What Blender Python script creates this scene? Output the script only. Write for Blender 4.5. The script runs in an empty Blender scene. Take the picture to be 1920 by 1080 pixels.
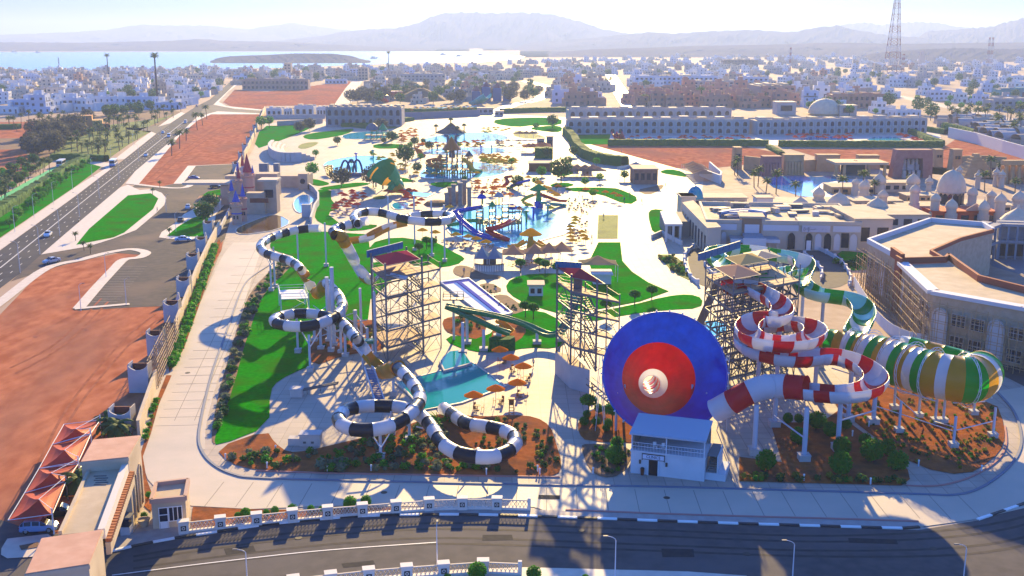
import bpy, math, random
from math import sin, cos, pi, radians as R, sqrt, atan2
from mathutils import Vector as V, Matrix
random.seed(7)
S = bpy.context.scene
COL = S.collection
# ---------------------------------------------------------------- camera, sky, sun
CH, FPX, YH = 56.0, 2041.0, 72.0          # camera height, focal length and horizon row (1920 wide frame)
TH = math.atan((540 - YH) / FPX)
cam = bpy.data.cameras.new('camera'); camo = bpy.data.objects.new('camera', cam); COL.objects.link(camo)
camo.location = (0, 0, CH); camo.rotation_euler = (pi / 2 - TH, 0, 0)
cam.sensor_width = 36; cam.lens = FPX / 1920 * 36; cam.clip_start = 1; cam.clip_end = 60000
S.camera = camo
SUN_EL, SUN_AZ = R(16), R(4.6)            # azimuth measured clockwise from the view direction +Y
w = bpy.data.worlds.new('World'); S.world = w; w.use_nodes = True
nt = w.node_tree
for n in list(nt.nodes): nt.nodes.remove(n)
sky = nt.nodes.new('ShaderNodeTexSky'); sky.sky_type = 'NISHITA'; sky.sun_disc = False
sky.sun_elevation = SUN_EL; sky.sun_rotation = SUN_AZ
sky.air_density = 0.75; sky.dust_density = 0.4; sky.ozone_density = 4.0; sky.altitude = 0
bg = nt.nodes.new('ShaderNodeBackground'); bg.inputs[1].default_value = 0.09
wo = nt.nodes.new('ShaderNodeOutputWorld')
tint = nt.nodes.new('ShaderNodeMix'); tint.data_type = 'RGBA'; tint.blend_type = 'MULTIPLY'; tint.inputs[0].default_value = 1
tint.inputs[7].default_value = (.58, .96, 1.55, 1)
nt.links.new(sky.outputs[0], tint.inputs[6])
# sky colour dimmed by hand in its lowest few degrees, all round the horizon
tc = nt.nodes.new('ShaderNodeTexCoord'); sx = nt.nodes.new('ShaderNodeSeparateXYZ'); mr = nt.nodes.new('ShaderNodeMapRange'); mr.interpolation_type = 'SMOOTHSTEP'
mr.inputs[1].default_value = .02; mr.inputs[2].default_value = .16; mr.inputs[3].default_value = .2; mr.inputs[4].default_value = 1
low = nt.nodes.new('ShaderNodeMix'); low.data_type = 'RGBA'; low.blend_type = 'MULTIPLY'; low.inputs[0].default_value = 1
nt.links.new(tc.outputs['Generated'], sx.inputs[0]); nt.links.new(sx.outputs[2], mr.inputs[0]); nt.links.new(tint.outputs[2], low.inputs[6]); nt.links.new(mr.outputs[0], low.inputs[7]); nt.links.new(low.outputs[2], bg.inputs[0]); nt.links.new(bg.outputs[0], wo.inputs[0])
sl = bpy.data.lights.new('sun', 'SUN'); sl.energy = 5.0; sl.angle = R(0.55); sl.color = (1.0, 0.715, 0.28)
slo = bpy.data.objects.new('sun', sl); COL.objects.link(slo)
d = V((sin(SUN_AZ) * cos(SUN_EL), cos(SUN_AZ) * cos(SUN_EL), sin(SUN_EL)))
slo.rotation_euler = d.to_track_quat('Z', 'Y').to_euler(); slo.location = (0, 0, 200)
S.view_settings.view_transform = 'Standard'; S.view_settings.look = 'None'
S.view_settings.exposure = 1.68; S.view_settings.gamma = 1.0
S.cycles.max_bounces = 6; S.cycles.diffuse_bounces = 3; S.cycles.glossy_bounces = 3
S.cycles.transparent_max_bounces = 8; S.cycles.volume_bounces = 0
S.cycles.caustics_reflective = False; S.cycles.caustics_refractive = False

# ---------------------------------------------------------------- from a pixel of the photograph to a point of the place
ST, CT = sin(TH), cos(TH)
def ray(x, y):
 u, v = (x - 960) / FPX, (y - 540) / FPX
 return V((u, CT - v * ST, -ST - v * CT))
def P(x, y, z=0.0):
 r = ray(x, y); t = (z - CH) / r.z
 return V((r.x * t, r.y * t, z))
def PY(x, y, Y):
 r = ray(x, y); t = Y / r.y
 return V((r.x * t, Y, CH + r.z * t))
def HT(bx, by, ty, z0=0.0):               # height of what stands at pixel (bx,by) and reaches row ty
 return PY(bx, ty, P(bx, by, z0).y).z
def PXM(y):                               # metres per pixel across, at the ground in row y
 return CH / (CT * (y - YH))

# ---------------------------------------------------------------- materials
MATS = {}
def mat(name, c, rough=0.7, c2=None, scale=0.5, spec=0.22, metal=0.0, bump=0.0, bscale=None, detail=4, lo=0.35, hi=0.65, c3=None, s3=0.05, lo3=.45, hi3=.7, stretch=None):
 """Principled; colour runs from c to c2 with a noise in world metres, and to c3 with a second, wider one"""
 if name in MATS: return MATS[name]
 m = bpy.data.materials.new(name); m.use_nodes = True
 t = m.node_tree; b = t.nodes['Principled BSDF']
 b.inputs['Base Color'].default_value = (*c, 1); b.inputs['Roughness'].default_value = rough
 b.inputs['Metallic'].default_value = metal; b.inputs['Specular IOR Level'].default_value = spec
 if c2 or bump or c3:
  g = t.nodes.new('ShaderNodeNewGeometry'); src = g.outputs['Position']
  if stretch:
   mp = t.nodes.new('ShaderNodeMapping'); mp.inputs['Scale'].default_value = stretch[:3]
   mp.inputs['Rotation'].default_value = (0, 0, stretch[3] if len(stretch) > 3 else 0)
   t.links.new(src, mp.inputs[0]); src = mp.outputs[0]
 out = None
 def noise(sc, dt):
  n = t.nodes.new('ShaderNodeTexNoise'); n.inputs['Scale'].default_value = sc; n.inputs['Detail'].default_value = dt
  t.links.new(src, n.inputs['Vector']); return n.outputs[0]
 if c2:
  r = t.nodes.new('ShaderNodeValToRGB'); r.color_ramp.elements[0].position = lo; r.color_ramp.elements[1].position = hi
  r.color_ramp.elements[0].color = (*c, 1); r.color_ramp.elements[1].color = (*c2, 1)
  t.links.new(noise(scale, detail), r.inputs[0]); out = r.outputs[0]
 if c3:
  mx = t.nodes.new('ShaderNodeMix'); mx.data_type = 'RGBA'
  mr = t.nodes.new('ShaderNodeMapRange'); mr.inputs[1].default_value = lo3; mr.inputs[2].default_value = hi3
  t.links.new(noise(s3, 5), mr.inputs[0]); t.links.new(mr.outputs[0], mx.inputs[0])
  if out: t.links.new(out, mx.inputs[6])
  else: mx.inputs[6].default_value = (*c, 1)
  mx.inputs[7].default_value = (*c3, 1); out = mx.outputs[2]
 if out: t.links.new(out, b.inputs['Base Color'])
 if bump:
  bp = t.nodes.new('ShaderNodeBump'); bp.inputs['Strength'].default_value = bump; bp.inputs['Distance'].default_value = 0.1
  t.links.new(noise(bscale or scale * 3, 5), bp.inputs['Height']); t.links.new(bp.outputs[0], b.inputs['Normal'])
 MATS[name] = m
 return m

def translucent(m, f):
 """thin sheet: a share f of the light goes through"""
 t = m.node_tree; b = t.nodes['Principled BSDF']; tr = t.nodes.new('ShaderNodeBsdfTranslucent'); mx = t.nodes.new('ShaderNodeMixShader'); mx.inputs[0].default_value = f
 k = b.inputs['Base Color']
 if k.links: t.links.new(k.links[0].from_socket, tr.inputs[0])
 else: tr.inputs[0].default_value = k.default_value
 t.links.new(b.outputs[0], mx.inputs[1]); t.links.new(tr.outputs[0], mx.inputs[2]); t.links.new(mx.outputs[0], t.nodes['Material Output'].inputs[0]); return m
# ---------------------------------------------------------------- mesh builder
class MB:
 def __init__(s): s.v = []; s.f = []; s.mi = []; s.cur = 0
 def add(s, vs, fs):
  o = len(s.v); s.v.extend([tuple(p) for p in vs]); s.f.extend([tuple(i + o for i in f) for f in fs]); s.mi.extend([s.cur] * len(fs)); return s
 def face(s, *pts): return s.add(pts, [tuple(range(len(pts)))])
 def hexa(s, b, t):                     # bottom 4, top 4, counterclockwise from above
  return s.add(list(b) + list(t), [(3, 2, 1, 0), (4, 5, 6, 7), (0, 1, 5, 4), (1, 2, 6, 5), (2, 3, 7, 6), (3, 0, 4, 7)])
 def box(s, x0, y0, z0, x1, y1, z1, F=None):
  c = [(x0, y0), (x1, y0), (x1, y1), (x0, y1)]
  b = [V((x, y, z0)) for x, y in c]; t = [V((x, y, z1)) for x, y in c]
  if F: b = [F @ p for p in b]; t = [F @ p for p in t]
  return s.hexa(b, t)
 def prism(s, poly, z0, z1, bottom=False):
  n = len(poly); b = [V((p[0], p[1], z0)) for p in poly]; t = [V((p[0], p[1], z1)) for p in poly]
  fs = [tuple(range(n, 2 * n))] + [(i, (i + 1) % n, n + (i + 1) % n, n + i) for i in range(n)]
  if bottom: fs.append(tuple(range(n - 1, -1, -1)))
  return s.add(b + t, fs)
 def bar(s, p, q, r, n=6, r2=None, caps=True):
  p, q = V(p), V(q); d = q - p
  if d.length < 1e-6: return s
  d.normalize(); a = d.orthogonal().normalized(); b = d.cross(a)
  r2 = r if r2 is None else r2; vs = []
  for c, rr in ((p, r), (q, r2)):
   for i in range(n):
    t = 2 * pi * (i + .5) / n; vs.append(c + a * (rr * cos(t)) + b * (rr * sin(t)))
  fs = [(i, (i + 1) % n, n + (i + 1) % n, n + i) for i in range(n)]
  if caps: fs += [tuple(range(n - 1, -1, -1)), tuple(range(n, 2 * n))]
  return s.add(vs, fs)
 def beam(s, p, q, w, h=None, up=(0, 0, 1)):    # rectangular bar
  p, q = V(p), V(q); d = (q - p)
  if d.length < 1e-6: return s
  d.normalize(); up = V(up); a = d.cross(up)
  if a.length < 1e-3: a = d.cross(V((1, 0, 0)))
  a.normalize(); b = a.cross(d); h = h or w; a *= w / 2; b *= h / 2
  return s.hexa([p - a - b, p + a - b, q + a - b, q - a - b], [p - a + b, p + a + b, q + a + b, q - a + b])
 def lathe(s, c, prof, n=16, caps=True, a0=0.0):
  c = V(c); vs = []; fs = []
  for r, z in prof:
   for i in range(n):
    t = 2 * pi * i / n + a0; vs.append(c + V((r * cos(t), r * sin(t), z)))
  for k in range(len(prof) - 1):
   for i in range(n):
    j = (i + 1) % n; fs.append((k * n + i, k * n + j, k * n + n + j, k * n + n + i))
  if caps:
   fs.append(tuple(range(n - 1, -1, -1))); o = (len(prof) - 1) * n; fs.append(tuple(range(o, o + n)))
  return s.add(vs, fs)
 def sweep(s, path, sect, closed=True, ups=None, tans=None):
  """sect(i) -> list of (across, up) for point i of the path"""
  rings = []; N = len(path)
  for i, p in enumerate(path):
   t = V(tans[i]) if tans else (V(path[min(i + 1, N - 1)]) - V(path[max(i - 1, 0)])).normalized()
   up = V(ups[i]) if ups else V((0, 0, 1))
   a = t.cross(up); a = a.normalized() if a.length > 1e-4 else V((1, 0, 0)); b = a.cross(t)
   rings.append([V(p) + a * u + b * v for u, v in sect(i)])
  n = len(rings[0]); vs = [q for r in rings for q in r]; fs = []
  for i in range(N - 1):
   for j in range(n if closed else n - 1):
    k = (j + 1) % n; fs.append((i * n + j, i * n + k, i * n + n + k, i * n + n + j))
  return s.add(vs, fs)
 def mesh(s, name, mats, smooth=False):
  m = bpy.data.meshes.new(name); m.from_pydata([tuple(v) for v in s.v], [], s.f)
  for x in (mats if isinstance(mats, (list, tuple)) else [mats]): m.materials.append(x)
  if any(s.mi): m.polygons.foreach_set('material_index', s.mi)
  if smooth: m.polygons.foreach_set('use_smooth', [True] * len(s.f))
  m.update(); return m
 def build(s, name, mats, parent=None, smooth=False, **k):
  return link(name, s.mesh(name, mats, smooth), parent, **k)
def tag(o, label=None, cat=None, group=None, kind=None):
 if label: o['label'] = label
 if cat: o['category'] = cat
 if group: o['group'] = group
 if kind: o['kind'] = kind
 return o
def link(name, data, parent=None, label=None, cat=None, group=None, kind=None, loc=None, rz=None, sc=None):
 o = bpy.data.objects.new(name, data); COL.objects.link(o)
 if parent is not None: o.parent = parent
 if loc is not None: o.location = loc
 if rz is not None: o.rotation_euler = (0, 0, rz)
 if sc is not None: o.scale = (sc, sc, sc) if not hasattr(sc, '__len__') else sc
 return tag(o, label, cat, group, kind)
def thing(name, label, cat, loc=(0, 0, 0), rz=0.0, group=None, sc=None):
 return link(name, None, None, label, cat, group, None, loc, rz, sc)
def kids(o): return [c for c in KID.get(o.name, [])]
KID = {}
def copy_tree(o, loc=None, rz=None, label=None, group=None, sc=None, parent=None):
 c = o.copy(); COL.objects.link(c)
 if parent: c.parent = parent
 if loc is not None: c.location = loc
 if rz is not None: c.rotation_euler = (0, 0, rz)
 if sc is not None: c.scale = (sc, sc, sc) if not hasattr(sc, '__len__') else sc
 if label: c['label'] = label
 if group: c['group'] = group
 for ch in list(o.children): copy_tree(ch, parent=c)
 return c
def smooth_poly(pts, it=2):
 for _ in range(it):
  o = []
  for i in range(len(pts)):
   a, b = pts[i], pts[(i + 1) % len(pts)]
   o += [(a[0] * .75 + b[0] * .25, a[1] * .75 + b[1] * .25), (a[0] * .25 + b[0] * .75, a[1] * .25 + b[1] * .75)]
  pts = o
 return pts
def crom(pts, step=8):                    # Catmull-Rom through points of any dimension
 out = []; n = len(pts)
 for i in range(n - 1):
  p0, p1, p2, p3 = [V(pts[max(0, min(n - 1, k))]) for k in (i - 1, i, i + 1, i + 2)]
  for k in range(step):
   t = k / step
   out.append(0.5 * ((2 * p1) + (p2 - p0) * t + (2 * p0 - 5 * p1 + 4 * p2 - p3) * t * t + (3 * p1 - p0 - 3 * p2 + p3) * t ** 3))
 out.append(V(pts[-1])); return out
def resample(path, step):
 out = [V(path[0])]; acc = 0
 L = [0]
 for a, b in zip(path, path[1:]): L.append(L[-1] + (V(b) - V(a)).length)
 n = max(2, int(round(L[-1] / step))); j = 0
 for i in range(1, n + 1):
  s = L[-1] * i / n
  while j < len(L) - 2 and L[j + 1] < s: j += 1
  f = (s - L[j]) / max(1e-9, L[j + 1] - L[j]); out.append(V(path[j]).lerp(V(path[j + 1]), min(1, f)))
 return out
def ccw(poly):
 a = sum(p[0] * q[1] - q[0] * p[1] for p, q in zip(poly, poly[1:] + poly[:1]))
 return poly if a > 0 else poly[::-1]
def sheet(name, px, m, z=0.02, sm=0, kind='structure', h=0.0, world=False):
 """flat piece of ground; px in pixels; h > 0 gives it a kerb-high edge"""
 if sm: px = smooth_poly(px, sm)
 pts = ccw([tuple(p)[:2] if world else tuple(P(*p))[:2] for p in px])
 b = MB()
 if h: b.prism(pts, 0, z + h)
 else: b.add([(x, y, z) for x, y in pts], [tuple(range(len(pts)))])
 o = b.build(name, m); o['kind'] = kind; return o
def ribbon(name, px, width, m, z=0.04, h=0.0, sm=6, kind='structure', world=False):
 pts = [V((p[0], p[1], 0)) if world else P(*p[:2]) for p in px]
 if sm: pts = crom(pts, sm)
 b = MB(); N = len(pts); L = []; Rr = []
 for i, p in enumerate(pts):
  t = (pts[min(i + 1, N - 1)] - pts[max(0, i - 1)]); t.z = 0; t.normalize(); a = V((t.y, -t.x, 0)) * width / 2
  L.append(p - a); Rr.append(p + a)
 z1 = z + h
 for i in range(N - 1):
  q = [Rr[i], Rr[i + 1], L[i + 1], L[i]]
  b.add([(v.x, v.y, z1) for v in q], [(0, 1, 2, 3)])
  if h:
   for k, j in ((0, 1), (2, 3)): b.add([(q[k].x, q[k].y, 0), (q[j].x, q[j].y, 0), (q[j].x, q[j].y, z1), (q[k].x, q[k].y, z1)], [(0, 1, 2, 3)])
 o = b.build(name, m); o['kind'] = kind; return o
ORD = 'first second third fourth fifth sixth seventh eighth ninth tenth eleventh twelfth thirteenth fourteenth fifteenth sixteenth seventeenth eighteenth nineteenth'.split()
ORD += [w if i == 0 else t + ' ' + ORD[i - 1] for t, w in (('twenty', 'twentieth'), ('thirty', 'thirtieth'), ('forty', 'fortieth'), ('fifty', 'fiftieth'), ('sixty', 'sixtieth'), ('seventy', 'seventieth')) for i in range(10)]
def placed(pts, per=11):
 """adds to each (x, y) where it stands among its like: rows counted from the nearest"""
 q = sorted(pts, key=lambda p: -p[1]); n = max(1, -(-len(q) // per)); k = -(-len(q) // n); out = []
 for r in range(n):
  row = sorted(q[r * k:(r + 1) * k])
  for i, p in enumerate(row): out.append((p[0], p[1], '%s from left%s' % (ORD[i], '' if n == 1 else ', nearest row' if r == 0 else ', %s row' % ORD[r])))
 return out
def frame(o, ang):                        # local frame at o turned by ang about z
 return Matrix.Translation(V(o)) @ Matrix.Rotation(ang, 4, 'Z')
# ================================================================ the ground
CONC = mat('concrete_road', (.50, .43, .34), .62, (.54, .45, .36), .35, spec=.15, bump=.05, c3=(.44, .38, .31), s3=.06)
PAVE = mat('park_paving', (.40, .33, .27), .7, (.46, .38, .31), .4, spec=.12, bump=.04, c3=(.5, .41, .33), s3=.05)
def paving_joints(m, L, dark):                  # a square grid of joints, a little darker and recessed
 t = m.node_tree; b = t.nodes['Principled BSDF']; g = t.nodes.new('ShaderNodeNewGeometry'); br = t.nodes.new('ShaderNodeTexBrick'); br.offset = 0; br.inputs['Scale'].default_value = 1
 br.inputs['Brick Width'].default_value = L; br.inputs['Row Height'].default_value = L; br.inputs['Mortar Size'].default_value = .06; br.inputs['Color1'].default_value = (1, 1, 1, 1); br.inputs['Color2'].default_value = (.86, .88, .9, 1); br.inputs['Mortar'].default_value = (dark, dark, dark, 1)
 t.links.new(g.outputs['Position'], br.inputs['Vector']); mx = t.nodes.new('ShaderNodeMix'); mx.data_type = 'RGBA'; mx.blend_type = 'MULTIPLY'; mx.inputs[0].default_value = 1
 t.links.new(b.inputs['Base Color'].links[0].from_socket, mx.inputs[6]); t.links.new(br.outputs['Color'], mx.inputs[7]); t.links.new(mx.outputs[2], b.inputs['Base Color'])
paving_joints(PAVE, 2.2, .68)
SIDE = mat('sidewalk_paving', (.55, .47, .39), .7, (.62, .54, .45), .8, spec=.3)
ASPH = mat('asphalt', (.072, .066, .068), .9, (.10, .09, .088), .6, spec=.12, bump=.1, bscale=6, c3=(.11, .10, .10), s3=.08)
HWAY = mat('highway_asphalt', (.030, .036, .055), .9, (.045, .05, .072), .3, spec=.05, c3=(.06, .062, .075), s3=.05)
ASPH2 = mat('car_park_asphalt', (.06, .055, .06), .9, (.09, .08, .08), .5, spec=.05, bump=.1, bscale=6, c3=(.15, .11, .09), s3=.05)
DIRT = mat('red_dirt', (.36, .12, .058), .95, (.54, .21, .105), .35, spec=.0, bump=.5, bscale=1.2, c3=(.30, .14, .09), s3=.045, stretch=(1, .45, 1, .5))
SAND = mat('sandy_ground', (.36, .25, .18), .95, (.46, .34, .25), .02, spec=.1, c3=(.28, .19, .14), s3=.004)
SOIL = mat('red_soil', (.28, .095, .03), .95, (.37, .13, .045), .9, spec=.0, bump=.7, bscale=3, c3=(.15, .075, .045), s3=.25)
SOIL2 = mat('brown_soil', (.16, .10, .07), .95, (.22, .13, .08), .9, spec=.1, bump=.7, bscale=3)
LAWN = mat('lawn_grass', (.010, .20, .001), .9, (.018, .29, .002), 1.4, spec=.0, bump=.5, bscale=9, c3=(.05, .15, .006), s3=.16)
LAWN2 = mat('dry_lawn_grass', (.09, .15, .02), .9, (.13, .19, .025), .9, spec=.12, bump=.8, bscale=9, c3=(.06, .11, .02), s3=.1)
WHITE = mat('white_paint', (.8, .8, .78), .6)
BLACK = mat('black_paint', (.03, .03, .035), .6)
def water(name, c, rough=.06, bump=.25, sc=1.2):
 m = mat(name, c, rough, spec=.3, bump=bump, bscale=sc); return m
SEA = water('sea_water', (.10, .24, .34), .25, .6, .05)
POOL = mat('pool_water', (.0, .27, .25), .08, spec=.03, bump=.12, bscale=1.3)
LAGOON = mat('lagoon_water', (.02, .42, .52), .08, spec=.12, bump=.2, bscale=1.0)
BLUEPOOL = water('blue_pool_water', (.02, .20, .55), .08, .2, 1.0)

sheet('desert_ground', [(-16000, -4000), (16000, -4000), (16000, 15000), (-16000, 15000)], SAND, 0, world=True)
sheet('sea', [(-900, 97.6), (0, 97.5), (480, 97), (700, 96.5), (850, 96.5), (930, 101), (985, 106), (975, 111), (900, 117), (760, 119), (640, 123), (560, 127), (430, 129), (200, 131), (0, 134), (-900, 140)], SEA, .3)
# highway, streets, car park
sheet('dirt_field', [(-260, 1500), (-700, 640), (-100, 640), (0, 590), (80, 507), (150, 490), (245, 470), (300, 440), (420, 440), (415, 470), (330, 620), (262, 760), (235, 870), (120, 1060), (60, 1200)], DIRT, .02)
sheet('dirt_lot', [(258, 345), (335, 255), (370, 225), (395, 214), (487, 214), (470, 250), (442, 307), (440, 330), (355, 350), (330, 353), (300, 351)], DIRT, .04)
sheet('dirt_plot', [(418, 192), (440, 168), (500, 172), (656, 152), (664, 165), (642, 197), (500, 199), (490, 205), (440, 203)], DIRT, .04)
sheet('highway', [(-300, 690), (-120, 560), (0, 470), (143, 367), (207, 318), (233, 299), (293, 251), (320, 231), (347, 213), (367, 200), (393, 187), (430, 155), (446, 142), (456, 147), (440, 158), (400, 197), (380, 210), (367, 221), (333, 254), (253, 322), (225, 352), (147, 418), (77, 478), (35, 515), (0, 541), (-120, 650), (-300, 830)], HWAY, .05)
sheet('street', [(383, 201), (400, 196), (440, 204.5), (492, 208), (492, 212.5), (410, 211), (372, 217)], ASPH, .07)
sheet('street', [(236, 239), (262, 240), (322, 231), (293, 251), (262, 245), (236, 243)], ASPH, .07)
sheet('car_park', [(20, 528), (77, 478), (112, 470), (165, 461), (255, 430), (310, 372), (285, 352), (245, 352), (258, 344), (300, 350), (335, 343), (360, 312), (442, 308), (446, 345), (430, 440), (400, 470), (345, 555), (318, 574), (240, 577), (145, 583), (222, 496), (262, 478), (200, 473), (85, 507)], ASPH2, .05)
sheet('entry_road', [(-400, 985), (0, 975), (75, 1000), (190, 1005), (215, 1030), (190, 1200), (-400, 1500)], ASPH, .06)
# pale walks (kerb high)
sheet('sidewalk', [(235, 345), (253, 322), (333, 254), (372, 218), (408, 209), (487, 213), (487, 214.5), (396, 214.6), (371, 226), (336, 256), (259, 347)], SIDE, .12)
sheet('sidewalk', [(-300, 660), (-120, 535), (0, 448), (143, 350), (205, 312), (207, 318), (143, 367), (0, 470), (-120, 560), (-300, 690)], SIDE, .12)
sheet('sidewalk', [(212, 301), (233, 299), (293, 251), (284, 247), (262, 262)], SIDE, .12)
sheet('sidewalk', [(296, 238), (320, 231), (347, 213), (340, 210), (318, 222)], SIDE, .12)
sheet('sidewalk', [(400, 196.6), (441, 158), (446, 158), (428, 172), (410, 191), (424, 199), (490, 205.5), (490, 207.6), (440, 204)], SIDE, .12)
sheet('island_walk', [(77, 478), (147, 418), (225, 352), (240, 347), (262, 357), (285, 355), (303, 362), (312, 372), (308, 385), (293, 400), (255, 432), (213, 448), (165, 463), (112, 472)], SIDE, .13, sm=0)
sheet('island_lawn', [(143, 460), (167, 430), (240, 367), (283, 363), (297, 373), (287, 393), (233, 437), (213, 446)], LAWN, .16)
ribbon('curved_walk', [(-60, 610), (0, 568), (85, 505), (150, 488), (200, 475), (245, 468), (273, 474), (262, 483), (234, 487), (221, 497)], 2.7, SIDE, .14)
ribbon('lot_walk', [(226, 492), (185, 536), (148, 579)], 2.6, SIDE, .15, sm=0)
ribbon('lot_walk', [(140, 580), (243, 571)], 1.6, SIDE, .17, sm=0)
ribbon('lot_walk', [(360, 311), (334, 345)], 3.6, SIDE, .13, sm=0)
ribbon('lot_walk', [(360, 311.5), (438, 308)], 1.4, SIDE, .15, sm=0)
ribbon('lot_walk', [(256, 346), (300, 351), (330, 353), (350, 351), (362, 344)], 2.6, SIDE, .13)
sheet('island_walk', [(298, 446), (303, 436), (330, 418), (345, 402), (360, 394), (395, 372), (428, 356), (432, 372), (405, 402), (398, 446), (380, 450), (320, 449)], SIDE, .13)
sheet('island_lawn', [(313, 443), (335, 425), (360, 410), (392, 400), (385, 445)], LAWN, .16)
sheet('island_lawn', [(372, 372), (390, 360), (422, 354), (424, 366), (405, 374)], LAWN, .16)
# left verge: lawns, scrub land and palm groves
sheet('grove_ground', [(-500, 240), (0, 236), (300, 205), (345, 210), (296, 238), (250, 262), (195, 300), (120, 300), (-100, 420), (-500, 600)], SOIL2, .03)
sheet('dirt_yard', [(-300, 232), (95, 228), (150, 224), (120, 240), (70, 258), (-300, 268)], DIRT, .06)
sheet('dirt_yard', [(-300, 285), (40, 280), (60, 300), (30, 330), (-300, 340)], DIRT, .05)
sheet('verge_lawn', [(-300, 600), (-100, 445), (0, 375), (90, 330), (150, 298), (190, 313), (143, 349), (0, 446), (-120, 533), (-300, 650)], LAWN, .08)
sheet('verge_lawn', [(60, 320), (130, 260), (200, 235), (300, 222), (330, 214), (262, 245), (284, 246), (240, 272), (205, 297), (170, 300)], LAWN2, .07)
ribbon('green_cycle_track', [(-60, 410), (0, 378), (60, 343), (105, 318), (138, 300)], 5.5, mat('green_track_paint', (.02, .42, .16), .8, (.03, .5, .2), .5), .12)
ribbon('service_lane', [(-60, 380), (0, 365), (60, 335), (100, 312), (118, 297)], 6, mat('pale_lane', (.42, .3, .22), .9), .10)
sheet('slip_road', [(120, 300), (150, 297), (205, 306), (207, 318), (190, 313), (150, 302)], SIDE, .11)
# -------- the park floor
sheet('park_floor', [(262, 860), (330, 680), (415, 470), (430, 420), (446, 330), (475, 280), (497, 232), (560, 226), (700, 232), (930, 214), (1062, 220), (1075, 262), (1320, 330), (1300, 480), (1420, 660), (1480, 640), (1700, 640), (1990, 720), (2100, 860), (1990, 960), (1830, 985), (1720, 1000), (1000, 978), (620, 985), (300, 1040), (240, 1020), (225, 950)], PAVE, .06)
ribbon('ring_road', [(470, 455), (452, 480), (420, 560), (385, 640), (352, 720), (325, 800), (318, 850)], 9.5, CONC, .10)
sheet('ring_road', [(268, 850), (285, 790), (312, 740), (395, 712), (378, 790), (373, 830), (385, 856), (408, 878), (440, 892), (480, 898), (640, 903), (1006, 911), (1280, 916), (1700, 928), (1790, 930), (1840, 916), (1885, 884), (1910, 850), (1914, 815), (1900, 772), (1868, 735), (1960, 720), (2040, 800), (2060, 880), (1960, 945), (1832, 975), (1722, 990), (1280, 979), (1060, 970), (1000, 952), (620, 950), (470, 956), (360, 950), (300, 925), (277, 900), (267, 870)], CONC, .12)
# kerb line between ring road and walk
KERB = mat('grey_kerb', (.16, .18, .24), .7)
ribbon('kerb', [(512, 494), (470, 522), (452, 548), (430, 610), (410, 665), (395, 712), (379, 780), (373, 826), (384, 856), (408, 878), (440, 892), (480, 898), (640, 903), (1006, 911), (1280, 916), (1700, 928), (1790, 930), (1840, 916), (1885, 884), (1910, 850), (1914, 815), (1900, 772), (1868, 735)], .35, KERB, .14, h=.12)
PINKK = mat('pink_kerb', (.45, .20, .17), .8)
ribbon('kerb', [(1060, 958), (1280, 967), (1600, 976), (1722, 980)], .3, PINKK, .14, h=.1)
ribbon('kerb', [(480, 884), (640, 889), (1050, 896)], .25, PINKK, .14, h=.06)
ribbon('kerb', [(1700, 912), (1760, 912), (1820, 896), (1868, 866), (1886, 836), (1884, 800)], .25, PINKK, .14, h=.06)
sheet('bottom_road', [(190, 1046), (215, 1034), (300, 1016), (400, 1000), (500, 986), (600, 976), (700, 969), (850, 967), (1000, 970), (1280, 981), (1500, 988), (1722, 995), (1832, 977), (1960, 938), (2300, 860), (2500, 1000), (2100, 1500), (-200, 1500), (120, 1120)], ASPH, .08)
sheet('pavement', [(205, 1012), (335, 985), (345, 1000), (420, 985), (500, 972), (600, 962), (700, 956), (850, 955), (1000, 957), (1062, 960), (1280, 967), (1722, 981), (1728, 986), (1722, 992), (1500, 986), (1280, 979), (1000, 968), (850, 965), (700, 967), (600, 974), (500, 984), (400, 998), (300, 1014), (205, 1034)], mat('grey_pavement', (.32, .28, .26), .75, (.38, .34, .31), .8, spec=.3), .14)
ribbon('lane_marking', [(210, 1080), (400, 1056), (600, 1034), (820, 1018)], .16, WHITE, .10)
sheet('pavement', [(-100, 1300), (560, 1098), (700, 1084), (860, 1070), (985, 1066), (1290, 1074), (1400, 1082), (1400, 1400)], SIDE, .16)
# black and white kerb stones
def kerb_stones(px, name='kerb_stone', L=2.4):
 pts = resample(crom([P(*p) for p in px], 8), L)
 ms = [None, None]; root = thing('painted_kerb', None, None)
 for i in range(len(pts) - 1):
  b = MB(); a, c = pts[i], pts[i + 1]; g = (c - a).normalized() * .02
  b.beam(a + g + V((0, 0, .12)), c - g + V((0, 0, .12)), .42, .24)
  b.build(name, WHITE if i % 2 == 0 else BLACK, root)
 return root
tag(kerb_stones([(205, 1036), (300, 1016), (400, 1000), (500, 985.5), (600, 975.5), (700, 968.5), (850, 966.5), (1000, 969.5), (1280, 980), (1500, 987), (1700, 992.5), (1724, 990)]), 'long black and white painted kerb along the near road', 'kerb')
tag(kerb_stones([(1833, 976), (1880, 960), (1930, 942), (1990, 915)]), 'short black and white painted kerb at the right road bend', 'kerb')
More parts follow.
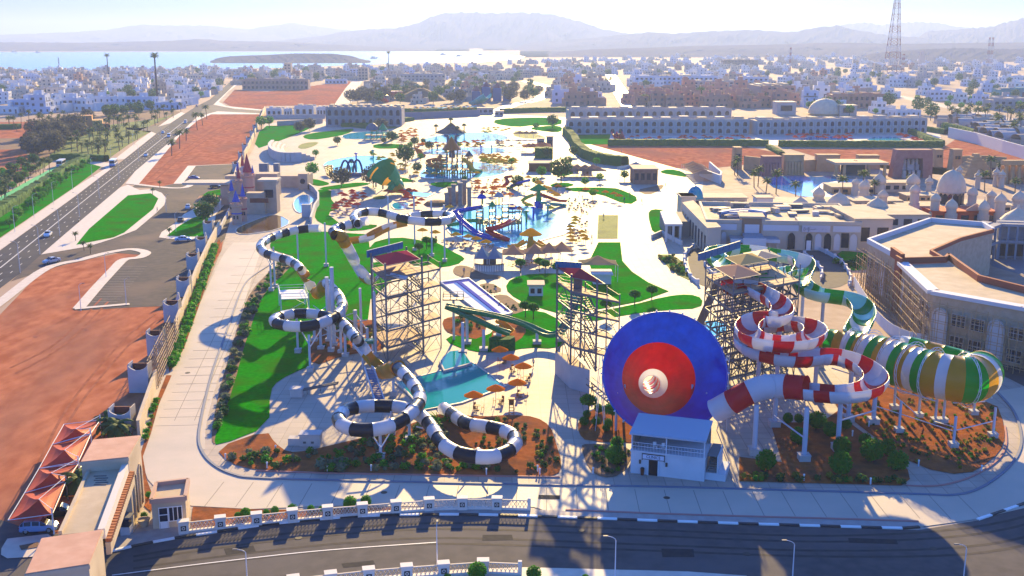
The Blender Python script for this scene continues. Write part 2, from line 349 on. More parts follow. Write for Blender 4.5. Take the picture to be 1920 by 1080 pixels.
# -------- lawns, beds and pools inside the park
for k, (nm, pts, m, z, sm) in enumerate([
 ('lawn', [(505, 462), (512, 448), (590, 434), (625, 436), (642, 500), (645, 600), (600, 612), (578, 640), (583, 690), (570, 691), (522, 714), (506, 735), (505, 800), (407, 838), (401, 826), (415, 790), (440, 720), (455, 660), (475, 600), (492, 552), (545, 502), (560, 484), (512, 470)], LAWN, .12, 1),
 ('shrub_bed', [(396, 826), (400, 790), (412, 730), (432, 660), (452, 592), (470, 545), (515, 500), (560, 482), (548, 503), (494, 553), (477, 602), (457, 662), (442, 722), (417, 792), (404, 838)], SOIL2, .11, 1),
 ('lawn', [(560, 480), (625, 436), (690, 440), (700, 520), (690, 600), (640, 640), (600, 612)], LAWN, .11, 0),
 ('flower_bed', [(578, 645), (600, 610), (655, 600), (720, 602), (735, 655), (640, 668), (584, 690)], SOIL, .13, 1),
 ('planting_bed', [(404, 842), (500, 808), (515, 832), (540, 850), (575, 847), (640, 832), (700, 817), (760, 800), (800, 785), (830, 776), (900, 783), (960, 779), (1005, 783), (1032, 800), (1042, 830), (1054, 872), (1046, 893), (1000, 895), (640, 889), (480, 883), (430, 870)], SOIL, .13, 1),
 ('planting_bed', [(1083, 790), (1120, 764), (1150, 768), (1215, 790), (1210, 832), (1100, 829), (1085, 815)], SOIL, .13, 1),
 ('planting_bed', [(1088, 838), (1100, 833), (1165, 836), (1190, 850), (1165, 893), (1130, 898), (1104, 882)], SOIL2, .13, 1),
 ('planting_bed', [(1386, 858), (1386, 904), (1690, 912), (1706, 900), (1702, 882), (1642, 830), (1584, 788), (1570, 772), (1545, 790), (1445, 796), (1466, 868)], SOIL, .13, 0),
 ('planting_bed', [(1562, 752), (1575, 732), (1700, 720), (1866, 752), (1884, 800), (1882, 836), (1862, 862), (1812, 894), (1722, 878), (1640, 822), (1572, 768)], SOIL, .13, 1),
 ('lawn', [(690, 458), (740, 444), (800, 453), (862, 478), (874, 488), (850, 494), (800, 498), (740, 500), (700, 490)], LAWN, .12, 1),
 ('lawn', [(640, 500), (700, 490), (760, 500), (700, 560), (640, 600)], LAWN, .10, 1),
 ('lawn', [(946, 542), (958, 522), (1000, 513), (1100, 515), (1172, 530), (1182, 546), (1160, 566), (1100, 586), (1060, 592), (1010, 578), (968, 562)], LAWN, .12, 1),
 ('lawn', [(832, 640), (850, 628), (905, 640), (960, 585), (1012, 582), (1052, 602), (1064, 642), (1040, 655), (990, 652), (940, 662), (880, 660)], LAWN, .12, 1),
 ('flower_bed', [(828, 602), (845, 595), (895, 590), (915, 602), (905, 640), (850, 628), (835, 622)], SOIL, .14, 1),
 ('flower_bed', [(925, 615), (955, 604), (986, 606), (986, 630), (955, 650), (920, 640)], SOIL, .14, 1),
 ('flower_bed', [(893, 536), (920, 530), (946, 546), (920, 551), (900, 549)], SOIL2, .14, 1),
 ('flower_bed', [(912, 560), (945, 551), (968, 566), (988, 582), (960, 592), (935, 580)], SOIL2, .14, 1),
 ('flower_bed', [(848, 508), (856, 498), (880, 500), (905, 515), (940, 517), (938, 524), (890, 525), (855, 518)], SOIL2, .14, 1),
 ('lawn', [(1104, 492), (1122, 455), (1163, 455), (1167, 490), (1185, 510), (1215, 530), (1254, 547), (1200, 566), (1120, 581), (1150, 552), (1174, 535), (1112, 515)], LAWN, .12, 0),
 ('lawn', [(1122, 404), (1159, 404), (1158, 448), (1120, 448)], LAWN2, .12, 0),
 ('lawn', [(1090, 590), (1180, 574), (1250, 556), (1292, 552), (1318, 560), (1314, 579), (1250, 582), (1180, 590), (1100, 606)], LAWN, .12, 1),
 ('lawn', [(1214, 402), (1222, 392), (1250, 395), (1262, 440), (1225, 442)], LAWN, .12, 1),
 ('shrub_bed', [(1232, 478), (1262, 478), (1290, 500), (1300, 530), (1262, 512)], LAWN2, .12, 1),
 ('lawn', [(1150, 352), (1170, 358), (1200, 373), (1178, 386), (1120, 362), (1060, 358), (1060, 352)], LAWN, .12, 1),
 ('flower_bed', [(1192, 357), (1225, 350), (1246, 346), (1240, 356), (1215, 367)], SOIL2, .12, 1),
 ('lawn', [(1238, 321), (1255, 317), (1280, 322), (1290, 333), (1270, 330), (1240, 325)], LAWN, .12, 1),
 ('lawn', [(1030, 346), (1060, 342), (1080, 347), (1060, 352), (1035, 351)], LAWN, .12, 1),
 ('lawn', [(1040, 322), (1060, 318), (1080, 324), (1060, 331), (1042, 330)], LAWN, .12, 1),
 ('lawn', [(924, 232), (930, 223), (1000, 220), (1054, 222), (1052, 236), (1000, 235), (968, 239)], LAWN, .10, 1),
 ('lawn', [(985, 241), (1035, 235), (1055, 238), (1052, 248), (1030, 248)], LAWN, .10, 1),
 ('lawn', [(962, 247), (976, 245), (1020, 255), (1024, 262), (965, 258)], LAWN2, .10, 1),
 ('lawn', [(566, 258), (575, 251), (640, 243), (668, 241), (650, 252), (620, 258), (585, 263)], LAWN, .10, 1),
 ('lawn', [(474, 282), (490, 236), (530, 236), (600, 232), (562, 250), (520, 266)], LAWN, .10, 1),
 ('lawn', [(556, 276), (570, 268), (600, 266), (590, 274), (568, 281)], LAWN2, .10, 1),
 ('lawn', [(700, 270), (745, 270), (765, 274), (745, 279), (700, 279)], LAWN, .10, 1),
 ('lawn', [(640, 236), (700, 236), (750, 237), (740, 242), (690, 243)], LAWN2, .10, 1),
 ('lawn', [(580, 335), (600, 338), (622, 345), (600, 350), (582, 346)], LAWN, .12, 1),
 ('lawn', [(595, 353), (640, 346), (675, 342), (700, 345), (660, 352), (610, 357)], LAWN, .12, 1),
 ('lawn', [(590, 356), (622, 356), (620, 366), (622, 378), (640, 390), (612, 400), (630, 414), (640, 422), (612, 424), (590, 412), (592, 396), (600, 380)], LAWN, .12, 1),
 ('lawn', [(738, 332), (760, 334), (785, 341), (760, 342), (740, 341)], LAWN, .12, 1),
 ('lawn', [(800, 344), (836, 341), (868, 343), (850, 350), (826, 353)], LAWN, .12, 1),
 ('lawn', [(640, 428), (690, 421), (712, 423), (690, 432), (650, 434)], LAWN, .12, 1),
 ('lawn', [(750, 480), (800, 450), (820, 455), (870, 485), (858, 498), (800, 505)], LAWN, .115, 1),
 ('flower_bed', [(698, 370), (715, 366), (725, 370), (720, 374), (702, 375)], LAWN2, .12, 1),
 ]):
 sheet(nm, pts, m, z + .004 * (k % 5), sm)
POOLS = [
 ('teal_pool', [(742, 719), (886, 681), (948, 726), (866, 757), (793, 771), (764, 738)], POOL, 0),
 ('lagoon', [(838, 432), (836, 418), (868, 398), (900, 388), (960, 384), (1020, 392), (1060, 410), (1080, 425), (1068, 438), (1020, 450), (960, 470), (910, 460), (850, 444)], LAGOON, 1),
 ('splash_pool', [(604, 306), (640, 297), (680, 292), (725, 295), (738, 302), (722, 316), (690, 330), (640, 332), (612, 320)], LAGOON, 1),
 ('wave_pool', [(782, 264), (840, 251), (900, 248), (945, 253), (960, 262), (900, 268), (820, 268)], LAGOON, 1),
 ('play_pool', [(790, 283), (840, 277), (930, 277), (960, 284), (900, 291), (810, 291)], LAGOON, 1),
 ('play_pool', [(782, 330), (800, 312), (850, 303), (900, 304), (960, 316), (940, 330), (880, 336), (800, 336)], LAGOON, 1),
 ('play_pool', [(638, 256), (660, 249), (700, 247), (738, 249), (752, 254), (720, 260), (650, 262)], LAGOON, 1),
 ('castle_pool', [(549, 378), (562, 366), (580, 366), (591, 376), (578, 386), (566, 402), (552, 396)], BLUEPOOL, 1),
 ('castle_pool', [(440, 432), (452, 424), (500, 405), (525, 404), (548, 418), (520, 432), (470, 440), (446, 440)], mat('brown_water', (.14, .08, .02), .1), 1),
 ('splash_pool', [(732, 386), (740, 380), (768, 380), (766, 391), (742, 395)], LAGOON, 1),
 ('lane_pool', [(762, 366), (775, 360), (815, 364), (800, 371)], LAGOON, 0),
 ('small_pool', [(1290, 610), (1330, 600), (1370, 612), (1350, 640), (1300, 640)], LAGOON, 1)]
RIM = mat('pool_rim_tiles', (.5, .47, .4), .6)
for nm, pts, m, sm in POOLS:
 o = sheet(nm, pts, m, .17, sm)
 q = [P(*p) for p in smooth_poly(pts, sm)] if sm else [P(*p) for p in pts]
 q.append(q[0]); b = MB()
 b.sweep([v + V((0, 0, .16)) for v in q], lambda i: [(-.2, -.1), (.2, -.1), (.2, .09), (-.2, .09)])
 r = b.build('pool_rim', RIM); r['kind'] = 'structure'
# highway markings
DASH = MB()
def dashes(a, b, L, gap, w, z=.075):
 a, b = P(*a), P(*b); n = int((b - a).length / (L + gap)); t = (b - a).normalized()
 for i in range(n):
  p = a + t * i * (L + gap); DASH.beam(p + V((0, 0, z)), p + t * L + V((0, 0, z)), w, .01)
for a, b in (((0, 503), (187, 353)), ((187, 353), (345, 228))):
 DASH.beam(P(*a) + V((0, 0, .075)), P(*b) + V((0, 0, .075)), .35, .01)
for f in (.33, .67):
 dashes((0, 470 + 33 * f), (143, 367 + 20 * f), 2.2, 7.5, .2); dashes((143, 367 + 20 * f), (320, 231 + 12 * f), 2.2, 7.5, .2)
 dashes((0, 503 + 38 * f), (180, 359 + 32 * f), 2.2, 7.5, .2); dashes((180, 359 + 32 * f), (345, 227 + 14 * f), 2.2, 7.5, .2)
o = DASH.build('lane_marking', mat('worn_white_line', (.5, .5, .5), .8)); o['kind'] = 'structure'
PKL = MB()
for i in range(15):
 f = i / 14; a = P(228 - 56 * f, 500 + 66 * f); b = P(275 - 55 * f, 500 + 66 * f); PKL.beam(a + V((0, 0, .07)), b + V((0, 0, .07)), .16, .01)
o = PKL.build('parking_lines', mat('worn_line_paint', (.3, .28, .26), .8)); o['kind'] = 'structure'
# expansion joints of the concrete road
JN = MB()
for i in range(22):
 f = i / 21; y = 470 + 330 * f; xl = 462 - 165 * f; JN.beam(P(xl - 6, y) + V((0, 0, .126)), P(xl + 52 + 25 * f, y - 2) + V((0, 0, .126)), .09, .01)
for dx in (16, 38): JN.beam(P(478 + dx - 16, 470) + V((0, 0, .128)), P(300 + dx * 1.7, 790) + V((0, 0, .128)), .09, .01)
for i in range(26):
 x = 420 + i * 55; y = 905 + (x - 420) * .018; JN.beam(P(x, y) + V((0, 0, .13)), P(x - 4 + (x - 960) * .06, y + 46) + V((0, 0, .13)), .08, .01)
o = JN.build('concrete_joints', mat('joint_filler', (.25, .22, .19), .9)); o['kind'] = 'structure'
# right hand grounds
sheet('dirt_field', [(1085, 276), (1120, 270), (1400, 275), (1470, 289), (1462, 302), (1320, 317), (1175, 312), (1110, 299)], DIRT, .05)
sheet('dirt_field', [(1480, 279), (1765, 279), (1800, 256), (2100, 330), (2100, 360), (1700, 322), (1560, 303)], DIRT, .05)
sheet('yard', [(1300, 330), (1450, 300), (2100, 330), (2300, 700), (1900, 720), (1660, 660), (1480, 640), (1420, 640), (1290, 480)], mat('sandy_yard', (.36, .25, .18), .9, (.44, .32, .24), .3, spec=.15, bump=.3, c3=(.3, .19, .14), s3=.08), .05)
sheet('ramp_road', [(1287, 480), (1300, 466), (1330, 466), (1560, 466), (1600, 505), (1594, 535), (1520, 548), (1500, 520), (1420, 470), (1345, 486), (1330, 520), (1350, 548), (1300, 530)], ASPH, .09, sm=1)
sheet('hotel_lawn', [(1550, 490), (1580, 470), (1660, 480), (1640, 505), (1600, 508)], LAWN, .08)
sheet('back_road', [(1690, 655), (1780, 655), (1920, 690), (2200, 760), (2200, 900), (1960, 745), (1870, 700), (1760, 672)], ASPH, .09)
sheet('show_pool', [(1435, 340), (1460, 330), (1530, 332), (1600, 328), (1640, 345), (1640, 372), (1560, 372), (1500, 368), (1450, 352)], BLUEPOOL, .12)
sheet('pool_terrace', [(1540, 345), (1600, 335), (1660, 340), (1660, 375), (1560, 378), (1520, 360)], mat('white_terrace', (.6, .57, .55), .6), .16)
sheet('hotel_pool', [(1148, 263), (1160, 258), (1350, 258), (1410, 262), (1400, 267), (1160, 267)], LAGOON, .12)
sheet('hotel_pool', [(1500, 262), (1520, 257), (1580, 256), (1590, 263), (1540, 266)], BLUEPOOL, .14)
sheet('hotel_pool', [(1625, 262), (1640, 257), (1680, 257), (1700, 265), (1640, 266)], LAGOON, .14)
sheet('hotel_terrace', [(1080, 250), (1760, 244), (1770, 275), (1420, 272), (1080, 270)], mat('tiled_terrace', (.45, .4, .38), .7), .08)
sheet('hotel_lawn', [(1080, 253), (1145, 252), (1140, 271), (1085, 271)], LAWN, .11)
ribbon('promenade', [(1145, 140), (1165, 175), (1190, 206)], 16, mat('pale_road', (.55, .45, .35), .5), .06)
ribbon('road', [(1640, 172), (1720, 188), (1800, 205), (1920, 232), (2100, 275)], 16, mat('dusty_road', (.33, .27, .24), .7), .06)
ribbon('road', [(640, 200), (660, 165), (672, 150)], 14, mat('dusty_road', (.33, .27, .24), .7), .06)
ribbon('promenade', [(985, 152), (1030, 165), (1010, 185), (960, 197), (930, 212)], 12, mat('pale_road', (.55, .45, .35), .5), .06)
# repairs, covers and tyre wear on the near road
PATCH = mat('asphalt_patch', (.035, .034, .036), .9, (.05, .048, .048), 1.5, spec=.05); WEAR = mat('tyre_wear', (.048, .043, .042), .85, (.07, .062, .058), .8, spec=.08)
for q in ([(420, 1030), (475, 1024), (480, 1036), (424, 1042)], [(905, 1004), (960, 1004), (962, 1014), (904, 1015)], [(1240, 1030), (1300, 1031), (1302, 1046), (1242, 1046)], [(1590, 1010), (1680, 1013), (1684, 1022), (1592, 1019)], [(640, 1058), (700, 1052), (704, 1060), (644, 1066)], [(1010, 930), (1050, 931), (1049, 938), (1009, 937)]): sheet('road_patch', q, PATCH, .16 if q[0][1] < 950 else .095)
for dy in (-14, -3, 14, 25): ribbon('tyre_track', [(250, 1056 + dy * .8), (420, 1030 + dy), (640, 1006 + dy), (850, 996 + dy), (1200, 1008 + dy), (1560, 1020 + dy), (1850, 1004 + dy * 1.3), (2050, 950 + dy * 1.5)], .5, WEAR, .09)
for x, y in ((560, 1010), (1090, 996), (1400, 1040), (1750, 1030), (720, 925), (1250, 935), (352, 700)):
 p = P(x, y); b = MB(); b.lathe((p.x, p.y, .05), [(.42, 0), (.42, .075 if y > 950 else .09)], 14); o = b.build('manhole_cover', mat('cast_iron', (.05, .045, .04), .7)); o['kind'] = 'structure'
for q, w_ in (([(20, 690), (110, 640), (190, 560)], .5), ([(30, 700), (122, 646), (203, 566)], .5), ([(60, 900), (130, 760), (230, 640), (290, 590)], .45), ([(78, 902), (146, 764), (245, 644), (303, 594)], .45), ([(280, 335), (360, 270), (440, 225)], .8), ([(290, 338), (372, 272), (452, 227)], .8)): ribbon('tyre_track', q, w_, mat('dirt_rut', (.30, .115, .065), .95, (.40, .16, .09), .6, spec=0), .07)
# ================================================================ hills, air
HILL = mat('hill_rock', (.16, .14, .145), .95, (.21, .18, .18), .004, spec=.0, c3=(.13, .115, .12), s3=.0015)
def ridge(name, outline, D0, D1, seed, rough=.2, base=None):
 rnd = random.Random(seed); b = MB(); nx, nr = 150, 9
 xs = [outline[0][0] + (outline[-1][0] - outline[0][0]) * i / nx for i in range(nx + 1)]
 def top(x):
  for a, c in zip(outline, outline[1:]):
   if a[0] <= x <= c[0]: f = (x - a[0]) / max(1e-6, c[0] - a[0]); f = f * f * (3 - 2 * f) * .5 + f * .5; return a[1] + (c[1] - a[1]) * f
  return outline[-1][1]
 ph = [(rnd.uniform(.5, 1), rnd.uniform(0, 6), rnd.uniform(0, 6)) for _ in range(14)]
 def nz(u, v): return sum(sin(u * (k + 2) * 3.1 * p[0] + p[1]) * cos(v * (k + 1) * 2.3 + p[2]) / (k + 1.5) for k, p in enumerate(ph))
 vs = []
 for j in range(nr + 3):
  t = min(1, j / nr); Y = D0 + (D1 - D0) * t if j <= nr else D1 + (D1 - D0) * (.35 if j == nr + 1 else 1.4)
  for i, x in enumerate(xs):
   crest = PY(x, top(x), D1); e = min(1, i / 10, (nx - i) / 10); h = max(0, crest.z) * (e ** .6)
   u = i / 9.0
   hh = h * (t ** 1.25) * (1 + rough * nz(u, t * 3) * sin(pi * t)) if j <= nr else h * (.55 if j == nr + 1 else 0)
   if j == nr: hh = h * (1 + .035 * nz(u * 3, 0))
   if j == 0: hh = -5
   yy = Y + (D1 - D0) * .10 * nz(u * .7, t * 2) * (sin(pi * t) if j <= nr else 0)
   vs.append((crest.x * yy / D1, yy, hh))
 n = nx + 1
 b.add(vs, [(j * n + i, j * n + i + 1, j * n + n + i + 1, j * n + n + i) for j in range(nr + 2) for i in range(nx)])
 o = b.build(name, HILL); o['kind'] = 'structure'
ridge('mountains', [(-500, 72), (-100, 70), (60, 63), (140, 60), (200, 56), (250, 48), (270, 46), (300, 48), (385, 48), (430, 52), (470, 55), (500, 49), (550, 43), (580, 48), (640, 55), (700, 60), (760, 66)], 8800, 10500, 1)
ridge('hills', [(-500, 86), (-200, 82), (0, 79), (150, 80), (300, 77), (380, 73), (430, 77), (520, 78), (640, 84), (760, 90), (880, 97)], 4900, 5700, 2)
ridge('mountains', [(430, 90), (520, 76), (600, 68), (640, 60), (690, 55), (740, 53), (780, 45), (805, 33), (825, 26), (880, 23), (910, 25), (960, 24), (1000, 24), (1040, 28), (1080, 38), (1105, 46), (1130, 55), (1180, 63), (1300, 72)], 6300, 7600, 3)
ridge('hills', [(905, 98), (960, 90), (1000, 79), (1100, 72), (1160, 66), (1222, 60), (1260, 63), (1340, 58), (1410, 56), (1480, 60), (1545, 50), (1575, 48), (1600, 56), (1680, 68), (1800, 74)], 5200, 6200, 4)
ridge('hills', [(975, 112), (1010, 105), (1060, 96), (1120, 92), (1200, 90), (1300, 86), (1420, 84), (1560, 80), (1700, 82), (1850, 80), (2100, 78)], 3300, 4100, 5, .06)
ridge('mountains', [(1480, 72), (1550, 58), (1590, 44), (1625, 42), (1650, 47), (1690, 43), (1720, 41), (1760, 43), (1790, 50), (1900, 60), (2100, 66)], 8000, 9300, 6)
ridge('mountains', [(1700, 66), (1740, 58), (1790, 56), (1830, 52), (1860, 50), (1885, 42), (1905, 38), (1930, 30), (1980, 22), (2040, 24), (2300, 40)], 5600, 6600, 7)
ridge('hills', [(1600, 104), (1680, 96), (1740, 92), (1800, 90), (1880, 92), (2100, 96)], 2700, 3000, 8, .05)
ridge('headland', [(388, 118), (405, 109), (430, 105.5), (480, 103.5), (560, 100), (620, 100.5), (655, 104), (680, 111), (705, 118)], 2550, 2720, 9, .05)
# pale air over the whole place
hz = MB(); hz.box(-15000, -600, -6.5, 15000, 14500, 270); ho = hz.build('haze', None); ho['kind'] = 'stuff'
hm = bpy.data.materials.new('haze_air'); hm.use_nodes = True; t = hm.node_tree
t.nodes.remove(t.nodes['Principled BSDF']); pv = t.nodes.new('ShaderNodeVolumePrincipled')
pv.inputs['Color'].default_value = (.40, .53, .93, 1); pv.inputs['Density'].default_value = 1.5e-4; pv.inputs['Anisotropy'].default_value = 0.28
t.links.new(pv.outputs[0], t.nodes['Material Output'].inputs['Volume'])
ho.data.materials.clear(); ho.data.materials.append(hm)
hm.cycles.homogeneous_volume = True
# ================================================================ left side: wall, gatehouse, fence, carport, cars, castle
CREAM = mat('cream_render', (.52, .42, .29), .85, (.58, .47, .33), .6, c3=(.45, .35, .24), s3=.3)
SALMON = mat('salmon_roof', (.56, .30, .20), .85, (.62, .36, .25), .7, c3=(.5, .27, .18), s3=.4)
GREYW = mat('pale_grey_render', (.42, .41, .42), .85, (.48, .47, .47), .5)
ROOFS = mat('sandy_roof', (.50, .39, .26), .9, (.56, .45, .31), .6, c3=(.42, .33, .22), s3=.2)
BROWN = mat('dark_red_render', (.16, .045, .03), .8, (.2, .06, .04), .7)
RUST = mat('rust_trim', (.33, .11, .05), .8)
GLASS = mat('dark_glass', (.015, .02, .04), .12)
WFRAME = mat('white_frame', (.75, .75, .75), .5)
STEEL = mat('galvanised_steel', (.15, .15, .155), .6, spec=.15)
DSTEEL = mat('weathered_steel', (.13, .115, .10), .6, (.18, .16, .14), 2)
WSTEEL = mat('white_steel', (.62, .64, .68), .5)
WOOD = mat('raw_timber', (.38, .25, .13), .85, (.48, .33, .18), 2)
PVC = translucent(mat('red_pvc_canvas', (.50, .07, .04), .7, (.56, .09, .05), .5, spec=.2), .3)
def rect_px(pts, z): return ccw([tuple(P(x, y, z))[:2] for x, y in pts])
def arch_pts(w, h, n=7, pointed=False):     # outline of an arched opening, base centre at 0,0
 o = [(-w / 2, 0), (w / 2, 0)]; s = h - w / 2 * (1.25 if pointed else 1)
 for i in range(n + 1):
  t = pi * i / n; x = w / 2 * cos(t); y = s + w / 2 * sin(t) * (1.25 if pointed else 1)
  if pointed: y += (1 - abs(cos(t))) ** 2 * w * .1
  o.append((x, y))
 return o
def panel(b, F, outline, y0, y1):           # extrude an (x,z) outline in a local frame between depths y0 (front) and y1
 n = len(outline); A = [F @ V((x, y0, z)) for x, z in outline]; B = [F @ V((x, y1, z)) for x, z in outline]
 b.add(A + B, [tuple(range(n)), tuple(range(2 * n - 1, n - 1, -1))] + [(i, n + i, n + (i + 1) % n, (i + 1) % n) for i in range(n)])
def wframe(a, c):                            # frame whose x runs from a to c, y into the wall, at a
 a, c = V(a), V(c); d = c - a; return Matrix.Translation(a) @ Matrix.Rotation(atan2(d.y, d.x), 4, 'Z')

# ---- gatehouse: two towers and a deck spanning the entry road
gh = thing('gatehouse', 'long cream gatehouse with two salmon roofs bridging the entry road', 'gatehouse')
def tower(px, z0, z1, ov):
 q = rect_px(px, z1); b = MB(); b.prism(q, z0, z1 - .5); b.build('tower_wall', CREAM, gh)
 c = V((sum(p[0] for p in q) / 4, sum(p[1] for p in q) / 4)); o = [tuple(c + (V(p) - c) * ov) for p in q]
 b = MB(); b.prism(o, z1 - .5, z1 - .12, True); b.build('cornice', CREAM, gh)
 b = MB(); b.prism([tuple(c + (V(p) - c) * (ov - .03)) for p in q], z1 - .12, z1 - .02); b.build('roof', SALMON, gh); return q
qn = tower([(175, 824), (262, 816), (240, 856), (152, 865)], 0, 9, 1.04)
qs = tower([(79, 1009), (191, 993), (166, 1056), (49, 1074)], 0, 9, 1.05)
dk = rect_px([(166, 873), (237, 862), (190, 994), (112, 1003)], 7.6)
b = MB(); b.prism(dk, 5.4, 7.6, True); b.build('roof_deck', ROOFS, gh)
pe = [P(236, 868, 8.0), P(190, 994, 8.0)]; b = MB(); b.beam(pe[0] - V((0, 0, .4)), pe[1] - V((0, 0, .4)), .7, 1.1); b.build('parapet', mat('white_render', (.66, .60, .52), .8), gh)
b = MB(); b.beam(pe[0] + V((.55, 0, -2.0)), pe[1] + V((.55, 0, -2.0)), .5, 1.3); b.build('fascia', CREAM, gh)
n = 26
for i in range(n):
 p = pe[0].lerp(pe[1], (i + .5) / n) + V((.62, 0, -1.15)); b = MB(); b.beam(p - V((0, .22, 0)), p + V((0, .22, 0)), .55, .4); b.build('dentil', RUST, gh)
wp = [P(168, 880, 7.7), P(113, 1000, 7.7)]; b = MB(); b.beam(wp[0], wp[1], .35, .5); b.build('parapet', CREAM, gh)
for f in range(5):                            # vents on the deck
 p = P(176 + 3 * (f % 2), 893 + f * 4, 7.62); b = MB(); b.beam(p, p + V((1.4, .1, 0)), .12, .12); b.build('vent', DSTEEL, gh)
# the tower's street side: arches and the gate room under the deck
e0, e1 = V((*qn[0], 0)), None
qs2 = sorted(qn, key=lambda p: p[1]); sw, se = sorted(qs2[:2], key=lambda p: p[0]); nw, ne = sorted(qs2[2:], key=lambda p: p[0])
F = wframe((*se, 0), (*ne, 0)); L = (V(ne) - V(se)).length
for k, x in enumerate((L * .3, L * .72)):
 b = MB(); panel(b, F @ Matrix.Translation((x, 0, .8)), arch_pts(1.5, 5.2), -.06, .1); b.build('arched_window', GLASS, gh)
 b = MB(); o = arch_pts(1.5, 5.2, 9)[1:] + [arch_pts(1.5, 5.2)[0]]
 for p, q in zip(o, o[1:]): b.beam(F @ V((x + p[0], -.06, .8 + p[1])), F @ V((x + q[0], -.06, .8 + q[1])), .22, .22)
 b.build('window_trim', CREAM, gh)
F = wframe((*sw, 0), (*se, 0)); L = (V(se) - V(sw)).length
b = MB(); panel(b, F @ Matrix.Translation((L * .62, 0, 0)), [(-.9, 0), (.9, 0), (.9, 3), (-.9, 3)], -.08, .05); g = b.build('door', GLASS, gh)
b = MB()
for x0, x1, z0, z1 in ((-1, -.85, 0, 3.1), (.85, 1, 0, 3.1), (-1, 1, 2.95, 3.15), (-1, 1, 2.1, 2.22), (-.06, .06, 0, 3)): b.box(L * .62 + x0, -.14, z0, L * .62 + x1, -.02, z1, F)
b.build('door_frame', WFRAME, g)
b = MB(); b.box(L * .2, -.1, 1, L * .42, .05, 2.8, F); b.build('window', GLASS, gh)
# turnstile booth and its barrier beside the gate
tb = thing('ticket_booth', 'narrow grey booth standing under the edge of the gatehouse', 'booth', P(238, 1002))
b = MB(); b.box(-.55, -.5, 0, .55, .5, 1.1); b.build('base', GREYW, tb); b = MB(); b.box(-.5, -.45, 1.1, .5, .45, 2.2); b.build('glazing', GLASS, tb); b = MB(); b.box(-.75, -.7, 2.2, .75, .7, 2.4); b.build('roof', STEEL, tb)
# ---- guardhouse
GZ = HT(287, 993, 936); gr = thing('guardhouse', 'small cream guardhouse with flat roof beside the gate', 'guardhouse')
q = rect_px([(293, 905), (353, 898), (347, 931), (283, 937)], GZ); b = MB(); b.prism(q, 0, GZ - .45); b.build('wall', CREAM, gr)
b = MB(); b.prism(q, GZ - .45, GZ - .40); b.build('roof', ROOFS, gr)
q3 = [V((*p, GZ - .2)) for p in q]
for p, r in zip(q3, q3[1:] + q3[:1]): b = MB(); b.beam(p, r, .4, .62); b.build('parapet', RUST if False else mat('pink_render', (.50, .33, .25), .85), gr)
so = sorted(q, key=lambda p: p[1])[:2]; so.sort(key=lambda p: p[0]); F = wframe((*so[0], 0), (*so[1], 0)); L = (V(so[1]) - V(so[0])).length
def glaz(F, x0, x1, z0, z1, par, nv=0, nh=0, name='window', fm=WFRAME, gm=GLASS, t=.09):
 b = MB(); b.box(x0, -.05, z0, x1, .05, z1, F); g = b.build(name, gm, par)
 b = MB()
 for x in [x0, x1] + [x0 + (x1 - x0) * (i + 1) / (nv + 1) for i in range(nv)]: b.box(x - t / 2, -.10, z0, x + t / 2, -.03, z1, F)
 for z in [z0, z1] + [z0 + (z1 - z0) * (i + 1) / (nh + 1) for i in range(nh)]: b.box(x0 - t / 2, -.11, z - t / 2, x1 + t / 2, -.02, z + t / 2, F)
 b.build('frame', fm, g); return g
glaz(F, L * .2, L * .46, .05, 2.7, gr, 0, 2, 'door'); glaz(F, L * .49, L * .88, .95, 2.7, gr, 2, 0)
b = MB(); b.box(L * .22, -.09, .1, L * .44, -.055, .95, F); b.build('door_panel', WFRAME, gr)
pl = thing('potted_plant', 'large terracotta pot with a small shrub between gatehouse and guardhouse', 'potted plant', P(270, 987))
b = MB(); b.lathe((0, 0, 0), [(.45, 0), (.7, .8), (.78, .95), (.66, .95), (.6, .8)], 14); b.build('pot', mat('cream_pot', (.45, .36, .26), .8), pl)
# ---- boundary walls
def wall_run(label, px, h, t, m, coping=None, seg=True):
 r = thing('boundary_wall', label, 'wall'); pts = [P(*p) for p in px]
 for a, c in zip(pts, pts[1:]):
  b = MB(); b.beam(a + V((0, 0, h / 2)), c + V((0, 0, h / 2)), t, h); b.build('wall_section', m, r)
  if coping: b = MB(); b.beam(a + V((0, 0, h + .06)), c + V((0, 0, h + .06)), t + .12, .12); b.build('coping', coping, r)
 return r
wall_run('cream boundary wall running from the gatehouse to the scaffolding', [(261, 822), (276, 776), (294, 722)], 2.6, .4, CREAM, CREAM)
wall_run('long cream boundary wall between the car park and the concrete road', [(330, 628), (350, 575), (369, 523), (396, 463), (413, 430)], 2.6, .4, CREAM, CREAM)
wall_run('far cream boundary wall along the red dirt lot', [(438, 345), (447, 315), (466, 280), (483, 240), (497, 205)], 2.6, .5, CREAM)
wall_run('low white wall under the lawn by the castle', [(400, 446), (410, 440), (430, 400)], 1.6, .4, GREYW)
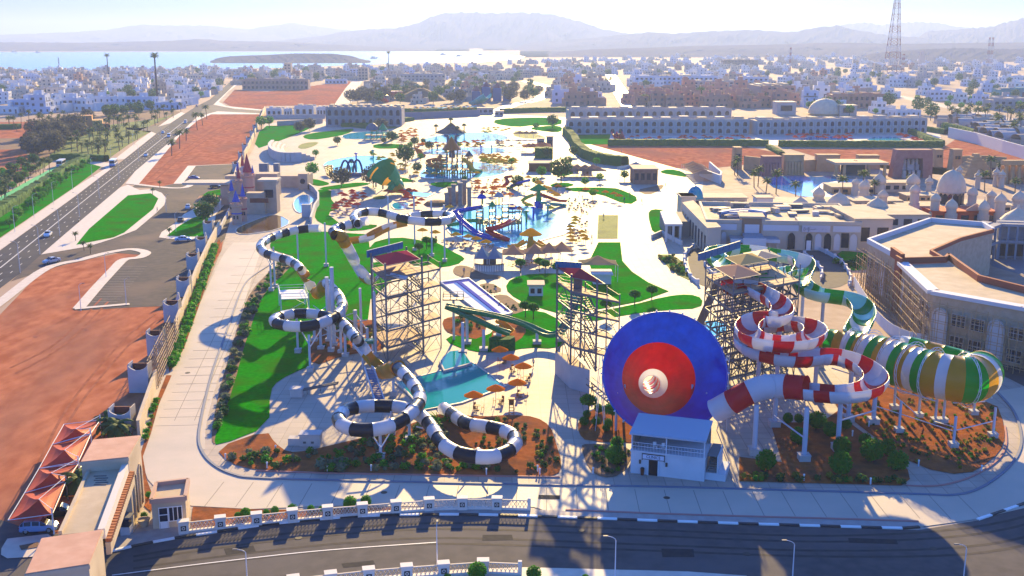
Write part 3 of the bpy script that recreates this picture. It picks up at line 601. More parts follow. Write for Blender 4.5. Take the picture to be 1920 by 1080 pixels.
# pylons of the wall
def pylon(px, w, h, name, label):
 o = P(*px); r = thing('wall_pylon', label, 'pylon', o, group='pylons along the car park wall'); d = w * .75
 n = 9; top = [(-w / 2 + w * i / n, h - .95 * sin(pi * i / n) ** .7 * (w / 3.3)) for i in range(n + 1)]
 b = MB(); out = [(-w / 2, 0), (w / 2, 0)] + top[::-1]; panel(b, Matrix.Identity(4), out, 0, .3); b.build('front_wall', GREYW, r)
 for s in (-1, 1): b = MB(); b.box(s * w / 2 - (.15 if s > 0 else -.003), .303, 0, s * w / 2 + (.15 if s < 0 else -.003), d, h + .12); b.build('side_wall', CREAM if s > 0 else GREYW, r)
 b = MB(); b.box(-w / 2 + .16, d - .3, 0, w / 2 - .16, d, h - .3); b.build('back_wall', BROWN, r)
 b = MB(); b.box(-w / 2 + .16, .31, h - 1.5, w / 2 - .16, d - .31, h - 1.35); b.build('inner_floor', BROWN, r)
 b = MB(); b.add([(-w / 2 + .16, .3, h + .02), (0, .3, h + 1.9), (w / 2 - .16, d * .9, h - .25), (-w / 2 + .16, d * .9, h - .25)], [(0, 1, 2), (0, 2, 3)])
 for (x0, z0), (x1, z1) in zip(top, top[1:]): pass
 return r
for i, (x, y, w, h) in enumerate([(226, 812, 3.2, 3.6), (261, 737, 3.2, 4.7), (292, 668, 3.0, 4.6), (322, 605, 3.1, 4.4), (344, 557, 2.9, 4.4), (361, 507, 2.8, 4.2), (377, 473, 2.7, 4.1), (390, 440, 2.7, 4.0), (442, 322, 2.6, 4), (452, 300, 2.6, 4), (459, 284, 2.6, 4), (466, 270, 2.6, 4), (473, 257, 2.6, 4), (478, 246, 2.6, 4), (484, 235, 2.6, 4)]):
 lab = ['pale wall pylon with stepped brown top behind the palm at the gatehouse', 'nearest grey wall pylon with a curved brown top in front of the scaffolding', 'grey wall pylon wrapped by the timber scaffolding', 'grey wall pylon just beyond the timber scaffolding', 'second grey wall pylon beyond the timber scaffolding', 'third grey wall pylon beyond the timber scaffolding', 'grey wall pylon near the light blue parked car', 'grey wall pylon by the small lawn in front of the castle'][i] if i < 8 else ['small wall pylon first beyond the castle along the red dirt lot', 'small wall pylon second beyond the castle along the red dirt lot', 'small wall pylon third beyond the castle along the red dirt lot', 'small wall pylon midway along the red dirt lot', 'small wall pylon third from the far end of the red dirt lot', 'small wall pylon next to last along the red dirt lot', 'small wall pylon at the far end of the red dirt lot'][i - 8]
 pylon((x, y), w, h, '', lab)
for i, (x, y) in enumerate([(333, 580), (354, 535), (370, 492), (384, 460)]):   # white gable-shaped pieces leaning between pylons
 p = P(x, y); b = MB(); b.hexa([p + V((-.9, 0, 0)), p + V((.9, 0, 0)), p + V((.9, .5, 0)), p + V((-.9, .5, 0))], [p + V((.2, 0, 3.6)), p + V((.4, 0, 3.6)), p + V((.4, .5, 3.6)), p + V((.2, .5, 3.6))])
 b.build('wall_fin', mat('white_render', (.66, .60, .52), .8), label='white pointed wall fin %s the car park wall' % ['nearest the scaffolding along', 'second from the scaffolding along', 'third from the scaffolding along', 'nearest the castle along'][i], cat='wall fin', group='white fins of the wall')
# timber scaffolding
sc = thing('timber_scaffolding', 'dense raw timber scaffolding around the gap in the boundary wall', 'scaffolding')
a, c = P(289, 728), P(329, 640); L = (c - a).length; F = wframe(a, c); rnd = random.Random(3)
for k in range(15):
 for y in (-.7, .7):
  x = L * k / 14; h = 5.2 + rnd.uniform(-.8, .6); b = MB(); b.bar(F @ V((x, y, 0)), F @ V((x + rnd.uniform(-.2, .2), y + rnd.uniform(-.2, .2), h)), .07, 5); b.build('upright', WOOD, sc)
for k in range(7):
 for y in (-.75, .75): b = MB(); z = .6 + k * .72; b.bar(F @ V((-.3, y, z + rnd.uniform(-.15, .15))), F @ V((L + .3, y, z + rnd.uniform(-.15, .15))), .06, 5); b.build('rail', WOOD, sc)
for k in range(22): b = MB(); x = rnd.uniform(0, L * .8); b.bar(F @ V((x, rnd.choice((-.8, .8)), rnd.uniform(0, 2))), F @ V((x + 2, rnd.uniform(-.8, .8), rnd.uniform(3, 5.4))), .05, 5); b.build('brace', WOOD, sc)
for k in range(28): b = MB(); x = L * rnd.random(); z = rnd.uniform(.6, 5); b.bar(F @ V((x, -.9, z)), F @ V((x, .9, z)), .05, 4); b.build('putlog', WOOD, sc)
# ---- fence of the near road
PIER = mat('white_pier', (.68, .63, .56), .8); LATT = mat('cream_lattice', (.6, .52, .42), .8); EMB = mat('emblem_black', (.02, .02, .025), .6)
def fence(label, posts, hp=1.7):
 r = thing('fence', label, 'fence')
 pts = [P(*p) for p in posts]
 for i, p in enumerate(pts):
  nxt = pts[min(i + 1, len(pts) - 1)]; prv = pts[max(0, i - 1)]; F = Matrix.Translation(p) @ Matrix.Rotation(atan2((nxt - prv).y, (nxt - prv).x), 4, 'Z')
  if i == len(pts) - 1: b = MB(); b.box(-.2, -.2, 0, .2, .2, hp, F); b.build('end_post', PIER, r); continue
  b = MB(); b.box(-.58, -.42, 0, .58, .42, hp - .16, F); g = b.build('pier', PIER, r)
  b = MB(); b.box(-.66, -.5, hp - .16, .66, .5, hp, F); b.build('cap', PIER, g)
  b = MB(); b.box(-.3, -.45, .55, .3, -.424, 1.15, F); b.build('emblem_plate', EMB, g)
  b = MB(); b.add([F @ V((.2 * cos(t), -.456, .85 + .2 * sin(t))) for t in [pi * j / 6 for j in range(12)]], [tuple(range(12))]); b.add([F @ V((.11 * cos(t), -.460, .85 + .11 * sin(t))) for t in [pi * j / 4 for j in range(8)]], [tuple(range(8))]); b.mi[-1] = 1; b.build('emblem', [PIER, EMB], g)
 for a, c in zip(pts, pts[1:]):
  F = wframe(a, c); L = (c - a).length; x0, x1 = .58, L - (.58 if c is not pts[-1] else .2)
  b = MB(); b.box(x0, -.22, 0, x1, .22, .42, F); b.build('base_wall', PIER, r)
  b = MB(); b.box(x0, -.1, 1.28, x1, .1, 1.4, F); b.build('top_rail', LATT, r)
  b = MB(); k = int((x1 - x0) / .42)
  for j in range(k):
   u = x0 + (x1 - x0) * j / k; v = x0 + (x1 - x0) * (j + 1) / k
   b.beam(F @ V((u, 0, .42)), F @ V((v, 0, 1.28)), .07, .06); b.beam(F @ V((v, 0, .42)), F @ V((u, 0, 1.28)), .07, .05); b.beam(F @ V((u, 0, .42)), F @ V((u, 0, 1.28)), .06, .04)
  o = b.build('lattice_panel', LATT, r)
fence('white pier fence with dark square emblems on the far side of the near road', [(345, 1001), (414, 993), (482, 986), (549, 979), (615, 973), (680, 968), (743, 963), (805, 958), (867, 956), (932, 956), (992, 958)])
fence('white pier fence with square emblems on the near side of the road', [(480, 1118), (551, 1108), (621, 1100), (692, 1092), (763, 1086), (832, 1081), (906, 1076), (975, 1079)])
# soil strips beside wall and fence
sheet('planter', [(264, 852), (279, 800), (300, 735), (312, 705), (322, 705), (298, 760), (283, 815), (268, 858), (275, 900), (288, 935), (284, 962), (270, 950)], SOIL, .15)
sheet('planter', [(335, 648), (352, 600), (372, 540), (400, 470), (411, 448), (414, 455), (392, 520), (368, 590), (345, 655), (318, 700), (316, 690)], SOIL, .15)
sheet('planter', [(358, 984), (362, 952), (470, 957), (560, 958), (640, 955), (745, 953), (740, 962), (680, 966), (549, 976), (414, 990), (358, 996)], SOIL, .15)
# ---- carport of red canvas pyramids
def canopy(pts, apex, label, zc=2.5, za=3.7):
 q = [P(x, y, zc) for x, y in pts]; r = thing('carport_canopy', label, 'canopy', group='red canvas carports by the gatehouse')
 ap = P(*apex, za); b = MB(); m = 6
 for k in range(4):
  A, B = q[k], q[(k + 1) % 4]; prev = None
  for j in range(m):                     # slightly sagging canvas
   rows = []
   for s in (j / m, (j + 1) / m):
    e = A.lerp(B, s) - V((0, 0, .25 * sin(pi * s))); rows.append([e.lerp(ap, t) - V((0, 0, .30 * sin(pi * t))) for t in (0, .33, .66, 1)])
   for t in range(3): b.add([rows[0][t], rows[1][t], rows[1][t + 1], rows[0][t + 1]], [(0, 1, 2, 3)])
 b.build('canvas', PVC, r)
 b = MB()
 for k in range(4): b.bar(q[k] + V((0, 0, .05)), q[(k + 1) % 4] + V((0, 0, .05)), .05, 5)
 b.build('edge_frame', WSTEEL, r)
 for k in (1, 2): b = MB(); b.bar(V((q[k].x, q[k].y, 0)), q[k] + V((0, 0, .8)), .09, 8); b.build('post', WSTEEL, r)
 b = MB(); b.bar(q[1] + V((0, 0, .7)), ap, .04, 5); b.bar(q[2] + V((0, 0, .7)), ap, .04, 5); b.build('tie_rod', WSTEEL, r)
for pts, ap, lb in ([[(15, 976), (98, 965), (124, 903), (46, 925)], (73, 936), 'nearest red canvas carport canopy above the light blue hatchback'],
     [[(46, 925), (124, 903), (147, 870), (73, 879)], (96, 887), 'second red canvas carport canopy from the light blue hatchback'],
     [[(73, 879), (147, 866), (170, 815), (98, 834)], (121, 844), 'third red canvas carport canopy from the light blue hatchback'],
     [[(98, 834), (170, 813), (188, 788), (120, 796)], (142, 804), 'farthest red canvas carport canopy from the light blue hatchback']): canopy(pts, ap, lb)
sheet('island_walk', [(3, 1030), (14, 1012), (90, 1003), (100, 1010), (96, 1036), (60, 1046), (14, 1049), (2, 1042)], SIDE, .14)
sheet('island_soil', [(36, 1026), (72, 1019), (74, 1028), (40, 1034)], SOIL2, .2)
# ---- cars
TYRE = mat('tyre_rubber', (.015, .015, .015), .9); RIM2 = mat('wheel_rim', (.4, .4, .42), .35, metal=.7)
HEADL = mat('headlamp_lens', (.8, .8, .78), .15); TAILL = mat('tail_lamp_lens', (.4, .01, .01), .2)
def paint(n, c): return mat('car_paint_' + n, c, .28, spec=.6)
def make_car(pm, kind='hatch'):
 L, W, H = (4.1, 1.75, 1.5) if kind == 'hatch' else (4.6, 1.8, 1.45) if kind == 'sedan' else (5.0, 1.95, 2.1)
 # stations: x from rear to front, half width, belt z, roof z, roof half width
 if kind == 'van': st = [(-L / 2, .8, .95, 1.9, .7), (-L / 2 + .1, .95, 1.05, 2.05, .82), (-.5, .97, 1.1, 2.12, .85), (1.1, .97, 1.1, 2.05, .82), (1.75, .95, 1.1, 1.15, .8), (2.3, .9, .95, .98, .8), (L / 2, .75, .7, .72, .7)]
 elif kind == 'hatch': st = [(-L / 2, .68, .75, .8, .62), (-L / 2 + .15, .82, .92, 1.1, .66), (-1.5, .86, .95, 1.42, .62), (-.6, .87, .95, 1.5, .66), (.3, .87, .93, 1.44, .64), (1.05, .86, .92, .98, .7), (1.75, .8, .8, .84, .68), (L / 2, .62, .6, .62, .55)]
 else: st = [(-L / 2, .7, .75, .8, .65), (-L / 2 + .2, .84, .95, .98, .74), (-1.45, .88, .97, 1.04, .72), (-.75, .89, .96, 1.42, .62), (.3, .89, .95, 1.45, .64), (1.1, .88, .93, .98, .72), (1.9, .82, .82, .86, .7), (L / 2, .64, .6, .62, .56)]
 b = MB(); rings = []
 for x, hw, bz, rz, rw in st:
  z0 = .25; rings.append([(x, -hw * .92, z0), (x, -hw, .5 * bz), (x, -hw * .97, bz), (x, -rw, rz), (x, 0, rz + .03), (x, rw, rz), (x, hw * .97, bz), (x, hw, .5 * bz), (x, hw * .92, z0)])
 n = 9
 for r in rings: b.v.extend(r)
 for i in range(len(st) - 1):
  for j in range(n - 1): b.f.append((i * n + j, i * n + j + 1, i * n + n + j + 1, i * n + n + j)); b.mi.append(0)
 b.f += [tuple(range(n)), tuple(range((len(st) - 1) * n + n - 1, (len(st) - 1) * n - 1, -1))]; b.mi += [0, 0]
 body = b.mesh('car_body', pm); g = MB()
 def inset(i, j, pts): g.add(pts, [tuple(range(len(pts)))])
 for i in range(len(st) - 1):               # glass just proud of the greenhouse
  for j in (2, 5):
   q = [V(rings[i][j]), V(rings[i][j + 1]), V(rings[i + 1][j + 1]), V(rings[i + 1][j])]
   hh = max(abs(q[1].z - q[0].z), abs(q[2].z - q[3].z))
   if hh < .2: continue
   c = sum(q, V()) / 4; off = V((0, -.012 if j == 2 else .012, .004)); q = [c + (p - c) * .86 + off for p in q]; g.add(q, [(0, 1, 2, 3)])
  a, c2 = rings[i][4], rings[i + 1][4]     # screens
  if abs(a[2] - c2[2]) > .28:
   q = [V(rings[i][3]), V(rings[i][5]), V(rings[i + 1][5]), V(rings[i + 1][3])]; c = sum(q, V()) / 4
   q = [c + (p - c) * .9 + V((.03 * (1 if a[2] > c2[2] else -1), 0, .05)) for p in q]; g.add(q, [(0, 1, 2, 3)])
 glass = g.mesh('car_glass', GLASS)
 wm = MB(); wm.bar((0, -.1, 0), (0, .1, 0), .33, 14); tyre = wm.mesh('tyre', TYRE)
 wm = MB(); wm.bar((0, -.112, 0), (0, .112, 0), .2, 10); rim = wm.mesh('rim', RIM2)
 hl = MB(); hl.box(-.06, -.16, -.07, .06, .16, .07); hlm = hl.mesh('lamp', HEADL); tl = hl.mesh('lamp', TAILL)
 return dict(body=body, glass=glass, tyre=tyre, rim=rim, head=hlm, tail=tl, L=L, W=W, st=st)
CARS = {}
def car(px, ang, pm, kind, label, sc=1.0, detail=True, group='cars on the road and car park', z=.07):
 k = (pm.name, kind)
 if k not in CARS: CARS[k] = make_car(pm, kind)
 c = CARS[k]; p = P(*px); r = thing('car', label, 'car' if kind != 'van' else 'van', (p.x, p.y, z), ang, group, sc)
 link('body', c['body'], r); link('window', c['glass'], r)
 for sx in (-1, 1):
  for sy in (-1, 1):
   t = link('wheel', c['tyre'], r, loc=(sx * c['L'] * .31, sy * (c['W'] / 2 - .12), .33))
   if detail: link('rim', c['rim'], t)
 if detail:
  for sy in (-1, 1): link('headlight', c['head'], r, loc=(c['L'] / 2 - .13, sy * .5, .62)); link('tail_light', c['tail'], r, loc=(-c['L'] / 2 + .07, sy * .58, .72))
 return r
def pang(a, b): p, q = P(*a), P(*b); return atan2(q.y - p.y, q.x - p.x)
AR = pang((0, 500), (187, 350)); SBLUE, WHT, BLK, SIL, PUR, LBL = paint('steel_blue', (.16, .28, .5)), paint('white', (.75, .75, .77)), paint('black', (.012, .012, .016)), paint('silver', (.45, .47, .52)), paint('purple', (.12, .10, .30)), paint('pale_blue', (.35, .5, .7))
car((74, 996), R(8), SBLUE, 'hatch', 'light blue hatchback parked under the nearest carport canopy')
car((112, 968), R(10), BLK, 'sedan', 'black car parked behind the light blue hatchback under the carport')
car((128, 930), R(10), BLK, 'sedan', 'black car parked under the second carport canopy')
car((150, 893), R(10), BLK, 'hatch', 'dark hatchback parked under the third carport canopy')
car((97, 493), pang((97, 493), (60, 500)), SIL, 'sedan', 'silver car turning from the side road onto the highway')
car((90, 443), AR + pi, WHT, 'sedan', 'white car on the highway beside the near grass island')
car((353, 391), AR, WHT, 'sedan', 'white car parked by the small tent near the castle')
car((339, 416), AR, BLK, 'sedan', 'dark car parked on the side road beside the small lawn')
car((344, 452), pang((344, 452), (380, 451)), LBL, 'sedan', 'pale blue car parked beside the third pylon of the wall')
car((364, 336), pang((364, 336), (400, 337)), PUR, 'sedan', 'purple car alone in the far corner of the car park')
car((405, 352), pang((364, 336), (400, 337)), BLK, 'sedan', 'black car half hidden by the lawn near the castle')
car((274, 293), AR + pi, WHT, 'sedan', 'white car on the highway passing the row of street palms')
car((317, 257), AR + pi, WHT, 'van', 'white van on the highway at the side street junction')
car((306, 250), AR, WHT, 'sedan', 'white car turning at the side street junction', detail=False)
car((348, 231), AR + pi, WHT, 'van', 'white van on the highway near the far crossroads')
car((369, 200), AR, PUR, 'sedan', 'blue car waiting at the far crossroads', detail=False)
car((414, 163), AR, WHT, 'sedan', 'white car small on the highway beyond the crossroads', detail=False)
car((422, 160), AR, BLK, 'sedan', 'dark car small on the highway beyond the crossroads', detail=False)
def bus(px, ang, m, label):
 r = thing('bus', label, 'bus', P(*px), ang); b = MB(); b.box(-4.2, -1.2, .4, 4.2, 1.2, 3.1); b.build('body', m, r)
 for y in (-1.22, 1.22): b = MB(); b.box(-3.9, y - .02, 1.6, 3.9, y + .02, 2.6); b.build('window', GLASS, r)
 for x in (-4.22, 4.22): b = MB(); b.box(x - .02, -1.05, 1.5, x + .02, 1.05, 2.7); b.build('windscreen', GLASS, r)
 b = MB(); b.box(-4.21, -1.21, .45, 4.21, 1.21, 1.1); b.build('lower_panel', paint('blue', (.05, .15, .5)), r)
 for x in (-2.6, 2.6):
  for y in (-1.1, 1.1): b = MB(); b.bar((x, y - .15, .48), (x, y + .15, .48), .48, 12); b.build('wheel', TYRE, r)
bus((213, 311), AR, WHT, 'white and blue bus stopped at the lay-by of the highway'); bus((115, 312), pang((60, 343), (120, 312)), WHT, 'white bus behind the green cycle track')
mc = thing('motorcycle', 'dark motorcycle with rider at the highway edge by the grass island', 'motorcycle', P(148, 416), AR)
for x in (-.65, .65): b = MB(); b.bar((x, -.06, .32), (x, .06, .32), .32, 12); b.build('wheel', TYRE, mc)
b = MB(); b.beam((-.6, 0, .6), (.5, 0, .7), .25, .35); b.bar((.65, 0, .35), (.4, 0, 1.05), .04); b.bar((.4, -.35, 1.05), (.4, .35, 1.05), .03); b.build('frame', BLK, mc)

# ---- people
def person(px, label, shirt, trousers, ang=0.0, pose='walk', z=0.1, sc=1.0, group=None, cat='person'):
 p = P(*px); r = thing('person', label, cat, (p.x, p.y, z), ang, group, sc); m = bpy.data.meshes.new('body')
 st = .26 if pose == 'walk' else .03
 J = {'pel': (0, 0, .93), 'che': (.02, 0, 1.22), 'nek': (.03, 0, 1.45), 'hed': (.05, 0, 1.6), 'top': (.05, 0, 1.72),
  'lh': (0, .1, .88), 'lk': (st * .7, .1, .5), 'la': (st * .8, .1, .08), 'lt': (st * .8 + .16, .1, .04), 'rh': (0, -.1, .88), 'rk': (-st * .3, -.1, .48), 'ra': (-st, -.1, .1), 'rt': (-st + .15, -.1, .04),
  'ls': (.02, .19, 1.4), 'le': (-.1, .24, 1.12), 'lw': (.02, .24, .88), 'lf': (.06, .24, .78), 'rs': (.02, -.19, 1.4), 're': (.08, -.24, 1.12), 'rw': (.22, -.22, .92), 'rf': (.28, -.21, .83)}
 rad = {'pel': .14, 'che': .15, 'nek': .06, 'hed': .095, 'top': .07, 'lh': .09, 'lk': .06, 'la': .045, 'lt': .04, 'ls': .065, 'le': .045, 'lw': .033, 'lf': .035}
 E = [('pel', 'che'), ('che', 'nek'), ('nek', 'hed'), ('hed', 'top')]
 for s in 'lr': E += [('pel', s + 'h'), (s + 'h', s + 'k'), (s + 'k', s + 'a'), (s + 'a', s + 't'), ('nek', s + 's'), (s + 's', s + 'e'), (s + 'e', s + 'w'), (s + 'w', s + 'f')]
 K = list(J); m.from_pydata([J[k] for k in K], [(K.index(a), K.index(c)) for a, c in E], [])
 o = link('body', m, r); mod = o.modifiers.new('skin', 'SKIN'); sv = m.skin_vertices[0].data
 for i, k in enumerate(K):
  q = rad.get(k) or rad.get('l' + k[1:]); sv[i].radius = (q, q)
 sv[0].use_root = True; o.modifiers.new('sub', 'SUBSURF').levels = 1; o.modifiers['sub'].render_levels = 1
 mt = bpy.data.materials.new('clothed_figure'); mt.use_nodes = True; t = mt.node_tree; tc = t.nodes.new('ShaderNodeTexCoord'); sx = t.nodes.new('ShaderNodeSeparateXYZ'); rr = t.nodes.new('ShaderNodeValToRGB'); rr.color_ramp.interpolation = 'CONSTANT'
 dv = t.nodes.new('ShaderNodeMath'); dv.operation = 'DIVIDE'; dv.inputs[1].default_value = 2
 t.links.new(tc.outputs['Object'], sx.inputs[0]); t.links.new(sx.outputs[2], dv.inputs[0]); t.links.new(dv.outputs[0], rr.inputs[0])
 cr = rr.color_ramp; cr.elements[0].position = 0; cr.elements[0].color = (.02, .015, .01, 1); cr.elements[1].position = .045; cr.elements[1].color = (*trousers, 1)
 for pos, c in ((.475, shirt), (.735, (.32, .17, .10)), (.825, (.015, .01, .008))): e = cr.elements.new(pos); e.color = (*c, 1)
 t.links.new(rr.outputs[0], t.nodes['Principled BSDF'].inputs['Base Color']); t.nodes['Principled BSDF'].inputs['Roughness'].default_value = .85
 m.materials.append(mt); return r
person((214, 1033), 'person in pale blue shirt and dark trousers walking past the gatehouse', (.35, .42, .75), (.012, .012, .02), R(200), z=.08)
# ---- castle
PINK = mat('pink_render', (.50, .33, .25), .85); PINK2 = mat('castle_pink', (.55, .30, .22), .8); CBLUE = mat('castle_blue', (.03, .07, .42), .5); CRED = mat('castle_red', (.42, .04, .06), .6); TAN = mat('tan_render', (.40, .30, .22), .85, (.46, .35, .26), .5)
ca = thing('castle', 'fairy tale castle with blue and red cone towers beside the wall', 'castle')
def turret(px, top, w, m, cone, ch, ring=None, z0=0.0, nm='turret'):
 p = P(*px); rr = w / 2 * PXM(px[1]); h = HT(px[0], px[1], top)
 b = MB(); b.lathe((p.x, p.y, z0), [(rr, 0), (rr, h - z0 - .8), (rr * 1.2, h - z0 - .5), (rr * 1.2, h - z0), (rr, h - z0)], 16); t = b.build(nm, m, ca, smooth=False)
 for k in range(8):
  a = 2 * pi * k / 8; b = MB(); b.box(-.25, -.2, h, .25, .2, h + .45, Matrix.Translation((p.x + rr * 1.12 * cos(a), p.y + rr * 1.12 * sin(a), 0)) @ Matrix.Rotation(a + pi / 2, 4, 'Z')); b.build('merlon', m, t)
 if ring: b = MB(); b.lathe((p.x, p.y, h * .55), [(rr * 1.06, 0), (rr * 1.1, .2), (rr * 1.06, .4)], 16, False); b.build('ring', ring, t)
 if cone:
  b = MB(); b.lathe((p.x, p.y, h), [(rr * .62, 0), (rr * .62, 1.0)], 12); b.build('drum', m, t)
  b = MB(); b.lathe((p.x, p.y, h + 1.0), [(rr * .85, 0), (rr * .45, ch * .45), (.03, ch)], 12); b.build('cone_roof', cone, t)
 for a in (-1.9, -1.2): b = MB(); b.box(-.25, -.06, h * .3, .25, .06, h * .3 + 1.1, Matrix.Translation((p.x + rr * cos(a), p.y + rr * sin(a), 0)) @ Matrix.Rotation(a + pi / 2, 4, 'Z')); b.build('window', GLASS, t)
turret((445, 421), 384, 18, PINK, CBLUE, 3.6, CBLUE); turret((458, 415), 374, 12, PINK2, CBLUE, 4.2, CRED); turret((437, 404), 363, 11, PINK, CBLUE, 3.8, CRED)
turret((451, 398), 340, 10, PINK2, CRED, 4, CBLUE); turret((467, 380), 328, 22, PINK2, CRED, 6.5, CRED); turret((449, 378), 325, 8, PINK, CBLUE, 3.5); turret((458, 372), 316, 9, GREYW, CRED, 5); turret((476, 372), 330, 8, PINK, CBLUE, 3)
def block(px, z1, m, nm, par, z0=0.0):
 b = MB(); b.prism(rect_px(px, z1), z0, z1, z0 > 0); return b.build(nm, m, par)
gb = thing('gate_building', 'tan blocky entrance building standing right behind the castle towers', 'building')
HB = HT(470, 402, 360); HB2 = HT(495, 399, 340)
def vblock(x0, x1, yb, yt, dp, m, nm, par):        # upright block: front foot between x0 and x1 in row yb, roof at row yt, dp metres deep
 a, c = P(x0, yb), P(x1, yb); h = HT(x0, yb, yt); b = MB(); b.box(a.x, a.y, 0, c.x, a.y + dp, h); return b.build(nm, m, par), a, c, h
vblock(463, 497, 402, 362, 4, TAN, 'wall', gb); vblock(497.2, 520, 400, 340, 5, TAN, 'pier', gb); vblock(424, 470, 372, 330, 5, TAN, 'wall', gb); vblock(415, 428, 385, 348, 6, TAN, 'pier', gb); vblock(470, 521, 368, 326, 6, TAN, 'wall', gb)
a = P(490, 399); b = MB(); h = HB2; b.box(a.x - .6, a.y - .8, h, P(523, 399).x, a.y + 6, h + .6); b.build('roof_slab', mat('pale_slab', (.5, .42, .34), .8), gb)
b = MB(); q = P(430, 352); h = HT(430, 385, 346); b.box(q.x - 4, P(430, 385).y - 1, h, q.x + 12, P(430, 385).y + 8, h + .7); b.build('roof_slab', MATS['pale_slab'], gb)
b = MB(); q = P(470, 402); b.box(q.x, q.y - .05, HB * .52, q.x + 6, q.y - .02, HB * .72); b.build('recess', BROWN, gb)
q = P(506, 400); b = MB(); b.box(q.x - 1.4, q.y - .06, HB2 * .5, q.x + 1.4, q.y + .1, HB2 * .75); b.build('window', GLASS, gb)
cb = thing('service_building', 'tan low building with round window beside the castle pool', 'building'); vblock(520, 577, 352, 330, 12, TAN, 'wall', cb); vblock(560, 577, 356, 326, 4, TAN, 'tower', cb)
q = P(568, 356); b = MB(); zz = HT(568, 356, 340); b.bar((q.x, q.y - .08, zz), (q.x, q.y + .1, zz), 1.0, 16); b.build('round_window', GLASS, cb)
for i, x in enumerate((486, 513)):
 tk = thing('water_tank', 'dark grey plant box on the roof edge behind the castle, %s one' % ('wider' if i == 0 else 'darker'), 'plant box'); vblock(x, x + (16 if i == 0 else 10), 325, 307, 3, mat('plant_box', (.13, .15, .2), .6), 'casing', tk); b = MB(); q = P(x, 325); b.box(q.x - .1, q.y - .1, 0, q.x + .3, q.y + 3, .4); b.build('skid', STEEL, tk)
wall_run('curved grey rim wall around the blue castle pool', [(583, 420), (590, 395), (597, 385), (597, 372), (590, 362), (577, 352)], 2.2, .6, GREYW)
b = MB(); q = P(566, 408); b.box(q.x, q.y, 0, P(583, 408).x, q.y + 1.5, 4.2); b.build('pool_gate', GREYW, label='plain grey slab wall at the front of the blue castle pool', cat='wall')
tn = thing('tent', 'orange brown tent roof over the parked white car', 'tent'); qq = [P(364, 380, 3), P(412, 378, 3), P(416, 366, 3), P(374, 367, 3)]; ap = P(390, 366, 4.2)
b = MB(); [b.add([qq[k], qq[(k + 1) % 4], ap], [(0, 1, 2)]) for k in range(4)]; b.build('canvas', mat('orange_tent', (.4, .18, .1), .8), tn)
for k in range(4): b = MB(); b.bar((qq[k].x, qq[k].y, 0), qq[k], .08); b.build('post', WSTEEL, tn)
# ================================================================ slides, towers, funnel
def gel(n, c, r=.3): return mat('gelcoat_' + n, c, r, tuple(.86 * q for q in c), .35, spec=.25, lo=.3, hi=.75)
GW, GK, GR, GY, GG, GO = gel('white', (.72, .73, .76)), gel('black', (.014, .014, .022)), gel('red', (.66, .006, .02)), gel('ochre', (.58, .31, .02)), gel('green', (.01, .34, .02)), gel('teal', (.01, .25, .15))
GBL, GDR = mat('funnel_blue', (.002, .028, .40), .35, (.004, .052, .60), .45, spec=.2, detail=7, lo=.3, hi=.7), mat('funnel_red', (.33, .003, .006), .35, (.50, .006, .009), .5, spec=.2, detail=7, lo=.3, hi=.7)
for m_ in (GW, GR, GG, GY, GO): translucent(m_, .32)
COLM = mat('column_paint', (.50, .53, .60), .5); FOOT = mat('footing_concrete', (.48, .44, .40), .85, (.55, .5, .45), 1)
def zpath(pts, step=.7): return resample(crom([P(*p) for p in pts], 10), step)
def circ(r, n=12): return [(r * cos(2 * pi * i / n), r * sin(2 * pi * i / n)) for i in range(n)]
def ush(r, n=11, a0=-20, a1=200, th=.09):     # open channel, seen in section: an arc below, thickness th
 o = []
 for k in range(n + 1): t = R(a1 + (360 - a1 + a0) * k / n); o.append((r * cos(t), r * sin(t)))
 for k in range(n, -1, -1): t = R(a1 + (360 - a1 + a0) * k / n); o.append(((r - th) * cos(t), (r - th) * sin(t)))
 return o
def banded(root, path, mats, L, sect, name='tube_section', lip=1.05, taper=None, order=None):
 """cuts a path into sections of length L; each is a part with a raised flange at both ends"""
 n = max(1, int(round(sum((b - a).length for a, b in zip(path, path[1:])) / L))); per = max(2, len(path) // n); k = 0; i = 0; out = []; TN = [(path[min(q + 1, len(path) - 1)] - path[max(q - 1, 0)]).normalized() for q in range(len(path))]
 while i < len(path) - 1:
  j = min(len(path) - 1, i + per)
  if len(path) - 1 - j < per // 2: j = len(path) - 1
  sub = path[i:j + 1]; b = MB(); e = [0, 0] + list(range(1, len(sub) - 1)) + [len(sub) - 1] * 2
  pts = [sub[0], sub[0] + TN[i] * .09] + sub[1:-1] + [sub[-1] - TN[j] * .09, sub[-1]]
  f = (lambda q: taper((i + (j - i) * q) / len(path))) if taper else (lambda q: 1)
  b.sweep(pts, lambda q: [(u * (lip if q in (0, len(pts) - 1) else 1) * f(q / len(pts)), v * (lip if q in (0, len(pts) - 1) else 1) * f(q / len(pts))) for u, v in sect], tans=[TN[i], TN[i]] + TN[i + 1:j] + [TN[j], TN[j]])
  m = mats[(order[k % len(order)] if order else k % len(mats))]
  out.append(b.build(name, m, root, smooth=True)); k += 1; i = j
 for o in out:
  pass
 return out
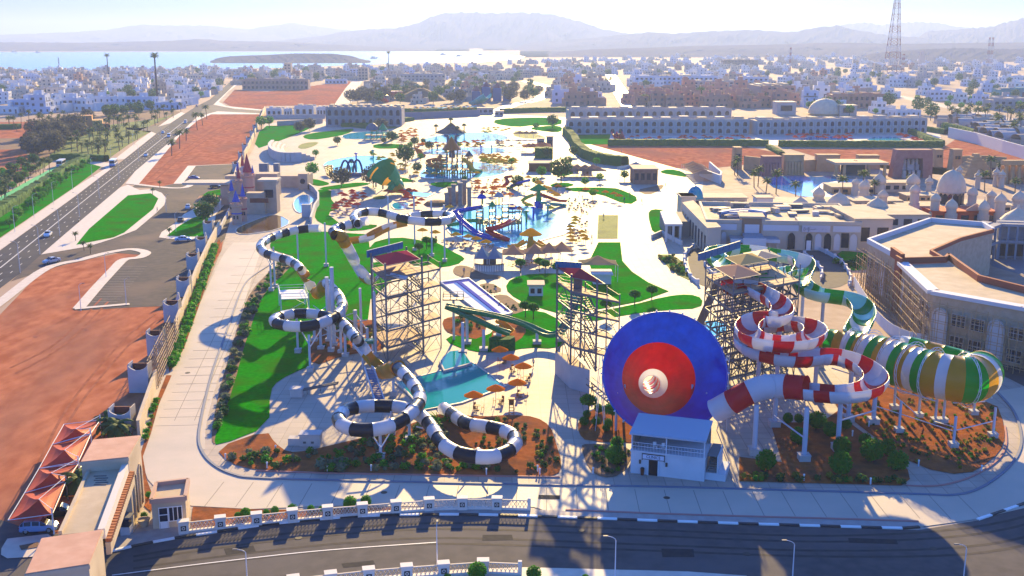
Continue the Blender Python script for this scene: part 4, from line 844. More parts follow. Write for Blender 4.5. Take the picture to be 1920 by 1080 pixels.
def column(root, px, z, r=.22, foot=(1.1, .75), m=None, name='column', to=None):
 p = P(*px); b = MB(); b.bar((p.x, p.y, .3), (p.x, p.y, z), r, 10); c = b.build(name, m or COLM, root, smooth=False)
 if foot: b = MB(); a = foot[0] / 2; b.box(p.x - a, p.y - a, 0, p.x + a, p.y + a, foot[1]); b.build('footing', FOOT, c); b = MB(); b.box(p.x - a - .05, p.y - a - .05, foot[1] + .003, p.x + a + .05, p.y + a + .05, foot[1] + .1); b.build('cap', GREYW, c)
 if to:
  b = MB(); b.bar((p.x, p.y, z), to, .12, 6); b.build('arm', COLM, c)
 return c
# ---- black and white serpent slide
bw = thing('tube_slide', 'long black and white striped tube slide winding through two flat rings', 'water slide')
T = circ(.97, 12)
def ringpts(cx, cy, rx, ry, a0, a1, z0, z1, n): return [(cx + rx * cos(R(a0 + (a1 - a0) * k / n)), cy + ry * sin(R(a0 + (a1 - a0) * k / n)), z0 + (z1 - z0) * k / n) for k in range(n + 1)]
pth = zpath([(600, 428, 11.8), (575, 429, 11.6), (545, 434, 11.3), (515, 443, 11), (495, 453, 10.7), (488, 463, 10.4), (495, 473, 10.2), (515, 481, 10.0), (540, 488, 9.8), (556, 497, 9.6), (566, 507, 9.3)])
banded(bw, pth, [GW, GK], 3.3, T)
def chute(root, pts, w=1.15, ms=(GW, GY), L=3, order=None, name='chute_section'): banded(root, zpath(pts), list(ms), L, ush(w, a0=5, a1=175), name, lip=1.03, order=order)
chute(bw, [(566, 507, 9.2), (576, 521, 8), (588, 541, 5.4), (597, 548, 5.0)], order=[1, 0, 1])
def bowl(root, pts, r=1.3, m=GY): banded(root, zpath(pts, .5), [m], 9, ush(r, a0=60, a1=120), 'bowl', lip=1.04)
bowl(bw, [(594, 549, 5.2), (602, 545, 6.0), (606, 537, 7.6), (614, 531, 8.4)])
pth = zpath([(612, 531, 8.5), (622, 540, 8.6), (632, 551, 8.5), (640, 563, 8.35), (642, 577, 8.2), (633, 590, 8.0), (610, 603, 7.8), (580, 611, 7.7), (548, 612, 7.6), (520, 607, 7.5), (515, 599, 7.4), (532, 592, 7.3), (560, 588, 7.2), (590, 589, 7.1), (615, 594, 7.0), (635, 602, 6.9), (650, 614, 6.8), (660, 626, 6.7), (672, 640, 6.5)])
banded(bw, pth, [GW, GK], 3.3, T)
chute(bw, [(672, 641, 6.3), (686, 658, 5.2), (704, 680, 3.4), (722, 695, 2.9)], order=[0, 1, 0, 1])
bowl(bw, [(718, 696, 3.0), (730, 695, 3.8), (738, 690, 5.0), (746, 690, 5.5)])
pth = zpath([(746, 690, 5.6), (757, 700, 5.6), (768, 712, 5.5), (780, 728, 5.4), (787, 742, 5.3), (785, 757, 5.2), (770, 775, 5.0), (745, 792, 4.8), (710, 804, 4.7), (672, 806, 4.6), (645, 799, 4.5), (635, 785, 4.4), (648, 770, 4.3), (675, 763, 4.2), (705, 761, 4.1), (735, 762, 4.0), (760, 766, 3.9), (785, 777, 3.8), (800, 789, 3.7), (815, 810, 3.5), (830, 832, 3.3), (855, 848, 3.1), (890, 856, 3.0), (925, 856, 2.9), (952, 846, 2.8), (967, 830, 2.7), (960, 815, 2.6), (935, 805, 2.5), (905, 799, 2.3), (882, 796, 2.1), (866, 789, 1.8), (850, 778, 1.4), (832, 766, .95)])
banded(bw, pth, [GK, GW], 3.3, T)
for c in [((509, 546), 9.6), ((516, 540), 9.6), ((560, 505), 11.0), ((612, 500), 11.2), ((559, 662), 6.6), ((582, 697), 6.6), ((621, 660), 6.6), ((714, 862), 3.6), ((768, 828), 3.7), ((735, 815), 3.6), ((897, 866), 2.0), ((780, 768), 4.4), ((738, 742), 2.7), ((700, 700), 3.0)]:
 column(bw, *c)
for (x, y, z), (x2, y2, z2) in (((714, 840, 2.6), (690, 804, 3.9)), ((714, 840, 2.6), (745, 790, 4.0)), ((897, 840, 1.6), (872, 852, 2.3)), ((897, 840, 1.6), (925, 856, 2.2)), ((582, 650, 5), (560, 612, 6.9)), ((582, 650, 5), (612, 602, 7)), ((768, 800, 3.), (745, 790, 4.0)), ((509, 500, 8), (493, 470, 9.8)), ((780, 800, 1.2), (830, 812, .3))):
 b = MB(); b.bar(P(x, y, z), P(x2, y2, z2), .1, 6); b.build('brace', COLM, bw)
b = MB(); pth = zpath([(842, 768, .8), (826, 760, .5)]); b.sweep(pth, lambda i: ush(.7)); b.build('run_out', GK, bw)
# ---- rear black and white slide
rw = thing('tube_slide', 'rear black and white tube slide with a flat ring left of the lagoon', 'water slide')
pth = zpath([(672, 420, 17.4), (664, 411, 17.2), (668, 401, 17.0), (690, 397, 16.8), (715, 399, 16.5), (740, 406, 16.2), (770, 413, 15.9), (805, 416, 15.6), (835, 414, 15.3), (848, 408, 15.1), (836, 403, 14.9), (805, 402, 14.7), (775, 405, 14.5), (760, 410, 14.3)])
banded(rw, pth, [GW, GK], 3.6, T)
chute(rw, [(762, 414, 14.2), (735, 420, 13.6), (710, 431, 12.8), (690, 442, 12), (668, 446, 11.6), (650, 448, 11.4)], 1.3, order=[1, 0, 1])
for c in [((730, 475), 15.4), ((778, 470), 15), ((810, 481), 15), ((834, 491), 14.8), ((702, 640), 16.5)]: column(rw, *c)
# ---- steep white and yellow slide beside the tower
dw = thing('drop_slide', 'steep white and yellow chute dropping beside the left slide tower', 'water slide')
pth = zpath([(690, 414, 17.6), (668, 418, 17.3), (648, 423, 17.0), (632, 428, 16.8), (624, 434, 16.5), (628, 440, 16.2)]); banded(dw, pth, [GW, GK], 2.6, T)
bowl(dw, [(626, 439, 16.2), (636, 441, 15.8), (644, 448, 14.8)], 1.3)
chute(dw, [(640, 444, 15.4), (652, 463, 12.6), (668, 492, 8.6), (680, 512, 6.4), (690, 522, 5.8), (700, 516, 7.0)], 1.35, order=[1, 0, 0, 0, 0, 1, 0])
for x, y, z in ((617, 640, 12.5), (627, 648, 15), (622, 632, 9), (641, 625, 8.5), (668, 655, 7.5), (690, 670, 5.5), (648, 668, 9.5), (602, 655, 4.6), (590, 640, 5), (705, 668, 12), (678, 636, 10), (640, 662, 6.2)): column(dw, (x, y), z, .38 if x in (617, 627, 668) else .26, (1.2, .5))
for (a, c) in (((617, 640), (641, 625)), ((627, 648), (668, 655)), ((668, 655), (690, 670)), ((602, 655), (640, 662)), ((590, 640), (617, 640))):
 for z in (2.5, 5): b = MB(); p, q = P(*a), P(*c); b.bar(p + V((0, 0, z)), q + V((0, 0, z + 2)), .09, 5); b.bar(p + V((0, 0, z + 2)), q + V((0, 0, z)), .09, 5); b.build('brace', COLM, dw)
# ---- launch platform with white rails, conveyor, teal box
lp = thing('launch_platform', 'small white steel platform with stairs in front of the upper black and white tube', 'platform'); q = [P(528, 592), P(580, 590), P(572, 572), P(524, 574)]
for p in q: b = MB(); b.bar(p, p + V((0, 0, 4.6)), .12, 6); b.build('leg', WSTEEL, lp)
b = MB(); b.prism(ccw([(p.x, p.y) for p in q]), 3.4, 3.55, True); b.build('deck', WSTEEL, lp)
for a, c in zip(q, q[1:] + q[:1]):
 for z in (4.0, 4.6): b = MB(); b.bar(a + V((0, 0, z)), c + V((0, 0, z)), .05, 5); b.build('rail', WSTEEL, lp)
 b = MB(); b.bar(a + V((0, 0, .3)), c + V((0, 0, 3.3)), .06, 5); b.build('brace', WSTEEL, lp)
cv = thing('raft_conveyor', 'blue white slatted raft conveyor rising to the teal roofed hut', 'conveyor'); a, c = P(712, 752, .4), P(692, 690, 3.4); d = c - a; n = 20
for s in (-.75, .75): b = MB(); b.beam(a + V((s, 0, .1)), c + V((s, 0, .1)), .14, .4); b.build('side_rail', WSTEEL, cv)
for k in range(n): p = a + d * (k + .5) / n; b = MB(); b.beam(p + V((-.66, 0, 0)), p + V((.66, 0, 0)), .36, .08); b.build('slat', mat('belt_blue', (.10, .16, .32), .6), cv)
for f in (.3, .9):
 p = a + d * f; b = MB(); b.bar((p.x - .6, p.y, 0), (p.x - .6, p.y, p.z), .1); b.build('post', COLM, cv)
hut = thing('control_hut', 'small hut with a teal flat roof at the top of the conveyor', 'hut'); p = P(690, 690)
for sx in (-.9, .9):
 for sy in (-.6, .6): b = MB(); b.bar((p.x + sx, p.y + sy, 0), (p.x + sx, p.y + sy, 4.6), .08); b.build('post', COLM, hut)
b = MB(); b.box(p.x - 1.2, p.y - .9, 4.6, p.x + 1.2, p.y + .9, 5.1); b.build('roof', GO, hut); b = MB(); b.box(p.x - 1, p.y - .7, 2.8, p.x + 1, p.y + .7, 2.95); b.build('floor', COLM, hut)
# ---- green half pipe between the towers
gs = thing('half_pipe_slide', 'dark green half pipe slide zigzagging from the middle tower to the striped lanes', 'water slide')
for pts in ([(1082, 528, 9.5), (1078, 560, 7.5), (1066, 598, 4.4), (1050, 618, 3.0), (1031, 624, 2.4), (1012, 618, 2.7), (990, 607, 3.6), (960, 596, 4.8), (920, 586, 6.0), (878, 578, 7.2), (842, 571, 8.0)], [(837, 570, 8.0), (856, 578, 7.2), (880, 589, 6.2), (911, 603, 4.6), (940, 616, 3.0), (957, 622, 2.4)], [(935, 597, 3.0), (946, 608, 2.0), (957, 619, 1.2)]):
 banded(gs, zpath(pts), [GO] if pts[0][0] != 935 else [GY, GO], 5, ush(1.0, a0=0, a1=180, th=.16), 'channel_section', lip=1.06)
for c in [((868, 664), 6.0), ((876, 645), 5.6), ((907, 658), 4), ((933, 633), 2.6), ((1007, 645), 2.3), ((1050, 640), 2.6)]: column(gs, *c, .3, (1.5, .6))
ph = thing('slide_start_deck', 'small railed deck at the upper end of the green half pipe', 'platform'); p = P(845, 560, 8.2)
b = MB(); b.box(p.x - 1.5, p.y - .8, 8.0, p.x + 2.5, p.y + 1.2, 8.2); b.build('deck', STEEL, ph)
for dx in (-1.4, 0, 1.2, 2.4):
 for dy in (-.7, 1.1): b = MB(); b.bar((p.x + dx, p.y + dy, 8.2), (p.x + dx, p.y + dy, 9.3), .05, 5); b.build('post', STEEL, ph)
for z in (8.75, 9.3): b = MB(); b.beam((p.x - 1.4, p.y + 1.1, z), (p.x + 2.4, p.y + 1.1, z), .06); b.beam((p.x - 1.4, p.y - .7, z), (p.x + 2.4, p.y - .7, z), .06); b.build('rail', STEEL, ph)
b = MB(); b.bar((p.x + .5, p.y + .3, 0), (p.x + .5, p.y + .3, 8), .25, 8); b.build('column', COLM, ph)
# ---- striped racing lanes
rl = thing('mat_racer_lanes', 'white and royal blue racing lane basin lying behind the green half pipe', 'water slide'); LB = mat('lane_blue', (.005, .03, .40), .9, spec=.02); LW = mat('lane_white', (.5, .58, .7), .8, spec=.05)
A, B_, C_, D_ = P(828, 533), P(879, 526), P(958, 589), P(910, 597)
def bil(u, v): return A.lerp(B_, u).lerp(D_.lerp(C_, u), v)
def strip(u0, u1, v0, v1, z0, z1, m, nm): b = MB(); q = [bil(u0, v1), bil(u1, v1), bil(u1, v0), bil(u0, v0)]; b.prism(ccw([(p.x, p.y) for p in q]), z0, z1); b.build(nm, m, rl)
strip(0, 1, 0, 1, .1, .30, LW, 'basin'); strip(-.02, 0, -.02, 1.02, .1, .55, GW, 'rim'); strip(1, 1.03, -.02, 1.02, .1, .6, GW, 'rim'); strip(0, 1, -.025, 0, .1, .6, GW, 'rim'); strip(0, 1, 1, 1.02, .1, .5, GW, 'rim')
strip(.002, .93, .005, .05, .302, .36, LB, 'blue_band'); strip(.93, .985, .005, .99, .302, .40, LB, 'blue_band'); strip(.50, .64, .05, .995, .302, .44, LB, 'blue_band'); strip(.36, .50, .05, .99, .302, .33, mat('lane_mid_blue', (.05, .2, .6), .9, spec=.02), 'blue_band'); strip(.65, .93, .47, .483, .302, .34, GREYW, 'cross_bar'); strip(.02, .35, .47, .483, .302, .34, GREYW, 'cross_bar')
# ---- steel towers
DECK = mat('timber_deck', (.42, .25, .14), .8, (.5, .32, .19), 1.5); BOARD = mat('blue_board', (.02, .13, .28), .6)
def stair(root, a, c, w, n=11):
 a, c = V(a), V(c); d = c - a; s = V((d.y, -d.x, 0)).normalized() * w / 2
 for k in (-1, 1): b = MB(); b.beam(a + s * k, c + s * k, .08, .22); b.beam(a + s * k + V((0, 0, 1)), c + s * k + V((0, 0, 1)), .05); b.build('stringer', STEEL, root)
 for i in range(n): p = a + d * (i + .5) / n; b = MB(); b.beam(p - s, p + s, .3, .05); b.build('tread', STEEL, root)
def steel_tower(label, B, C, A, levels, lh, roofs, board, annex=True, z0=0.0, dense=False, sp=3, cross=True):
 r = thing('slide_tower', label, 'tower'); B, C, A = P(*B), P(*C), P(*A); D = C + A - B; top = z0 + levels * lh
 def q(u, v, z): return B + (C - B) * u + (A - B) * v + V((0, 0, z))
 us = [i / sp for i in range(sp + 1)] if dense else [0, 1]
 for u in us:
  for v in us: b = MB(); b.bar(q(u, v, z0), q(u, v, top + (3.0 if (u in (0, 1) and v in (0, 1)) else 1.1)), .17 if not dense else .11, 6); b.build('leg', STEEL, r)
 for k in range(1, levels + 1):
  z = z0 + k * lh
  for u in us: b = MB(); b.beam(q(u, 0, z), q(u, 1, z), .18, .3); b.build('beam', STEEL, r)
  for v in us: b = MB(); b.beam(q(0, v, z - .03), q(1, v, z - .03), .18, .3); b.build('beam', STEEL, r)
  pairs = [((0, 0), (1, 0)), ((0, 0), (0, 1)), ((1, 0), (1, 1)), ((0, 1), (1, 1))]
  if dense: pairs = [((us[i], v), (us[i + 1], v)) for i in range(sp) for v in us] + [((u, us[i]), (u, us[i + 1])) for i in range(sp) for u in us]
  for (a, c) in pairs:
   m = lambda f, z: q(a[0] + (c[0] - a[0]) * f, a[1] + (c[1] - a[1]) * f, z)
   b = MB()
   if dense and (k + int(a[0] * 9)) % 2: b.bar(m(0, z - lh), m(1, z), .05, 4)
   else: b.bar(m(0, z - lh), m(.5, z), .075, 4); b.bar(m(1, z - lh), m(.5, z), .075, 4)
   b.build('brace', STEEL if k % 2 else DSTEEL, r)
  if dense or not cross:
   pass
  if k == 1 and not dense or k == levels:
   b = MB(); b.prism(ccw([tuple(q(u, v, 0))[:2] for u, v in ((0, 0), (1, 0), (1, 1), (0, 1))]), z + .12, z + .22, True); b.build('deck', DECK, r)
  for z2 in (z + .6, z + 1.15):
   if k == levels or not dense:
    for a, c in (((0, 0), (1, 0)), ((0, 0), (0, 1)), ((0, 1), (1, 1))):
     if k < levels and a == (0, 0) and c == (1, 0): continue
     b = MB(); b.beam(q(*a, z2), q(*c, z2), .06); b.build('rail', STEEL, r)
  if not dense and k < levels:                # posts of the railings seen inside
   for f in (.25, .5, .75): b = MB(); b.bar(q(f, 1, z - lh), q(f, 1, z), .05, 4); b.build('post', DSTEEL, r)
 if annex:                                        # stair tower on the far side of C
  w = 3.1 / (C - B).length
  for u in (1.04, 1 + w * 1.5):
   for v in (.05, .8): b = MB(); b.bar(q(u, v, z0), q(u, v, top + 1.2), .1, 6); b.build('leg', STEEL, r)
  for k in range(1, levels + 1):
   z = z0 + k * lh
   b = MB(); b.prism(ccw([tuple(q(u, v, 0))[:2] for u, v in ((1.04, .05), (1 + w * 1.5, .05), (1 + w * 1.5, .45), (1.04, .45))]), z - .1, z, True); b.build('landing', DECK, r)
   for v in (.05, .8): b = MB(); b.beam(q(1.04, v, z - .2), q(1 + w * 1.5, v, z - .2), .12, .2); b.build('beam', STEEL, r)
   for u in (1.04, 1 + w * 1.5): b = MB(); b.beam(q(u, .05, z - .2), q(u, .8, z - .2), .12, .2); b.beam(q(u, .05, z + 1), q(u, .8, z + 1), .06); b.build('beam', STEEL, r)
   b = MB(); b.bar(q(1.04, .05, z - lh), q(1 + w * 1.5, .05, z), .05, 4); b.bar(q(1 + w * 1.5, .05, z - lh), q(1 + w * 1.5, .8, z), .05, 4); b.build('brace', STEEL, r)
   stair(r, q(.70, .55, z), q(1.08, .25, z - lh), 1.3)
 for f in roofs:                                  # canvas hips standing on the deck
  (u0, v0, u1, v1), z, dz, m = f; qq = [q(u0, v0, top + z), q(u1, v0, top + z), q(u1, v1, top + z), q(u0, v1, top + z)]; ap = sum(qq, V()) / 4 + V((0, 0, dz)); b = MB()
  for k in range(4): b.add([qq[k], qq[(k + 1) % 4], ap], [(0, 1, 2)])
  o = b.build('canopy', m, r); b = MB()
  for k in range(4): b.beam(qq[k], qq[(k + 1) % 4], .1)
  b.build('canopy_frame', STEEL, o)
 for (u0, v0, u1, v1, z, h) in board:
  a, c = q(u0, v0, top + z), q(u1, v1, top + z); n = 7
  for k in range(n):
   b = MB(); b.beam(a.lerp(c, k / n) , a.lerp(c, (k + .94) / n), .25, h); b.build('board_panel', BOARD, r)
 return r, q, top
RCV = mat('red_canopy', (.40, .05, .06), 1, spec=0); PCV = mat('plum_canopy', (.20, .03, .06), 1, spec=0); TCV = mat('tan_canopy', (.42, .27, .18), 1, spec=0); YCV = mat('sand_canopy', (.5, .38, .16), 1, spec=0); NCV = mat('navy_canopy', (.02, .06, .14), .7)
for m_ in (RCV, PCV, TCV, YCV): translucent(m_, .15)
t1, q1, top1 = steel_tower('left steel slide tower with plum canopy and blue board beside the teal pool', (727, 684), (794, 665), (701, 657), 5, 3.05, [((.02, .02, .98, .95), 2.4, 1.2, PCV)], [(-.1, 1.02, 1.0, 1.25, 2.9, 1.3)])
sl_ = thing('slide_entry_tub', 'pale grey entry tub lying on the deck of the left slide tower', 'slide entry'); p = q1(.35, -.05, top1 + .25); b = MB(); b.sweep([p + V((-2, 1.2, .6)), p + V((0, 0, .4)), p + V((1.2, -.6, .3))], lambda i: ush(.8)); b.build('tub', GW, sl_)
t2, q2, top2 = steel_tower('middle steel slide tower with red canopy standing on a pale concrete base', (1069, 728), (1116, 741), (1043, 702), 4, 3.05, [((.0, .0, 1.3, 1.05), 2.4, 1.2, RCV)], [(-.05, 1.05, 1.3, 1.5, 2.9, 1.2)], z0=4.0)
b = MB(); b.prism(ccw([tuple(q2(u, v, 0))[:2] for u, v in ((-.04, -.04), (.75, -.04), (.75, 1.04), (-.04, 1.04))]), 0, 4.0); b.build('concrete_base', GREYW, t2)
b = MB(); b.prism(ccw([tuple(q2(u, v, 0))[:2] for u, v in ((0, 0), (.72, 0), (.72, 1), (0, 1))]), 4.0, 4.05); b.build('deck', DECK, t2)
b = MB(); b.beam(q2(.5, .45, top2 + .2), q2(.5, .45, top2 + 2.3), .8, 1.2); b.build('lift_box', DSTEEL, t2)
stair(t2, q2(.55, -.3, 2.2), q2(1.5, -.35, 0), 1.2, 8)
t3, q3, top3 = steel_tower('right steel slide tower of dense scaffolding with tan and navy canopies', (1366, 738), (1488, 706), (1316, 692), 6, 2.75, [((.02, .05, .42, .75), 2.2, 1.0, TCV), ((.3, .5, .75, 1.05), 2.6, 1.0, YCV), ((.62, .7, 1.05, 1.2), 2.3, .8, NCV)], [(-.08, 1.1, .72, 1.45, 3.2, 1.3)], annex=False, dense=True, sp=4)
for k in range(1, 6): stair(t3, q3(.75, .3, k * 2.75), q3(1.02, .3, (k - 1) * 2.75), 1.2)
fc = thing('flat_chute', 'grey steel chute leaning down the back of the right slide tower', 'chute'); b = MB(); b.beam(P(1345, 520, 15), P(1305, 610, 6), 2.2, .4); b.build('channel', DSTEEL, fc); b = MB(); b.beam(P(1352, 520, 15.2), P(1312, 610, 6.2), .3, 1.0); b.build('side_rail', STEEL, fc); b = MB(); p = P(1305, 610, 6); b.bar((p.x, p.y, 0), p, .25); b.build('column', COLM, fc)
# ---- red and white open spiral
rs = thing('spiral_slide', 'red and white striped open spiral slide feeding the big funnel', 'water slide')
U = ush(1.75, 13, 12, 168, .10)
pth = zpath([(1368, 533, 17.2), (1386, 531, 17.1), (1404, 533, 17), (1424, 543, 16.8), (1446, 555, 16.6), (1462, 568, 16.3), (1467, 583, 15.9), (1455, 593, 15.6), (1435, 592, 15.4), (1413, 598, 15.2), (1400, 613, 15.0), (1412, 628, 14.8), (1440, 636, 14.6), (1475, 639, 14.4), (1508, 635, 14.2), (1528, 624, 14.0), (1524, 611, 13.8), (1500, 603, 13.6), (1465, 601, 13.3), (1430, 607, 13.0), (1404, 620, 12.7), (1397, 636, 12.4), (1412, 650, 12.1), (1440, 659, 11.8), (1475, 666, 11.6), (1510, 667, 11.4), (1540, 663, 11.2), (1572, 664, 11.0), (1605, 675, 10.7), (1632, 692, 10.4), (1643, 709, 10.2), (1632, 723, 10.0), (1605, 731, 9.8), (1570, 733, 9.6), (1540, 731, 9.4), (1512, 728, 9.3)])
banded(rs, pth, [GW, GR], 2.7, U, 'channel_section', lip=1.03, order=[1, 0, 1, 0, 0])
pth = zpath([(1512, 728, 9.3), (1480, 725, 9.1), (1450, 724, 8.9), (1425, 728, 8.86), (1400, 738, 8.1), (1375, 752, 6.9), (1341, 771, 5.05)])
sec = banded(rs, pth, [GW, GR], 3.0, circ(1.72, 18), 'tube_section', order=[0, 1, 0, 0, 1, 0, 0, 0])
for k, o in enumerate(sec[::-1]): o.data.materials[0] = (GW, GR, GW, GW, GR, GW, GW, GW, GW)[k]
for c in [((1414, 852), 7.1), ((1452, 800), 7.2), ((1507, 864), 7.6), ((1570, 845), 7.9), ((1637, 795), 8.4), ((1455, 740), 11), ((1420, 735), 11.4), ((1590, 790), 8.6), ((1527, 745), 10)]: column(rs, *c, .34, (1.5, .9))
for a, c in (((1452, 780, 4), (1507, 820, 4)), ((1527, 720, 6), (1590, 760, 7)), ((1570, 790, 4.5), (1640, 770, 5)), ((1527, 720, 4), (1590, 770, 3))): b = MB(); b.bar(P(*a), P(*c), .12, 6); b.build('brace', COLM, rs)
# ---- green and white channel into the wide tube
gn = thing('channel_slide', 'green and white striped channel slide curling from the right tower into the wide tube', 'water slide')
gpth = zpath([(1352, 486, 16.9), (1341, 478, 16.8), (1342, 469, 16.7), (1362, 464, 16.5), (1406, 465, 16.2), (1447, 471, 15.9), (1482, 477, 15.6), (1504, 485, 15.3), (1510, 497, 15), (1503, 512, 14.6), (1500, 524, 14.3), (1512, 536, 14.0), (1534, 545, 13.7), (1560, 549, 13.4), (1586, 553, 13.1), (1606, 561, 12.8), (1618, 574, 12.5), (1620, 590, 12.1), (1612, 606, 11.7), (1604, 622, 11.2)])
SEAG = gel('pale_green', (.42, .70, .55))
banded(gn, gpth, [GG, GW, SEAG, GY], 3.3, ush(1.9, 13, 8, 172, .10), 'channel_section', lip=1.03, order=[0, 2, 0, 2, 0, 2, 0, 1, 0, 2, 1, 0, 3, 0, 2, 0, 2])
banded(gn, zpath([(1420, 514, 16.8), (1436, 519, 16.6), (1456, 513, 16.2), (1475, 506, 15.8), (1498, 502, 15.3)]), [GG, SEAG], 3, ush(1.7, 13, 8, 172, .1), 'channel_section', order=[0, 1, 0, 1])
def drop(root, x, y, z, r=.3, dz=1.9, foot=(1.4, .6)):
 p = P(x, y, z); b = MB(); b.bar((p.x, p.y, .3), (p.x, p.y, z - dz), r, 10); c = b.build('column', COLM, root); a = foot[0] / 2
 b = MB(); b.box(p.x - a, p.y - a, 0, p.x + a, p.y + a, foot[1]); b.build('footing', FOOT, c)
for q in ((1400, 464, 16.2), (1465, 474, 15.7), (1509, 499, 14.9), (1545, 547, 13.5), (1610, 564, 12.7), (1616, 598, 11.9)): drop(gn, *q)
wt = thing('wide_tube_slide', 'huge wide tube slide banded in green ochre and white on trussed legs', 'water slide')
pth = zpath([(1538, 640, 8.8), (1570, 647, 8.7), (1605, 656, 8.5), (1650, 671, 8.3), (1700, 687, 8.1), (1750, 702, 8), (1780, 708, 7.95), (1804, 712, 7.9), (1822, 711, 7.85), (1833, 705, 7.8), (1836, 697, 7.9), (1830, 689, 8.1)], .7)
def tp(f): return .62 + .38 * min(1, f * 3.2) if f < .9 else max(.42, sqrt(max(0, 1 - ((f - .9) / .112) ** 2)))
wlen = sum((b_ - a_).length for a_, b_ in zip(pth, pth[1:]))
banded(wt, pth, [GY, GG, GW], wlen / 16, circ(3.35, 24), 'tube_section', lip=1.02, taper=tp, order=[0, 1, 0, 2, 1, 0, 2, 1, 0, 2, 1, 0, 2, 1, 0, 2])
p2 = zpath([(1832, 690, 8.2), (1826, 682, 8.6), (1812, 676, 8.8), (1785, 668, 9), (1750, 659, 9.1), (1715, 650, 9.2), (1690, 646, 9.2)]); banded(wt, p2, [GG, GG, GY, GG, GW, GW], 3, circ(1.4, 14), 'tube_section')
N = len(pth)
for f in (.17, .28, .40, .52, .64, .78):
 i = int(f * (N - 1)); c = pth[i]; t = (pth[min(N - 1, i + 1)] - pth[i - 1]).normalized(); a = t.cross(V((0, 0, 1))).normalized(); up = a.cross(t); b = MB(); rr = 3.6 * tp(f)
 pts = [c + a * (rr * cos(2 * pi * k / 24)) + up * (rr * sin(2 * pi * k / 24)) for k in range(25)]; pts2 = [c + (p - c) * 1.12 for p in pts]
 for k in range(24): b.bar(pts[k], pts[k + 1], .06, 4, caps=False); b.bar(pts2[k], pts2[k + 1], .05, 4, caps=False); b.bar(pts[k], pts2[k + 1], .035, 3, caps=False)
 b.build('truss_ring', WSTEEL, wt)
for s in (-1, 1):
 for dz in (-3.2,):
  b = MB(); lst = [pth[int(f * (N - 1))] for f in (.12, .3, .5, .7, .9, 1)]
  for i in range(5):
   t = (lst[i + 1] - lst[i]).normalized(); a = t.cross(V((0, 0, 1))) * 2.2 * s; b.bar(lst[i] + a + V((0, 0, dz)), lst[i + 1] + a + V((0, 0, dz)), .1, 5)
  b.build('edge_beam', WSTEEL, wt)
for c in [((1637, 795), 5.2), ((1685, 811), 4.8), ((1676, 768), 5), ((1722, 783), 4.7), ((1753, 793), 4.6), ((1768, 793), 4.6), ((1787, 839), 4.6), ((1825, 778), 4.6), ((1861, 821), 4.6)][1:]: column(wt, *c, .2, (1.15, .7))
for a, c in (((1637, 760, 2.5), (1685, 775, 2.2)), ((1685, 775, 2.2), (1787, 808, 2.2)), ((1787, 808, 2.2), (1861, 790, 2.2)), ((1676, 740, 4), (1722, 780, 1)), ((1753, 790, 1), (1787, 800, 4))): b = MB(); b.bar(P(*a), P(*c), .08, 5); b.build('brace', WSTEEL, wt)
# ---- the funnel
fn = thing('funnel_slide', 'giant funnel slide with blue red and white rings facing the road', 'water slide')
M0 = P(1247, 700, 9.6); Yb = M0.y + 13; M1 = PY(1222, 721, Yb); ax = (M1 - M0).normalized(); sd = ax.cross(V((0, 0, 1))).normalized(); up = sd.cross(ax); Lx = (M1 - M0).length
for m_ in (GBL, GDR): translucent(m_, .22)           # thin fibreglass lets light through
def cone(t0, t1, m, nm, n=64, th=0, k=4):
 b = MB(); rr = lambda t: 8.75 - 7.35 * t; vs = []
 for o in (0,):
  for j in range(k + 1):
   t = t0 + (t1 - t0) * j / k
   for i in range(n): a = 2 * pi * i / n; vs.append(M0 + ax * Lx * t + (sd * cos(a) + up * sin(a)) * (rr(t) + o))
 fs = []
 for o in (0,):
  for j in range(k):
   for i in range(n): i2 = (i + 1) % n; fs.append(((o + j) * n + i, (o + j) * n + i2, (o + j + 1) * n + i2, (o + j + 1) * n + i))
 b.add(vs, fs); return b.build(nm, m, fn, smooth=True)
def panels(t0, t1, m, nm, n):                  # flat sectors
 for i in range(n):
  b = MB(); k = 4; q = 1; vs = []
  for j in range(k + 1):
   t = t0 + (t1 - t0) * j / k
   for s in range(q + 1): a = 2 * pi * (i + s / q) / n; vs.append(M0 + ax * Lx * t + (sd * cos(a) + up * sin(a)) * (8.75 - 7.35 * t))
  b.add(vs, [(j * (q + 1) + s, j * (q + 1) + s + 1, (j + 1) * (q + 1) + s + 1, (j + 1) * (q + 1) + s) for j in range(k) for s in range(q)]); b.build(nm, m, fn)
 
panels(0, .45, GBL, 'blue_panel', 44); panels(.45, .885, GDR, 'red_panel', 44); cone(.885, 1.0, GW, 'white_ring')
b = MB(); n = 64
for i in range(n):
 a, c = 2 * pi * i / n, 2 * pi * (i + 1) / n; f = lambda t, r: M0 + (sd * cos(t) + up * sin(t)) * r
 b.bar(f(a, 8.85), f(c, 8.85), .13, 5, caps=False)
b.build('rim', gel('rim_blue', (.02, .10, .5)), fn)
for i in range(30):                              # flange bolts of the rim
 a = 2 * pi * i / 30; f = lambda t, r: M0 + ax * Lx * t + (sd * cos(a) + up * sin(a)) * r
 b = MB(); b.bar(f(0, 8.9), f(-.012, 9.15), .12, 5); b.build('bolt', WSTEEL, fn)
tail = [M1, M1 + ax * 2 + V((0, 0, .3)), M1 + V((0, 5, -.6)), M1 + V((0, 9, -.9))]; banded(fn, resample(crom(tail, 6), .6), [GW, GR], 1.5, circ(1.45, 16), 'tail_section')
